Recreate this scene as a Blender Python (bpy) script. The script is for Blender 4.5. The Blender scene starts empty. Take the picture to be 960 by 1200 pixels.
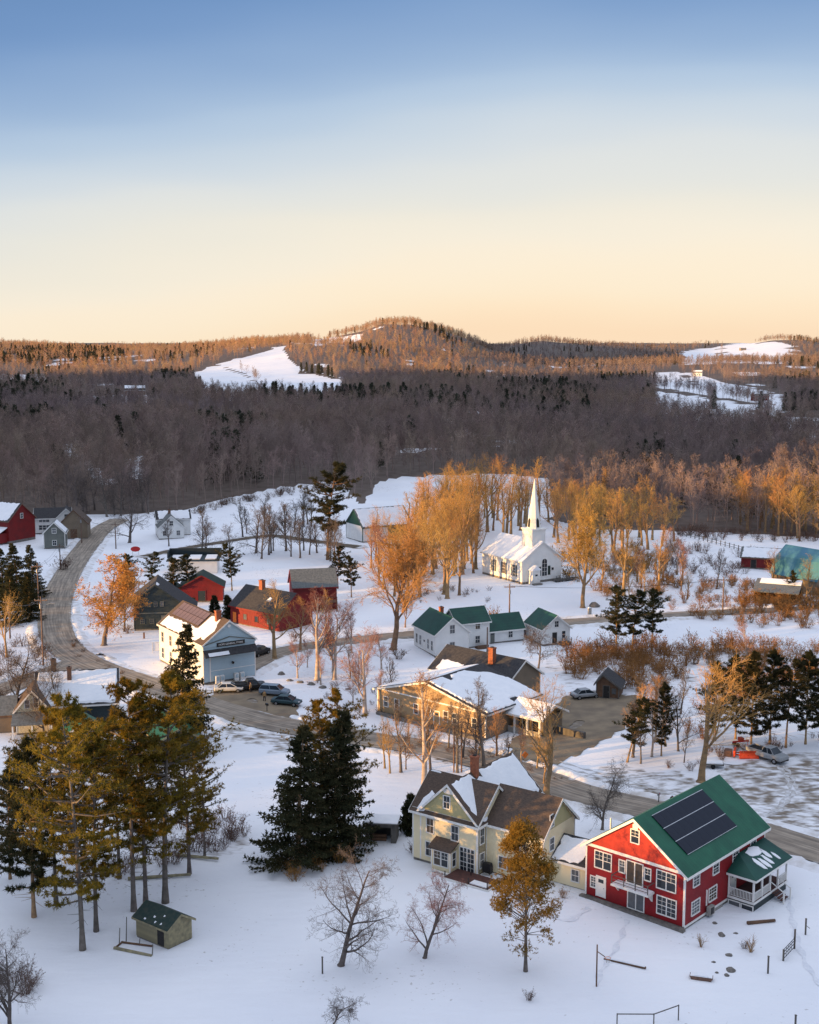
import bpy, math, random
import numpy as np
from mathutils import Matrix, Vector

R = math.radians
SC = bpy.context.scene
COL = SC.collection

# ------------------------------------------------------------------ camera
CAM_H, FPX = 56.0, 1500.0
PITCH = math.atan(205.0 / FPX)
cam_d = bpy.data.cameras.new('camera')
cam = bpy.data.objects.new('camera', cam_d)
COL.objects.link(cam)
cam.location = (0, 0, CAM_H)
cam.rotation_euler = (R(90) - PITCH, 0, 0)
cam_d.sensor_fit = 'VERTICAL'
cam_d.sensor_height = 24.0
cam_d.lens = 24.0 * FPX / 1200.0
cam_d.clip_start = 0.5
cam_d.clip_end = 30000
SC.camera = cam

# ------------------------------------------------------------------ sky, sun, exposure
SUN_EL = R(5.2)
SUN_AZ = Vector((-0.93, -0.367, 0)).normalized()
world = bpy.data.worlds.new('World')
SC.world = world
world.use_nodes = True
wn, wl = world.node_tree.nodes, world.node_tree.links
bg = wn['Background']
sky = wn.new('ShaderNodeTexSky')
sky.sky_type = 'NISHITA'
sky.sun_disc = False
sky.sun_elevation = SUN_EL
sky.sun_rotation = math.atan2(SUN_AZ.x, SUN_AZ.y)
sky.dust_density = 1.0
sky.ozone_density = 3.0
tc = wn.new('ShaderNodeTexCoord')
sep = wn.new('ShaderNodeSeparateXYZ')
wl.new(tc.outputs['Generated'], sep.inputs[0])
# thin veil of cirrus: tilts and breaks the bands of the dawn sky
mp = wn.new('ShaderNodeMapping')
mp.inputs['Scale'].default_value = (1.0, 1.0, 4.5)
mp.inputs['Rotation'].default_value = (0, R(26), 0)
wl.new(tc.outputs['Generated'], mp.inputs[0])
cn = wn.new('ShaderNodeTexNoise')
cn.inputs['Scale'].default_value = 1.6
cn.inputs['Detail'].default_value = 3
wl.new(mp.outputs[0], cn.inputs['Vector'])
ma = wn.new('ShaderNodeMath'); ma.operation = 'MULTIPLY_ADD'
wl.new(cn.outputs['Fac'], ma.inputs[0]); ma.inputs[1].default_value = -0.10; ma.inputs[2].default_value = 0.05
ad = wn.new('ShaderNodeMath'); ad.operation = 'ADD'
tl = wn.new('ShaderNodeMath'); tl.operation = 'MULTIPLY_ADD'; tl.inputs[1].default_value = 0.15
mn = wn.new('ShaderNodeMath'); mn.operation = 'SUBTRACT'; mn.inputs[0].default_value = 0.06; wl.new(sep.outputs['X'], mn.inputs[1])
mxx = wn.new('ShaderNodeMath'); mxx.operation = 'SMOOTH_MAX'; mxx.inputs[1].default_value = 0.0; mxx.inputs[2].default_value = 0.15; wl.new(mn.outputs[0], mxx.inputs[0])
wl.new(mxx.outputs[0], tl.inputs[0]); wl.new(sep.outputs['Z'], tl.inputs[2]); wl.new(tl.outputs[0], ad.inputs[0]); wl.new(ma.outputs[0], ad.inputs[1])
ramp = wn.new('ShaderNodeValToRGB')
wl.new(ad.outputs[0], ramp.inputs[0])
ramp.color_ramp.interpolation = 'CARDINAL'
stops = [(0.0, (0.56, 0.425, 0.295)), (0.03, (0.56, 0.465, 0.345)), (0.063, (0.54, 0.48, 0.39)), (0.095, (0.475, 0.455, 0.405)), (0.128, (0.395, 0.415, 0.425)),
         (0.16, (0.30, 0.355, 0.42)), (0.19, (0.222, 0.293, 0.395)), (0.245, (0.12, 0.195, 0.33)), (0.30, (0.088, 0.155, 0.285)), (0.42, (0.15, 0.215, 0.34)), (0.65, (0.38, 0.42, 0.51)), (1.0, (0.56, 0.605, 0.72))]
el = ramp.color_ramp.elements
el[0].position, el[0].color = stops[0][0], (*stops[0][1], 1)
el[1].position, el[1].color = stops[-1][0], (*stops[-1][1], 1)
for p_, c_ in stops[1:-1]:
    e_ = el.new(p_); e_.color = (*c_, 1)
sm = wn.new('ShaderNodeMix'); sm.data_type = 'RGBA'; sm.blend_type = 'MIX'
sk = wn.new('ShaderNodeMix'); sk.data_type = 'RGBA'; sk.blend_type = 'MULTIPLY'; sk.inputs[0].default_value = 1
wl.new(sky.outputs[0], sk.inputs[6]); sk.inputs[7].default_value = (0.16, 0.13, 0.13, 1)
sm.inputs[0].default_value = 0.92
wl.new(sk.outputs[2], sm.inputs[6]); wl.new(ramp.outputs[0], sm.inputs[7])
wl.new(sm.outputs[2], bg.inputs[0])
bg.inputs[1].default_value = 1.0

sun_d = bpy.data.lights.new('sun', 'SUN')
sun_d.energy = 5.0
sun_d.angle = R(0.5)
sun_d.color = (1.0, 0.56, 0.19)
sun = bpy.data.objects.new('sun', sun_d)
COL.objects.link(sun)
sdir = Vector((SUN_AZ.x * math.cos(SUN_EL), SUN_AZ.y * math.cos(SUN_EL), math.sin(SUN_EL)))
sun.rotation_euler = sdir.to_track_quat('Z', 'Y').to_euler()
sun.location = (-200, -60, 120)

SC.view_settings.view_transform = 'Standard'
SC.view_settings.look = 'None'
SC.view_settings.exposure = 0.9
SC.view_settings.gamma = 1
SC.render.engine = 'CYCLES'
SC.cycles.use_denoising = True
SC.cycles.denoising_prefilter = 'NONE'
SC.cycles.use_adaptive_sampling = False
SC.cycles.max_bounces = 5
SC.cycles.diffuse_bounces = 2
SC.cycles.glossy_bounces = 2
SC.cycles.transparent_max_bounces = 4
SC.cycles.volume_bounces = 0

# ------------------------------------------------------------------ materials
MATS = {}


def mat(name, col, col2=None, rough=0.85, scale=3.0, bump=0.0, bscale=None, spec=0.3, coords='Object', stretch=(1, 1, 1), metal=0.0, detail=5, rand=0.0, lo=0.35, hi=0.65):
    """Principled material whose colour wanders between col and col2 with a noise; optional bump and per-copy variation."""
    m = bpy.data.materials.new(name)
    m.use_nodes = True
    n, l = m.node_tree.nodes, m.node_tree.links
    b = n['Principled BSDF']
    b.inputs['Roughness'].default_value = rough
    b.inputs['Specular IOR Level'].default_value = spec
    b.inputs['Metallic'].default_value = metal
    t = n.new('ShaderNodeTexCoord'); mpp = n.new('ShaderNodeMapping')
    mpp.inputs['Scale'].default_value = stretch
    if coords == 'World':
        l.new(n.new('ShaderNodeNewGeometry').outputs['Position'], mpp.inputs[0])
    else:
        l.new(t.outputs[coords], mpp.inputs[0])
    nz = n.new('ShaderNodeTexNoise'); nz.inputs['Scale'].default_value = scale; nz.inputs['Detail'].default_value = detail
    l.new(mpp.outputs[0], nz.inputs['Vector'])
    rp = n.new('ShaderNodeValToRGB')
    rp.color_ramp.elements[0].position = lo; rp.color_ramp.elements[1].position = hi
    c2 = col2 or tuple(c * 0.75 for c in col)
    rp.color_ramp.elements[0].color = (*col, 1); rp.color_ramp.elements[1].color = (*c2, 1)
    l.new(nz.outputs['Fac'], rp.inputs[0])
    out = rp.outputs[0]
    if rand:
        oi = n.new('ShaderNodeObjectInfo')
        hs = n.new('ShaderNodeHueSaturation')
        mr = n.new('ShaderNodeMapRange'); mr.inputs[3].default_value = 1 - rand; mr.inputs[4].default_value = 1 + rand
        mh = n.new('ShaderNodeMapRange'); mh.inputs[3].default_value = 0.5 - rand * 0.06; mh.inputs[4].default_value = 0.5 + rand * 0.06
        mu = n.new('ShaderNodeMath'); mu.operation = 'FRACT'
        m7 = n.new('ShaderNodeMath'); m7.operation = 'MULTIPLY'; m7.inputs[1].default_value = 7.31
        l.new(oi.outputs['Random'], mr.inputs[0]); l.new(oi.outputs['Random'], m7.inputs[0]); l.new(m7.outputs[0], mu.inputs[0]); l.new(mu.outputs[0], mh.inputs[0])
        l.new(mr.outputs[0], hs.inputs['Value']); l.new(mh.outputs[0], hs.inputs['Hue']); l.new(out, hs.inputs['Color'])
        out = hs.outputs[0]
    l.new(out, b.inputs['Base Color'])
    if bump:
        n2 = n.new('ShaderNodeTexNoise'); n2.inputs['Scale'].default_value = bscale or scale * 3; n2.inputs['Detail'].default_value = 4
        l.new(mpp.outputs[0], n2.inputs['Vector'])
        bm = n.new('ShaderNodeBump'); bm.inputs['Strength'].default_value = 1.0; bm.inputs['Distance'].default_value = bump
        l.new(n2.outputs['Fac'], bm.inputs['Height']); l.new(bm.outputs[0], b.inputs['Normal'])
    MATS[name] = m
    return m


def lapped(name, col, col2=None, pitch=0.15, depth=0.02, axis='Z', rough=0.6, dirt=0.12, soft=0.6):
    """Clapboard, seamed metal or plank skin: fine relief in bands along one axis, with a little weathering."""
    m = mat(name, col, col2 or tuple(c * (1 - dirt) for c in col), rough=rough, scale=soft)
    n, l = m.node_tree.nodes, m.node_tree.links
    b = n['Principled BSDF']
    t = n.new('ShaderNodeTexCoord'); sp = n.new('ShaderNodeSeparateXYZ')
    l.new(t.outputs['Object'], sp.inputs[0])
    d = n.new('ShaderNodeMath'); d.operation = 'DIVIDE'; d.inputs[1].default_value = pitch
    fr = n.new('ShaderNodeMath'); fr.operation = 'FRACT'
    l.new(sp.outputs[axis], d.inputs[0]); l.new(d.outputs[0], fr.inputs[0])
    bm = n.new('ShaderNodeBump'); bm.inputs['Distance'].default_value = depth; bm.inputs['Strength'].default_value = 0.7
    l.new(fr.outputs[0], bm.inputs['Height']); l.new(bm.outputs[0], b.inputs['Normal'])
    return m


mat('snow_roof', (0.86, 0.87, 0.90), (0.80, 0.82, 0.86), rough=0.7, scale=0.8, bump=0.05, bscale=2.5)
mat('snow_bank', (0.80, 0.81, 0.84), (0.50, 0.46, 0.42), rough=0.8, scale=0.55, bump=0.12, bscale=2.0, lo=0.45, hi=0.75)
mat('trim', (0.80, 0.79, 0.76), (0.72, 0.71, 0.68), rough=0.5, scale=1.5)
mat('glass', (0.016, 0.022, 0.03), (0.03, 0.04, 0.05), rough=0.08, scale=0.7, spec=0.5)
mat('glass_blind', (0.13, 0.14, 0.15), (0.07, 0.075, 0.085), rough=0.15, scale=0.8, spec=0.5)
mat('glass_warm', (0.09, 0.06, 0.035), (0.04, 0.035, 0.03), rough=0.12, scale=0.9, spec=0.5)
mat('dark', (0.02, 0.02, 0.022), (0.035, 0.032, 0.03), rough=0.8)
mat('stone', (0.22, 0.20, 0.18), (0.13, 0.12, 0.11), scale=2.5, bump=0.05)
mat('concrete', (0.36, 0.34, 0.31), (0.26, 0.25, 0.23), scale=1.5)
mat('brick', (0.36, 0.13, 0.07), (0.26, 0.09, 0.05), scale=5, bump=0.02)
mat('brick_brown', (0.20, 0.11, 0.08), (0.13, 0.08, 0.06), scale=5, bump=0.02)
mat('shingle_brown', (0.12, 0.085, 0.065), (0.075, 0.055, 0.045), rough=0.9, scale=4, bump=0.02, bscale=12, stretch=(1, 1, 3))
mat('shingle_dark', (0.035, 0.035, 0.04), (0.06, 0.058, 0.06), rough=0.9, scale=3, bump=0.02, bscale=12)
mat('shingle_grey', (0.17, 0.18, 0.18), (0.11, 0.12, 0.12), rough=0.85, scale=3, bump=0.02, bscale=12)
mat('shed_roof', (0.022, 0.045, 0.042), (0.045, 0.06, 0.05), rough=0.9, scale=2.5, bump=0.02, bscale=10)
lapped('metal_green', (0.017, 0.115, 0.064), (0.012, 0.085, 0.05), pitch=0.45, depth=0.03, axis='Y', rough=0.42)
lapped('metal_green_dark', (0.012, 0.075, 0.055), (0.01, 0.055, 0.045), pitch=0.45, depth=0.03, axis='Y', rough=0.5)
lapped('metal_teal', (0.05, 0.175, 0.20), (0.06, 0.19, 0.29), pitch=0.5, depth=0.03, axis='Y', rough=0.5, soft=0.3)
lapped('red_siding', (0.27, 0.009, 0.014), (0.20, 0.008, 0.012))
lapped('red_gable_lit', (0.50, 0.045, 0.024), (0.38, 0.034, 0.02), soft=1.4)  # red siding lightened towards orange, painting in sunlight above the belt board
lapped('cream_siding', (0.88, 0.76, 0.50), (0.82, 0.70, 0.46))
lapped('sage_siding', (0.50, 0.44, 0.23), (0.45, 0.40, 0.21))
lapped('white_siding', (0.80, 0.80, 0.78), (0.73, 0.73, 0.71))
lapped('blue_siding', (0.42, 0.55, 0.62), (0.38, 0.51, 0.58))
lapped('tan_siding', (0.42, 0.29, 0.16), (0.36, 0.25, 0.14))
lapped('drab_siding', (0.22, 0.17, 0.12), (0.18, 0.14, 0.10))
lapped('barn_red', (0.20, 0.013, 0.013), (0.14, 0.012, 0.013), pitch=0.25, axis='Y')
lapped('dark_siding', (0.03, 0.045, 0.05), (0.022, 0.034, 0.04))
lapped('grey_siding', (0.16, 0.17, 0.15), (0.12, 0.13, 0.12))
lapped('weathered', (0.34, 0.30, 0.18), (0.20, 0.18, 0.12), pitch=0.2, axis='X', rough=0.9, soft=2.0)
mat('grey_wood', (0.13, 0.12, 0.11), (0.08, 0.075, 0.07), scale=2, stretch=(1, 1, 0.2))
mat('brown_wood', (0.16, 0.09, 0.055), (0.10, 0.06, 0.04), scale=2)
mat('deck', (0.12, 0.055, 0.045), (0.08, 0.04, 0.035), scale=2)
mat('pole_wood', (0.20, 0.13, 0.10), (0.13, 0.09, 0.07), scale=2, stretch=(1, 1, 0.2))
mat('shutter', (0.012, 0.03, 0.028), rough=0.5)
mat('solar', (0.012, 0.015, 0.026), (0.016, 0.02, 0.034), rough=0.45, scale=0.5, spec=0.25)
mat('solar_rail', (0.55, 0.57, 0.6), rough=0.4)
mat('steel', (0.30, 0.31, 0.32), rough=0.4, metal=0.6)
mat('black_metal', (0.02, 0.02, 0.022), rough=0.4)
mat('tyre', (0.015, 0.015, 0.016), rough=0.9)
mat('rim', (0.35, 0.36, 0.38), rough=0.35, metal=0.7)
mat('lamp_clear', (0.7, 0.7, 0.68), rough=0.15)
mat('lamp_red', (0.35, 0.01, 0.01), rough=0.2)
mat('sign_orange', (0.75, 0.20, 0.03), (0.65, 0.17, 0.03), rough=0.5)
mat('sign_red', (0.55, 0.03, 0.03), (0.45, 0.03, 0.03), rough=0.5)
mat('machine_orange', (0.62, 0.07, 0.02), (0.40, 0.05, 0.02), rough=0.5, scale=2)
for nm, c in (('white', (0.62, 0.62, 0.60)), ('black', (0.02, 0.022, 0.025)), ('blue_grey', (0.20, 0.26, 0.33)), ('teal', (0.02, 0.06, 0.075)), ('silver', (0.30, 0.32, 0.34)), ('blue', (0.05, 0.09, 0.16))):
    mat('paint_' + nm, c, tuple(v * 0.93 for v in c), rough=0.35, spec=0.5, scale=0.8)
# plants
mat('bark_grey', (0.17, 0.145, 0.13), (0.10, 0.085, 0.075), rough=0.95, scale=2.5, bump=0.03, rand=0.25)
mat('bark_brown', (0.36, 0.23, 0.12), (0.21, 0.14, 0.085), rough=0.95, scale=2.5, bump=0.03, rand=0.2)
mat('bark_birch', (0.50, 0.42, 0.35), (0.30, 0.24, 0.20), rough=0.9, scale=1.6, rand=0.1)
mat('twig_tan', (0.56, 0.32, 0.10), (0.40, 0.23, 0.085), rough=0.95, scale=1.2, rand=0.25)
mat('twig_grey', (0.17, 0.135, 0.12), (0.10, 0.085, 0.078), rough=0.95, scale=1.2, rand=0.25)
mat('twig_red', (0.40, 0.20, 0.15), (0.26, 0.13, 0.10), rough=0.95, scale=1.2, rand=0.2)
mat('twig_rust', (0.56, 0.26, 0.07), (0.40, 0.18, 0.06), rough=0.95, scale=1.2, rand=0.15)
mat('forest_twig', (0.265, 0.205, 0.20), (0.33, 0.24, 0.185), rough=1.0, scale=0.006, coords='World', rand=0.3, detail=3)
mat('needle_pine', (0.27, 0.175, 0.018), (0.10, 0.085, 0.016), rough=0.9, scale=0.5, rand=0.2)
mat('needle_dark', (0.034, 0.042, 0.020), (0.065, 0.06, 0.024), rough=0.9, scale=0.5, rand=0.25)
mat('needle_gold', (0.32, 0.19, 0.03), (0.20, 0.125, 0.025), rough=0.9, scale=0.7)
mat('forest_hill_lit', (0.40, 0.275, 0.20), (0.50, 0.315, 0.18), rough=1.0, scale=0.006, coords='World', rand=0.3, detail=3)  # forest twigs made lighter and warmer to paint in the hills' sunlit glow
mat('forest_needle', (0.05, 0.056, 0.038), (0.075, 0.072, 0.048), rough=1.0, scale=0.1, rand=0.3)
mat('brush', (0.50, 0.28, 0.10), (0.34, 0.18, 0.07), rough=1.0, scale=0.4, rand=0.15)
mat('brush_dark', (0.17, 0.105, 0.075), (0.11, 0.07, 0.055), rough=1.0, scale=0.4, rand=0.2)
mat('dry_grass', (0.40, 0.24, 0.11), (0.28, 0.17, 0.09), rough=1.0, scale=2)
for nm in ('needle_pine', 'needle_dark', 'needle_gold', 'brush'):
    # thin blades let some light through
    n_, l_ = MATS[nm].node_tree.nodes, MATS[nm].node_tree.links
    tr_ = n_.new('ShaderNodeBsdfTranslucent'); mx_ = n_.new('ShaderNodeMixShader'); mx_.inputs[0].default_value = 0.42
    l_.new(n_['Principled BSDF'].inputs['Base Color'].links[0].from_socket, tr_.inputs[0])
    l_.new(n_['Principled BSDF'].outputs[0], mx_.inputs[1]); l_.new(tr_.outputs[0], mx_.inputs[2]); l_.new(mx_.outputs[0], n_['Material Output'].inputs[0])
mat('skin', (0.5, 0.3, 0.22)); mat('cloth_tan', (0.45, 0.28, 0.13)); mat('cloth_dark', (0.02, 0.022, 0.035)); mat('hair', (0.05, 0.035, 0.025))

# ------------------------------------------------------------------ terrain
CP, SP = math.cos(PITCH), math.sin(PITCH)


def project(X, Y, Z):
    z = Z - CAM_H
    dep = Y * CP - z * SP
    dep = np.where(np.abs(dep) < 1e-3, 1e-3, dep)
    return 480 + FPX * X / dep, 600 - FPX * (Y * SP + z * CP) / dep


def sstep(a, b, x):
    t = np.clip((x - a) / (b - a), 0, 1)
    return t * t * (3 - 2 * t)


def vnoise(x, y, seed=0):
    xi, yi = np.floor(x), np.floor(y)
    fx, fy = x - xi, y - yi
    fx, fy = fx * fx * (3 - 2 * fx), fy * fy * (3 - 2 * fy)

    def h(a, b):
        v = np.sin(a * 127.1 + b * 311.7 + seed * 74.7) * 43758.5453
        return v - np.floor(v)
    return (h(xi, yi) * (1 - fx) + h(xi + 1, yi) * fx) * (1 - fy) + (h(xi, yi + 1) * (1 - fx) + h(xi + 1, yi + 1) * fx) * fy


def fbm(x, y, seed=0, o=3):
    s = 0; a = 0.5
    for i in range(o):
        s = s + a * vnoise(x * 2 ** i, y * 2 ** i, seed + i)
        a *= 0.5
    return s


def crest(D, rows, tree):
    """Ground heights of a far crest at distance D from its outline above the horizon (pixel column, pixel row)."""
    u = np.array([(r[0] - 480) / FPX for r in rows])
    h = []
    for _, y in rows:
        t = (y - 600) / FPX
        h.append(-(SP + t * CP) / (CP - t * SP) * D + CAM_H - tree)
    return u, np.array(h)


HILLS = [
    (1950, 1480, 900, np.array([-0.9, -0.5, -0.32, -0.25, -0.187, -0.12, -0.09, -0.03, 0.03, 0.11, 0.3, 1.2]), np.array([2, 3, 8, 13, 23, 37, 42, 34, 22, 12, 10, 10.0])),
    (2500, 1620, 1500, *crest(2500, [(-900, 440), (-200, 416), (0, 408), (60, 409), (120, 411), (200, 408), (300, 402), (345, 400), (385, 396), (425, 387), (447, 379), (480, 378), (520, 385), (545, 393), (570, 404), (600, 416), (680, 426), (800, 430), (1000, 428), (2200, 428)], 11)),
    (3200, 2250, 2500, *crest(3200, [(-900, 416), (400, 410), (560, 406), (600, 401), (640, 394), (690, 398), (760, 402), (830, 404), (870, 401), (905, 395), (935, 393), (970, 398), (1100, 404), (2200, 402)], 11)),
]
SHADE = ([-3000, -700, -320, -265, -225, -110, -50, 20, 90, 850, 1000, 1130, 1250, 9000], [70, 97, 105.5, 105, 93, 87, 90, 120, 150, 150, 140, 70, 8, 0])  # unseen ridge left of view, heights shaped along y to cast the shade


def height(X, Y):
    X, Y = np.asarray(X, float), np.asarray(Y, float)
    z = 0.55 * np.sin(X / 31 + 1.3) * np.sin(Y / 43 + 0.4) + 0.35 * np.sin(X / 17 - Y / 23)
    z = z * sstep(20, 90, np.abs(Y - 20))
    z = z + 5.5 * sstep(400, 560, Y) * sstep(160, -40, X) + 2.5 * (fbm(X / 90, Y / 90, 5) - 0.45) * sstep(380, 600, Y)
    Yp = np.maximum(Y, 50.0)
    u = X / Yp
    far = np.zeros_like(z)
    for D, F, back, uu, hh in HILLS:
        hc = np.interp(u, uu, hh)
        rise = sstep(F, D, Y) * (1 - 0.65 * sstep(D, D + back, Y))
        far = np.maximum(far, hc * rise)
    far = far + 26.0 * (fbm(X / 280, Y / 420, 9) - 0.45) * sstep(1500, 1900, Y)
    z = z + far
    A = np.interp(Y, *SHADE)
    z = z + A * np.exp(-((X + 1000) / 250.0) ** 2)
    z = z + 70 * np.exp(-((X - 1500) / 450.0) ** 2) * sstep(-200, 400, Y) * sstep(3000, 2000, Y)
    return z


def ray(px, py):
    x, t = (px - 480) / FPX, (py - 600) / FPX
    return x, CP - t * SP, -SP - t * CP


def G(px, py):
    """Where a point seen at (px, py) stands on the ground."""
    dx, dy, dz = ray(px, py)
    k, st = 60.0, 4.0
    if dz < 0 and (CAM_H - 8) / -dz < 420:
        k, st = (CAM_H - 6) / -dz, 0.6
    while k < 6000:
        if CAM_H + dz * k <= height(dx * k, dy * k):
            break
        k += st
        st = max(0.5, k * 0.004)
    a, b = k - st * 1.05, k
    for _ in range(22):
        m = (a + b) / 2
        if CAM_H + dz * m <= height(dx * m, dy * m):
            b = m
        else:
            a = m
    return float(dx * b), float(dy * b), float(height(dx * b, dy * b))


def tall(p, py):
    """Height of a thing standing at p whose top is seen in row py."""
    lo, hi = 0.0, 80.0
    for _ in range(30):
        m = (lo + hi) / 2
        if project(p[0], p[1], p[2] + m)[1] > py:
            lo = m
        else:
            hi = m
    return lo


def gz(x, y):
    return float(height(x, y))


def in_poly(px, py, poly):
    px, py = np.asarray(px, float), np.asarray(py, float)
    r = np.zeros(px.shape, bool)
    n = len(poly)
    for i in range(n):
        x0, y0 = poly[i]; x1, y1 = poly[(i + 1) % n]
        c = (y0 > py) != (y1 > py)
        xx = (x1 - x0) * (py - y0) / ((y1 - y0) if y1 != y0 else 1e-9) + x0
        r ^= c & (px < xx)
    return r


# open snow fields among the woods, as outlines seen from the air
FIELDS = [
    [(150, 642), (215, 603), (262, 587), (330, 573), (402, 564), (404, 600), (420, 645), (300, 660)],
    [(425, 604), (445, 566), (470, 559), (530, 554), (600, 553), (640, 559), (655, 606), (560, 612)],
    [(224, 436), (325, 407), (345, 428), (360, 436), (404, 443), (402, 472), (240, 468)],
    [(0, 437), (40, 439), (56, 445), (52, 456), (0, 452)],
    [(80, 466), (150, 463), (178, 464), (174, 476), (86, 477)],
    [(73, 520), (86, 520), (130, 566), (116, 566)],
    [(150, 537), (166, 532), (168, 562), (152, 558)],
    [(365, 398), (420, 392), (425, 398), (372, 405)],
    [(762, 437), (800, 436), (850, 447), (912, 464), (930, 475), (905, 490), (865, 482), (830, 476), (770, 456)],
    [(766, 458), (802, 463), (836, 472), (830, 494), (770, 488)],
    [(840, 476), (890, 484), (885, 508), (832, 500)],
    [(900, 486), (965, 492), (965, 514), (905, 510)],
    [(800, 412), (860, 403), (910, 401), (932, 410), (915, 426), (860, 424), (800, 428)],
    [(790, 626), (960, 634), (1010, 640), (1010, 670), (790, 668)],
]
HEDGES = [(766, 456, 838, 466, 2.2), (838, 466, 905, 474, 1.6), (836, 468, 834, 492, 1.8), (800, 437, 815, 452, 1.5), (885, 482, 905, 490, 2.0), (840, 404, 846, 424, 1.6), (352, 436, 398, 444, 1.2), (255, 428, 300, 446, 0.7)]
EDGE = ([-700, -60, 0, 60, 140, 215, 260, 330, 400, 420, 480, 560, 640, 700, 800, 960, 1400], [640, 606, 601, 602, 603, 598, 585, 571, 563, 590, 598, 604, 608, 620, 622, 630, 640])


def in_forest(X, Y, Z):
    px, py = project(X, Y, Z)
    f = (py < np.interp(px, *EDGE)) & (Y > 330)
    # ragged margins, hedgerows across the pastures, small gaps in the woods
    jx = px + 16 * (fbm(X / 35, Y / 60, 21) - 0.45); jy = py + np.clip(9000 / np.maximum(Y, 300), 3, 12) * (fbm(X / 30 + 9, Y / 50, 23) - 0.45)
    for poly in FIELDS:
        f &= ~in_poly(jx, jy, poly)
    for x0, y0, x1, y1, w in HEDGES:
        t = np.clip(((jx - x0) * (x1 - x0) + (jy - y0) * (y1 - y0)) / ((x1 - x0) ** 2 + (y1 - y0) ** 2), 0, 1)
        f |= np.hypot(jx - x0 - t * (x1 - x0), jy - y0 - t * (y1 - y0)) < w
    f &= ~((Y > 430) & (Y < 2400) & (fbm(X / 55 + 3, Y / 90 + 8, 41) < 0.245))
    f |= (X < -430) & (X > -1500) & (Y > -500) & (Y < 1500)
    f |= (X > 520) & (X < 2000) & (Y > -300) & (Y < 1500)
    return f


# roads as centre lines seen from the air: (column, row) ... and width in metres
ROADS_PX = {
    'village_road': ([(140, 609), (118, 622), (98, 645), (80, 672), (68, 700), (64, 730), (74, 757), (105, 778), (160, 798), (230, 822), (300, 843), (370, 857), (440, 868), (520, 880), (600, 902), (680, 930), (760, 948), (860, 968), (960, 998), (1060, 1030)], 6.4),
    'side_road': ([(96, 773), (60, 788), (20, 802), (-30, 822), (-90, 850)], 5.5),
    'back_road': ([(258, 800), (292, 780), (330, 764), (380, 755), (480, 744), (560, 738), (640, 731), (720, 726), (820, 719), (890, 716), (960, 713), (1060, 708)], 5.0),
    'field_track': ([(170, 652), (220, 642), (270, 634), (314, 628), (345, 631), (380, 636), (420, 641)], 4.0),
}


def resample(pts, step):
    pts = np.array(pts, float)
    # Catmull-Rom through the points
    P = np.vstack([2 * pts[0] - pts[1], pts, 2 * pts[-1] - pts[-2]])
    out = []
    for i in range(1, len(P) - 2):
        for t in np.linspace(0, 1, 14, endpoint=False):
            a, b, c, d = P[i - 1], P[i], P[i + 1], P[i + 2]
            out.append(0.5 * ((2 * b) + (-a + c) * t + (2 * a - 5 * b + 4 * c - d) * t ** 2 + (-a + 3 * b - 3 * c + d) * t ** 3))
    out.append(P[-2])
    out = np.array(out)
    s = np.concatenate([[0], np.cumsum(np.linalg.norm(np.diff(out, axis=0), axis=1))])
    n = max(2, int(s[-1] / step))
    q = np.linspace(0, s[-1], n)
    return np.stack([np.interp(q, s, out[:, k]) for k in range(out.shape[1])], 1), q


ROADS = {}
for nm, (pp, w) in ROADS_PX.items():
    ROADS[nm] = (resample([G(*p)[:2] for p in pp], 2.0), w)
YARDS = {  # bare packed dirt, as outlines seen from the air
    'store_yard': [(238, 822), (262, 806), (300, 800), (325, 812), (350, 832), (330, 846), (270, 836)],
    'hall_yard': [(600, 868), (640, 838), (668, 815), (720, 812), (752, 822), (735, 850), (700, 872), (650, 895), (600, 890)],
}
YARDS_XY = {k: [G(*p)[:2] for p in v] for k, v in YARDS.items()}
MUD_PX = [[(840, 900), (900, 885), (975, 880), (990, 985), (900, 975), (850, 955)], [(720, 895), (800, 905), (860, 930), (850, 960), (740, 935), (660, 915)], [(255, 850), (330, 860), (430, 872), (400, 895), (280, 872)],
          [(0, 820), (60, 800), (140, 850), (130, 940), (60, 960), (0, 930)], [(640, 760), (780, 752), (960, 790), (960, 850), (760, 830), (640, 810)], [(130, 960), (290, 950), (300, 1000), (200, 1010), (110, 1030)]]
MUD_XY = [[G(*p)[:2] for p in v] for v in MUD_PX]


def road_dist(X, Y):
    d = np.full(X.shape, 1e9)
    for (pts, _), w in ROADS.values():
        for p in pts[::2]:
            d = np.minimum(d, np.hypot(X - p[0], Y - p[1]) - w / 2)
    return d


def np_mesh(name, v, faces, uv=None, smooth=False):
    """faces: list of (k, n) index arrays, each with its own corner count."""
    me = bpy.data.meshes.new(name)
    v = np.asarray(v, np.float32)
    me.vertices.add(len(v)); me.vertices.foreach_set('co', v.ravel())
    tot = np.concatenate([np.full(len(f), f.shape[1], np.int32) for f in faces])
    idx = np.concatenate([np.asarray(f, np.int32).ravel() for f in faces])
    st = np.concatenate([[0], np.cumsum(tot)[:-1]]).astype(np.int32)
    me.loops.add(len(idx)); me.loops.foreach_set('vertex_index', idx)
    me.polygons.add(len(tot)); me.polygons.foreach_set('loop_start', st); me.polygons.foreach_set('loop_total', tot)
    if smooth:
        me.polygons.foreach_set('use_smooth', np.ones(len(tot), bool))
    me.update(calc_edges=True)
    return me


def link(name, me, material=None, parent=None):
    o = bpy.data.objects.new(name, me)
    COL.objects.link(o)
    if material and me is not None and not me.materials:
        me.materials.append(MATS[material] if isinstance(material, str) else material)
    if parent:
        o.parent = parent
    return o


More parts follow.
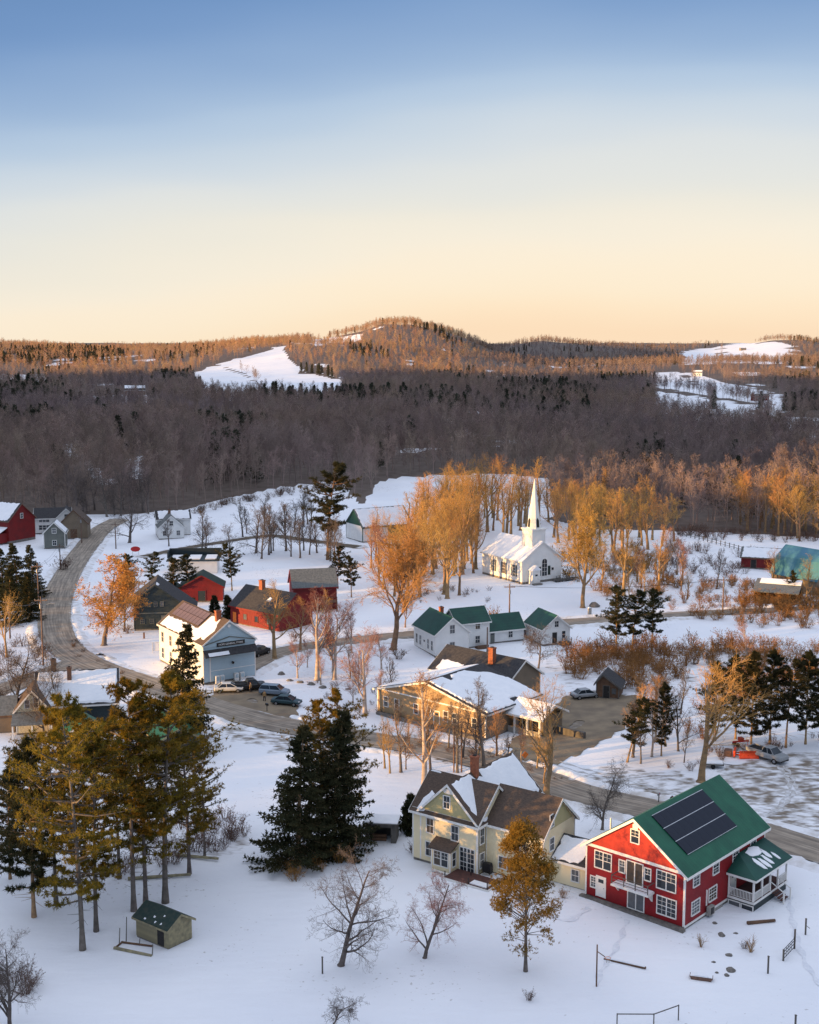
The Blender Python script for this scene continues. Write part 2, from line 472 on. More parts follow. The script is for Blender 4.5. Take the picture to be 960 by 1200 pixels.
def tag(o, label=None, cat=None, group=None, kind=None):
    if label: o['label'] = label
    if cat: o['category'] = cat
    if group: o['group'] = group
    if kind: o['kind'] = kind
    return o


def empty(name, loc, rz=0.0, label=None, cat=None, group=None):
    o = bpy.data.objects.new(name, None)
    COL.objects.link(o)
    o.empty_display_size = 0.5
    o.location = loc
    o.rotation_euler = (0, 0, rz)
    return tag(o, label, cat, group)


def axis(core, lo, hi, step, grow):
    a = list(np.arange(core[0], core[1] + 1e-6, step))
    s = step
    while a[-1] < hi:
        s = min(s * grow, 160); a.append(a[-1] + s)
    s = step
    while a[0] > lo:
        s = min(s * grow, 160); a.insert(0, a[0] - s)
    return np.array(a)


xs = np.unique(np.round(np.concatenate([np.arange(-72, 72.1, 1.0), axis((-130, 130), -4500, 4500, 2.2, 1.05)]), 3)); xs = xs[np.concatenate([[True], np.diff(xs) > 0.6])]
ys = np.concatenate([np.linspace(-600, 60, 24), np.arange(64, 150, 0.9), np.arange(151, 440, 2.2), np.arange(442, 700, 6), np.arange(706, 3400, 14), np.linspace(3420, 9000, 40)])
xx, yy = np.meshgrid(xs, ys)
zz = height(xx, yy)
nx, ny = len(xs), len(ys)
gi = np.arange(nx * ny).reshape(ny, nx)
quads = np.stack([gi[:-1, :-1], gi[:-1, 1:], gi[1:, 1:], gi[1:, :-1]], -1).reshape(-1, 4)
near = (np.abs(xx) < 140) & (yy > 60) & (yy < 445)
zn = zz + near * (0.12 * (fbm(xx / 3.5, yy / 2.2, 31) - 0.45) + 0.16 * (fbm((xx + yy * 0.5) / 9, (yy - xx * 0.5) / 4, 37) - 0.45))
ground = link('ground', np_mesh('ground', np.stack([xx, yy, zn], -1).reshape(-1, 3), [quads], smooth=True))
ground['kind'] = 'structure'
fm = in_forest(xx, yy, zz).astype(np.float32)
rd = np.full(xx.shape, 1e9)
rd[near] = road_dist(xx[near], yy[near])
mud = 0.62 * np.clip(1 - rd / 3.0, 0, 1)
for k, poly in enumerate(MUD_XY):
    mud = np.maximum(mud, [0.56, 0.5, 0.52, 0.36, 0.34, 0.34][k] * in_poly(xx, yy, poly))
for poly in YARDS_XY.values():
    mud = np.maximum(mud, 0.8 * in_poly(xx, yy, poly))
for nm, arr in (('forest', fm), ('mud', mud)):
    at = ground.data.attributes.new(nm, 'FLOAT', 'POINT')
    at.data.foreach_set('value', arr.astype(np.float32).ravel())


def ground_material():
    m = bpy.data.materials.new('snowy_ground'); m.use_nodes = True
    n, l = m.node_tree.nodes, m.node_tree.links
    b = n['Principled BSDF']; b.inputs['Roughness'].default_value = 0.75; b.inputs['Specular IOR Level'].default_value = 0.25
    t = n.new('ShaderNodeTexCoord')

    def noise(scale, detail=5, sc=(1, 1, 1), rot=0):
        mpp = n.new('ShaderNodeMapping'); mpp.inputs['Scale'].default_value = sc; mpp.inputs['Rotation'].default_value = (0, 0, rot)
        l.new(t.outputs['Object'], mpp.inputs[0])
        z = n.new('ShaderNodeTexNoise'); z.inputs['Scale'].default_value = scale; z.inputs['Detail'].default_value = detail
        l.new(mpp.outputs[0], z.inputs['Vector'])
        return z.outputs['Fac']

    def rgbramp(fac, a, bb, lo=0.3, hi=0.7):
        r = n.new('ShaderNodeValToRGB'); r.color_ramp.elements[0].position = lo; r.color_ramp.elements[1].position = hi
        r.color_ramp.elements[0].color = (*a, 1); r.color_ramp.elements[1].color = (*bb, 1)
        l.new(fac, r.inputs[0]); return r.outputs[0]

    def mix(fac, a, bb):
        x = n.new('ShaderNodeMix'); x.data_type = 'RGBA'
        l.new(fac, x.inputs[0]); l.new(a, x.inputs[6]); l.new(bb, x.inputs[7]); return x.outputs[2]

    def math_(op, a, bb):
        x = n.new('ShaderNodeMath'); x.operation = op
        for i, v in enumerate((a, bb)):
            if isinstance(v, (int, float)): x.inputs[i].default_value = v
            else: l.new(v, x.inputs[i])
        return x.outputs[0]

    def mrange(v, a, bb):
        x = n.new('ShaderNodeMapRange'); x.interpolation_type = 'SMOOTHSTEP'
        l.new(v, x.inputs[0]); x.inputs[1].default_value = a; x.inputs[2].default_value = bb; return x.outputs[0]
    snow = rgbramp(noise(0.07, 6), (0.87, 0.88, 0.91), (0.79, 0.81, 0.86))
    dirt = rgbramp(noise(0.9, 6), (0.27, 0.225, 0.175), (0.15, 0.12, 0.095))
    weeds = rgbramp(noise(1.4, 5), (0.22, 0.15, 0.09), (0.12, 0.085, 0.06))
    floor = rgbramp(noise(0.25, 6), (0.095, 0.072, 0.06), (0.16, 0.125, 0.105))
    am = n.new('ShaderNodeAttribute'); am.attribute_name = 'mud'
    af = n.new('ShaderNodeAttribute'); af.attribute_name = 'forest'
    streak = noise(1.1, 8, (0.55, 1.15, 1), R(-35))
    blot = noise(0.35, 7)
    mixn = math_('ADD', math_('MULTIPLY', streak, 0.55), math_('MULTIPLY', blot, 0.45))
    f = mrange(math_('ADD', am.outputs['Fac'], math_('MULTIPLY', math_('SUBTRACT', mixn, 0.5), 2.2)), 0.30, 0.80)
    f = math_('MULTIPLY', f, mrange(am.outputs['Fac'], 0.05, 0.25))
    # stray straw and stubble poking through the open snow
    w = mrange(math_('ADD', math_('MULTIPLY', noise(2.2, 6), 0.6), math_('MULTIPLY', noise(0.045, 3), 0.4)), 0.60, 0.68)
    c = mix(math_('MULTIPLY', w, 0.5), snow, weeds)
    c = mix(f, c, dirt)
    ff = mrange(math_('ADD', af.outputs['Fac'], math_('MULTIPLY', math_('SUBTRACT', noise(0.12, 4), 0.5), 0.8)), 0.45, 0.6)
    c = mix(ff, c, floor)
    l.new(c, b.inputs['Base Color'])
    h = math_('ADD', math_('MULTIPLY', noise(0.5, 6, (0.45, 1.5, 1), R(-18)), 0.75), math_('MULTIPLY', noise(3.0, 4), 0.12))
    bm = n.new('ShaderNodeBump'); bm.inputs['Distance'].default_value = 0.28; bm.inputs['Strength'].default_value = 0.75
    l.new(h, bm.inputs['Height']); l.new(bm.outputs[0], b.inputs['Normal'])
    return m


ground.data.materials.append(ground_material())


def road_material(name, c1, c2, snowy):
    m = mat(name, c1, c2, rough=0.9, scale=0.5, bump=0.03, bscale=3)
    n, l = m.node_tree.nodes, m.node_tree.links
    b = n['Principled BSDF']
    at = n.new('ShaderNodeAttribute'); at.attribute_name = 'lane'
    av = n.new('ShaderNodeAttribute'); av.attribute_name = 'run'
    cmb = n.new('ShaderNodeCombineXYZ'); l.new(at.outputs['Fac'], cmb.inputs[0]); l.new(av.outputs['Fac'], cmb.inputs[1])
    mp2 = n.new('ShaderNodeMapping'); mp2.inputs['Scale'].default_value = (5.0, 0.045, 1); l.new(cmb.outputs[0], mp2.inputs[0])
    nz = n.new('ShaderNodeTexNoise'); nz.inputs['Scale'].default_value = 1.6; nz.inputs['Detail'].default_value = 6; nz.inputs['Roughness'].default_value = 0.65
    l.new(mp2.outputs[0], nz.inputs['Vector'])
    rp = n.new('ShaderNodeValToRGB'); rp.color_ramp.elements[0].position = 0.42; rp.color_ramp.elements[1].position = 0.62
    rp.color_ramp.elements[0].color = (0.72, 0.72, 0.72, 1); rp.color_ramp.elements[1].color = (1.35, 1.33, 1.28, 1)
    l.new(nz.outputs['Fac'], rp.inputs[0])
    mx = n.new('ShaderNodeMix'); mx.data_type = 'RGBA'; mx.blend_type = 'MULTIPLY'; mx.inputs[0].default_value = 1
    src = b.inputs['Base Color'].links[0].from_socket
    l.new(src, mx.inputs[6]); l.new(rp.outputs[0], mx.inputs[7])
    ab = n.new('ShaderNodeMath'); ab.operation = 'ABSOLUTE'; l.new(at.outputs['Fac'], ab.inputs[0])
    n3 = n.new('ShaderNodeTexNoise'); n3.inputs['Scale'].default_value = 0.6; n3.inputs['Detail'].default_value = 6
    tcc = n.new('ShaderNodeTexCoord'); l.new(tcc.outputs['Object'], n3.inputs['Vector'])
    a2 = n.new('ShaderNodeMath'); a2.operation = 'MULTIPLY_ADD'; a2.inputs[1].default_value = 1.2; l.new(n3.outputs['Fac'], a2.inputs[0]); l.new(ab.outputs[0], a2.inputs[2])
    mr = n.new('ShaderNodeMapRange'); l.new(a2.outputs[0], mr.inputs[0]); mr.inputs[1].default_value = 1.62 - snowy; mr.inputs[2].default_value = 1.85 - snowy
    m2 = n.new('ShaderNodeMix'); m2.data_type = 'RGBA'; l.new(mr.outputs[0], m2.inputs[0]); l.new(mx.outputs[2], m2.inputs[6]); m2.inputs[7].default_value = (0.62, 0.62, 0.64, 1)
    l.new(m2.outputs[2], b.inputs['Base Color'])
    return m


road_material('road_dirt', (0.31, 0.265, 0.22), (0.23, 0.195, 0.16), 0.0)
road_material('track_dirt', (0.15, 0.12, 0.085), (0.10, 0.08, 0.06), 0.12)
mat('yard_dirt', (0.26, 0.205, 0.14), (0.17, 0.135, 0.10), rough=0.95, scale=0.35, bump=0.06, bscale=2.0)


def ribbon(name, pts, q, width, material, lift, across=8):
    d = np.gradient(pts, axis=0); d /= np.linalg.norm(d, axis=1)[:, None]
    nn = np.stack([-d[:, 1], d[:, 0]], 1)
    lanes = np.linspace(-1, 1, across + 1)
    wob = 1 + 0.10 * (fbm(q[:, None] / 7 + 3, lanes[None, :] * 0.5 + 9, 3) - 0.45)
    P = pts[:, None, :] + nn[:, None, :] * (lanes[None, :, None] * width / 2 * wob[..., None])
    Z = height(P[..., 0], P[..., 1]) + lift - 0.03 * np.abs(lanes)[None, :] ** 4
    n, k = P.shape[0], P.shape[1]
    g = np.arange(n * k).reshape(n, k)
    f = np.stack([g[:-1, :-1], g[1:, :-1], g[1:, 1:], g[:-1, 1:]], -1).reshape(-1, 4)
    me = np_mesh(name, np.concatenate([P, Z[..., None]], -1).reshape(-1, 3), [f], smooth=True)
    for nm2, arr in (('lane', np.broadcast_to(lanes[None, :], (n, k))), ('run', np.broadcast_to(q[:, None], (n, k)))):
        at = me.attributes.new(nm2, 'FLOAT', 'POINT'); at.data.foreach_set('value', np.ascontiguousarray(arr, np.float32).ravel())
    o = link(name, me, material); o['kind'] = 'structure'
    return o


for i, (nm, ((pts, q), w)) in enumerate(ROADS.items()):
    ribbon(nm, pts, q, w, 'track_dirt' if nm == 'field_track' else 'road_dirt', 0.14 - 0.012 * i)
for k, (nm, poly) in enumerate(YARDS_XY.items()):
    poly = np.array(poly); c0 = poly.mean(0)
    ring, _ = resample(np.vstack([poly, poly[:1]]), 1.2)
    ring = ring[:-1]
    rr = [c0 + (ring - c0) * s * (1 + 0.06 * np.sin(np.arange(len(ring)) * 1.7)[:, None] * (s == 1)) for s in (1.0, 0.7, 0.4, 0.12)]
    v = np.concatenate(rr); v = np.column_stack([v, height(v[:, 0], v[:, 1]) + 0.085 - 0.008 * k])
    n = len(ring); f = []
    for j in range(3):
        a = np.arange(n) + j * n; b2 = np.roll(np.arange(n), -1) + j * n
        f.append(np.stack([a, b2, b2 + n, a + n], 1))
    o = link(nm, np_mesh(nm, v, f, smooth=True), 'yard_dirt'); o['kind'] = 'structure'


def snowbank(pts, width, side, seed, hmax=0.55, skip=()):
    """A ploughed, lumpy ridge of old snow along one edge of a road."""
    rng = np.random.default_rng(seed)
    d = np.gradient(pts, axis=0); d /= np.linalg.norm(d, axis=1)[:, None]
    nn = np.stack([-d[:, 1], d[:, 0]], 1) * side
    prof = [(-0.2, -0.12), (0.35, 0.5), (0.8, 1.0), (1.5, 0.6), (2.6, -0.12)]
    q = np.arange(len(pts)) * 1.0
    lump = np.clip(0.15 + 1.3 * fbm(q / 5 + seed, q * 0 + seed, seed), 0, 1.2) * hmax
    gate = np.clip((fbm(q / 17 + seed * 3, q * 0 + 2, seed) - 0.30) * 8, 0, 1)
    V = []
    for o_, h_ in prof:
        j = 0.25 * (rng.random(len(pts)) - 0.5)
        P = pts + nn * (width / 2 + o_ + j)[:, None]
        zz_ = height(P[:, 0], P[:, 1]) + (h_ * lump * gate * (0.7 + 0.6 * rng.random(len(pts))) if h_ > 0 else -0.15)
        V.append(np.column_stack([P, zz_]))
    V = np.stack(V, 1); n, k = V.shape[:2]
    g = np.arange(n * k).reshape(n, k)
    f = np.stack([g[:-1, :-1], g[1:, :-1], g[1:, 1:], g[:-1, 1:]], -1).reshape(-1, 4)
    if side > 0:
        f = f[:, ::-1]
    return V.reshape(-1, 3), f


bv, bf, off = [], [], 0
for i, (nm, ((pts, q), w)) in enumerate(ROADS.items()):
    if nm == 'field_track': continue
    dense, _ = resample(pts[::3], 0.8)
    for s in (-1, 1):
        v, f = snowbank(dense, w, s, 11 + 2 * i + (s > 0))
        # keep the mouths of junctions and yards open
        keep = np.ones(len(v), bool)
        for nm2, ((p2, _), w2) in ROADS.items():
            if nm2 != nm:
                dd = np.min(np.hypot(v[:, None, 0] - p2[None, :, 0], v[:, None, 1] - p2[None, :, 1]), axis=1)
                keep &= dd > w2 / 2 + 0.8
        for poly in YARDS_XY.values():
            keep &= ~in_poly(v[:, 0], v[:, 1], poly)
        f = f[keep[f].all(1)]
        bv.append(v); bf.append(f + off); off += len(v)
o = link('snow_banks', np_mesh('snow_banks', np.concatenate(bv), [np.concatenate(bf)], smooth=True), 'snow_bank')
tag(o, 'low lumpy banks of ploughed snow along the dirt roads', 'snow', kind='stuff')

# ------------------------------------------------------------------ plants
def frusta(seg, n):
    """Tapered n-sided sticks from rows of (x0,y0,z0,x1,y1,z1,r0,r1)."""
    s = np.asarray(seg, float)
    p0, p1, r0, r1 = s[:, :3], s[:, 3:6], s[:, 6], s[:, 7]
    d = p1 - p0
    d /= np.maximum(np.linalg.norm(d, axis=1), 1e-6)[:, None]
    a = np.where(np.abs(d[:, 2:3]) < 0.9, np.array([[0, 0, 1.0]]), np.array([[1.0, 0, 0]]))
    u = np.cross(d, a); u /= np.linalg.norm(u, axis=1)[:, None]
    w = np.cross(d, u)
    k = len(s)
    ang = np.arange(n) * 2 * np.pi / n
    ring = u[:, None, :] * np.cos(ang)[None, :, None] + w[:, None, :] * np.sin(ang)[None, :, None]
    V = np.concatenate([p0[:, None, :] + ring * r0[:, None, None], p1[:, None, :] + ring * r1[:, None, None]], 1)
    b = (np.arange(k) * 2 * n)[:, None]
    i = np.arange(n)[None, :]; j = (np.arange(n)[None, :] + 1) % n
    F = np.stack([b + i, b + j, b + n + j, b + n + i], -1).reshape(-1, 4)
    return V.reshape(-1, 3), F


def unit(v):
    return v / max(np.linalg.norm(v), 1e-9)


def turn(rng, d, ang):
    a = rng.normal(size=3); a -= d * a.dot(d); a = unit(a)
    return unit(d * math.cos(ang) + a * math.sin(ang))


def grow_tree(seed, Ht=10.0, habit='round', lev=4, rich=1.0, rmin=0.006, r0=None, twig_only=False):
    """Segments by order: 0 trunk, 1 limbs, 2 branches, 3 twigs, 4 fine twigs."""
    rng = np.random.default_rng(seed)
    out = [[] for _ in range(6)]
    H = dict(round=dict(first=0.22, ang=(0.75, 1.05), ratio=(0.55, 0.62, 0.55, 0.5), trop=(0.10, 0.05, 0.02, 0.0), nlimb=15, wob=0.10, main=0.80),
             vase=dict(first=0.26, ang=(0.45, 0.75), ratio=(0.70, 0.55, 0.52, 0.5), trop=(0.02, 0.10, 0.05, 0.0), nlimb=13, wob=0.09, main=0.70),
             upright=dict(first=0.30, ang=(0.50, 1.0), ratio=(0.42, 0.55, 0.52, 0.5), trop=(0.02, 0.14, 0.08, 0.02), nlimb=17, wob=0.05, main=0.97),
             apple=dict(first=0.28, ang=(0.9, 1.25), ratio=(0.70, 0.55, 0.5, 0.45), trop=(0.0, 0.02, 0.0, 0.0), nlimb=11, wob=0.22, main=0.62))[habit]
    base_r = r0 or Ht * 0.021

    def go(p, d, L, r, lv, shape):
        n = (8, 6, 4, 3, 2, 1)[lv]
        for i in range(n):
            t0, t1 = i / n, (i + 1) / n
            d = unit(d + rng.normal(size=3) * H['wob'] * (1 + 0.6 * lv) * 0.8 + np.array([0, 0, H['trop'][min(lv, 3)]]))
            q = p + d * L / n
            ra, rb = max(rmin, r * (1 - 0.80 * t0)), max(rmin, r * (1 - 0.80 * t1))
            if lv == 0 and i == 0:
                out[0].append((*p, *(p + (q - p) * 0.18), ra * 1.55, ra * 1.08)); out[0].append((*(p + (q - p) * 0.18), *q, ra * 1.08, rb))
            else:
                out[lv].append((*p, *q, ra, rb))
            if lv < lev:
                first = H['first'] if lv == 0 else 0.18
                if t1 >= first:
                    m = (H['nlimb'] * rich / (n * (1 - first)), 1.9 * rich, 1.9 * rich, 1.6 * rich, 1.2)[lv]
                    for _ in range(int(m + rng.random())):
                        f = rng.random()
                        pb = p + (q - p) * f
                        tt = t0 + (t1 - t0) * f
                        lo, hi = H['ang']
                        an = lo + (hi - lo) * rng.random() * (1.0 if lv else (1.15 - 0.7 * tt))
                        cl = L * H['ratio'][min(lv, 3)] * (1.05 - 0.62 * tt if lv == 0 else 1.0 - 0.45 * tt) * (0.75 + 0.5 * rng.random())
                        go(pb, turn(rng, d, an), cl, (ra * (1 - f) + rb * f) * (0.55, 0.45, 0.42, 0.42, 0.4)[lv], lv + 1, shape)
            p = q
    go(np.zeros(3), np.array([0, 0, 1.0]), Ht * H['main'], base_r, 0, None)
    allz = max(s[5] for l in out for s in l)
    k = Ht / allz
    return [[tuple(c * k if j < 6 else c for j, c in enumerate(s)) for s in l] for l in out]


def merge(parts):
    v, f, o = [], [], 0
    for V, F in parts:
        v.append(V); f.append(F + o); o += len(V)
    by = {}
    for F in f:
        by.setdefault(F.shape[1], []).append(F)
    return np.concatenate(v), [np.concatenate(x) for x in by.values()]


def bare_meshes(name, seed, Ht, habit, lev, rich, bark, twig, rmin=0.008, leaf=0.0):
    s = grow_tree(seed, Ht, habit, lev, rich, rmin)
    v, f = merge([frusta(s[0], 8), frusta([x for x in s[1]], 5)])
    trunk = np_mesh(name + '_trunk', v, f, smooth=True); trunk.materials.append(MATS[bark])
    parts = [frusta(x, n) for x, n in zip(s[2:], (4, 3, 3, 3)) if len(x)]
    if leaf:
        rng = np.random.default_rng(seed + 5)
        tips = np.array([x[3:6] for x in s[3] + s[4]])
        tips = tips[rng.random(len(tips)) < leaf]
        parts.append(blades(rng, tips, 2, 0.13, 0.09))
    v, f = merge(parts)
    crown = np_mesh(name + '_crown', v, f); crown.materials.append(MATS[twig])
    return trunk, crown


def blades(rng, c, k, ln, wd, up=0.0, flat=None):
    """k little leaf or needle blades round each centre in c (triangles)."""
    c = np.repeat(c, k, axis=0)
    d = rng.normal(size=c.shape); d[:, 2] += up; d /= np.linalg.norm(d, axis=1)[:, None]
    s = rng.normal(size=c.shape); s -= d * (s * d).sum(1)[:, None]; s /= np.linalg.norm(s, axis=1)[:, None]
    L = ln * (0.6 + 0.8 * rng.random(len(c)))[:, None]
    W = wd * (0.6 + 0.8 * rng.random(len(c)))[:, None]
    V = np.stack([c - s * W * 0.5 - d * L * 0.2, c + s * W * 0.5 - d * L * 0.2, c + d * L], 1).reshape(-1, 3)
    return V, np.arange(len(V)).reshape(-1, 3)


def conifer_meshes(name, seed, Ht, kind, bark, needle, dens=1.0, clear=None):
    rng = np.random.default_rng(seed)
    tr, br, tufts = [], [], []
    n = 12
    lean = rng.normal(size=2) * 0.012
    pts = [np.array([lean[0] * z * z / Ht * 4, lean[1] * z * z / Ht * 4, z]) for z in np.linspace(0, Ht, n + 1)]
    r0 = Ht * (0.0118 if kind != 'spruce' else 0.018)
    rad = lambda t: max(0.02, r0 * (1 - t) ** 0.85)
    for i in range(n):
        tr.append((*pts[i], *pts[i + 1], rad(i / n) * (1.35 if i == 0 else 1), rad((i + 1) / n)))
    at = lambda z: np.array([np.interp(z, [p[2] for p in pts], [p[k] for p in pts]) for k in range(3)])
    if kind == 'pine':
        start = clear if clear is not None else 0.38
        z = start * Ht
        while z < Ht * 0.985:
            t = (z / Ht - start) / (1 - start)
            prof = (0.55 + 0.9 * t if t < 0.45 else 0.955 * (1 - ((t - 0.45) / 0.55) ** 1.5) + 0.03)
            for j in range(rng.integers(4, 7)):
                if rng.random() < 0.26: continue
                L = Ht * 0.215 * prof * (0.38 + 1.0 * rng.random())
                az = rng.random() * 6.283
                d = np.array([math.cos(az), math.sin(az), -0.05 + 0.35 * t + 0.15 * rng.normal()])
                p = at(z + rng.normal() * 0.15); d = unit(d)
                ns = 5; r = 0.02 + 0.022 * L
                for i in range(ns):
                    d = unit(d + rng.normal(size=3) * 0.10 + np.array([0, 0, 0.07]))
                    q = p + d * L / ns
                    br.append((*p, *q, r * (1 - i / ns) + 0.012, r * (1 - (i + 1) / ns) + 0.01))
                    if i >= 1:
                        for _ in range(int(3.2 * dens + rng.random())):
                            e = unit(np.cross(d, rng.normal(size=3)) + d * 0.5); e[2] = abs(e[2]) * 0.5
                            l2 = L * 0.24 * (0.4 + rng.random())
                            tip = q + e * l2
                            br.append((*q, *tip, 0.016, 0.008))
                            for f in (0.35, 0.7, 1.0):
                                tufts.append(q + e * l2 * f + rng.normal(size=3) * 0.08)
                    tufts.append(q)
                    p = q
            z += Ht * 0.033 * (0.7 + 0.6 * rng.random())
        # dead snags below the crown
        for _ in range(10):
            zz_ = Ht * (0.1 + (start - 0.08) * rng.random()); az = rng.random() * 6.283
            p = at(zz_); q = p + np.array([math.cos(az), math.sin(az), -0.1]) * (0.5 + 1.2 * rng.random())
            br.append((*p, *q, 0.03, 0.008))
        fol = blades(rng, np.array(tufts), 11, 0.30, 0.07, up=0.35)
    elif kind == 'spruce':
        z = Ht * (clear if clear is not None else 0.02)
        z0 = z
        while z < Ht * 0.985:
            t = (z - z0) / (Ht - z0)
            for j in range(int((9 - 3.0 * t) * dens)):
                L = Ht * 0.27 * (1 - t) ** 0.85 * (0.72 + 0.5 * rng.random()) + 0.15
                az = rng.random() * 6.283
                h = np.array([math.cos(az), math.sin(az), 0.0])
                side = np.array([-h[1], h[0], 0.0])
                p = at(z)
                ns = max(3, int(L / 0.42))
                for i in range(ns):
                    s0, s1 = i / ns, (i + 1) / ns
                    droop = lambda s: -0.34 * L * s + 0.24 * L * s * s * s
                    a = p + h * L * s0 + np.array([0, 0, droop(s0)]); b = p + h * L * s1 + np.array([0, 0, droop(s1)])
                    if i == 0 or L > 1.5: br.append((*a, *b, 0.03 * (1 - s0) + 0.01, 0.03 * (1 - s1) + 0.008))
                    if s1 > 0.22:
                        w = L * 0.24 * (1.15 - s1) + 0.16
                        for sg in (-1, 1):
                            for f in (0.25, 0.6, 0.95):
                                tufts.append(b + side * sg * w * f * (0.7 + 0.5 * rng.random()) + h * 0.2 * f + np.array([0, 0, -0.14 * f + 0.09 * rng.normal()]))
                        tufts.append(b + np.array([0, 0, 0.05]))
            z += 0.30 + 0.022 * Ht * (0.6 + 0.5 * rng.random()) * (1 - 0.45 * t)
        fol = blades(rng, np.array(tufts), 3, 0.36, 0.17, up=0.1)
    else:  # lumpy garden conifer: dense sprays on a clear stem
        for _ in range(90):
            t = rng.random() ** 0.8
            zc = Ht * (0.30 + 0.68 * t)
            prof = Ht * 0.225 * (1 - t) ** 0.6 * (0.72 + 0.28 * min(1, t / 0.22)) + Ht * 0.012
            az = rng.random() * 6.283
            rr = prof * (0.35 + 0.65 * math.sqrt(rng.random()))
            tip = at(zc) + np.array([math.cos(az) * rr, math.sin(az) * rr, 0.25 * rr])
            p = at(max(Ht * 0.22, zc - 0.5 * rr))
            br.append((*p, *tip, 0.05, 0.015))
            rad_l = Ht * 0.062 * (0.7 + 0.6 * rng.random())
            m = int(70 * dens)
            c = rng.normal(size=(m, 3)); c /= np.linalg.norm(c, axis=1)[:, None]
            c *= (rng.random(m) ** 0.4)[:, None] * np.array([1, 1, 0.8]) * rad_l
            tufts += list(tip + c)
        for _ in range(7):
            az = rng.random() * 6.283; p = at(Ht * (0.18 + 0.14 * rng.random()))
            q = p + np.array([math.cos(az), math.sin(az), 0.1]) * (1.0 + 0.9 * rng.random())
            br.append((*p, *q, 0.05, 0.015)); tufts += list(q + rng.normal(size=(40, 3)) * 0.32)
        fol = blades(rng, np.array(tufts), 8, 0.22, 0.045, up=0.3)
    v, f = merge([frusta(tr, 8), frusta(br, 3)])
    trunk = np_mesh(name + '_trunk', v, f, smooth=False); trunk.materials.append(MATS[bark])
    crown = np_mesh(name + '_crown', fol[0], [fol[1]]); crown.materials.append(MATS[needle])
    return trunk, crown


def shrub_mesh(name, seed, Ht, spread, stems, material, leafy=0.0):
    rng = np.random.default_rng(seed)
    seg = []
    tips = []
    for _ in range(stems):
        az = rng.random() * 6.283; b = np.array([math.cos(az), math.sin(az), 0]) * spread * 0.35 * rng.random()
        d = unit(np.array([math.cos(az) * spread / Ht * rng.random(), math.sin(az) * spread / Ht * rng.random(), 1.0]))
        L = Ht * (0.55 + 0.5 * rng.random()); p = b; n = 4
        for i in range(n):
            d = unit(d + rng.normal(size=3) * 0.16); q = p + d * L / n
            seg.append((*p, *q, 0.02 * (1 - i / n) + 0.008, 0.02 * (1 - (i + 1) / n) + 0.007))
            if i >= 1:
                for _ in range(3):
                    e = turn(rng, d, 0.35 + 0.5 * rng.random()); l2 = L * 0.3 * (0.4 + rng.random())
                    m = q + e * l2 * 0.5; tp = m + unit(e + rng.normal(size=3) * 0.3) * l2 * 0.5
                    seg.append((*q, *m, 0.012, 0.009)); seg.append((*m, *tp, 0.009, 0.005)); tips.append(tp); tips.append(m)
            p = q
    parts = [frusta(seg, 3)]
    if leafy:
        parts.append(blades(rng, np.array(tips)[rng.random(len(tips)) < leafy], 2, 0.16, 0.09))
    v, f = merge(parts)
    me = np_mesh(name, v, f); me.materials.append(MATS[material])
    return me, (v, f)


PROTO_H = 10.0
PR = {}
def _protos():
    for i in range(2):
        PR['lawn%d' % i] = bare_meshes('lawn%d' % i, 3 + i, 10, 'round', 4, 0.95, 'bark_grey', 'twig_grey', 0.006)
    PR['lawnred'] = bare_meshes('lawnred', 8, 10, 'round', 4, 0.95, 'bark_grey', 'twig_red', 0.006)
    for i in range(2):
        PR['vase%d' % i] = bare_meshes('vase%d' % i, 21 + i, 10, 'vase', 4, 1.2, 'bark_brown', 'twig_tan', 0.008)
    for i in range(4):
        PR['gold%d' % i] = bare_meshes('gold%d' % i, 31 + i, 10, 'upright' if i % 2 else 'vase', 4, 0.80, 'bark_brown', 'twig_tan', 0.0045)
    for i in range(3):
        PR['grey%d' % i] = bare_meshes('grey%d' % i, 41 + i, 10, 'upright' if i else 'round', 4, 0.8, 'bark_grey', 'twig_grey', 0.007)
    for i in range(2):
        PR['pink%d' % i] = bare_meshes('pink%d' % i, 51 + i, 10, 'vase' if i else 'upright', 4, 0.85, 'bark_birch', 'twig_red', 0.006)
    PR['birch'] = bare_meshes('birch', 57, 10, 'upright', 4, 0.75, 'bark_birch', 'twig_tan', 0.007)
    PR['rust'] = bare_meshes('rust', 61, 10, 'round', 4, 1.05, 'bark_grey', 'twig_rust', 0.008, leaf=0.22)
    PR['apple'] = bare_meshes('apple', 66, 10, 'apple', 3, 1.1, 'bark_grey', 'twig_grey', 0.016)
    for i in range(3):
        PR['pine%d' % i] = conifer_meshes('pine%d' % i, 71 + i, 20, 'pine', 'bark_grey', 'needle_pine', 0.95, (0.24, 0.36, 0.20)[i])
    for i in range(2):
        PR['dpine%d' % i] = conifer_meshes('dpine%d' % i, 76 + i, 14, 'pine', 'bark_brown', 'needle_dark', 0.85, (0.30, 0.18)[i])
    for i in range(2):
        PR['spruce%d' % i] = conifer_meshes('spruce%d' % i, 81 + i, 18, 'spruce', 'bark_brown', 'needle_dark', 1.0)
    PR['sspruce'] = conifer_meshes('sspruce', 86, 5, 'spruce', 'bark_brown', 'needle_dark', 0.9)
    PR['cedar'] = conifer_meshes('cedar', 91, 13, 'cedar', 'bark_grey', 'needle_gold', 1.0)
_protos()
PH = {k: (10 if not k.startswith(('pine', 'dpine', 'spruce', 'sspruce', 'cedar')) else {'pine': 20, 'dpin': 14, 'spru': 18, 'sspr': 5, 'ceda': 13}[k[:4]]) for k in PR}
TRNG = random.Random(4)


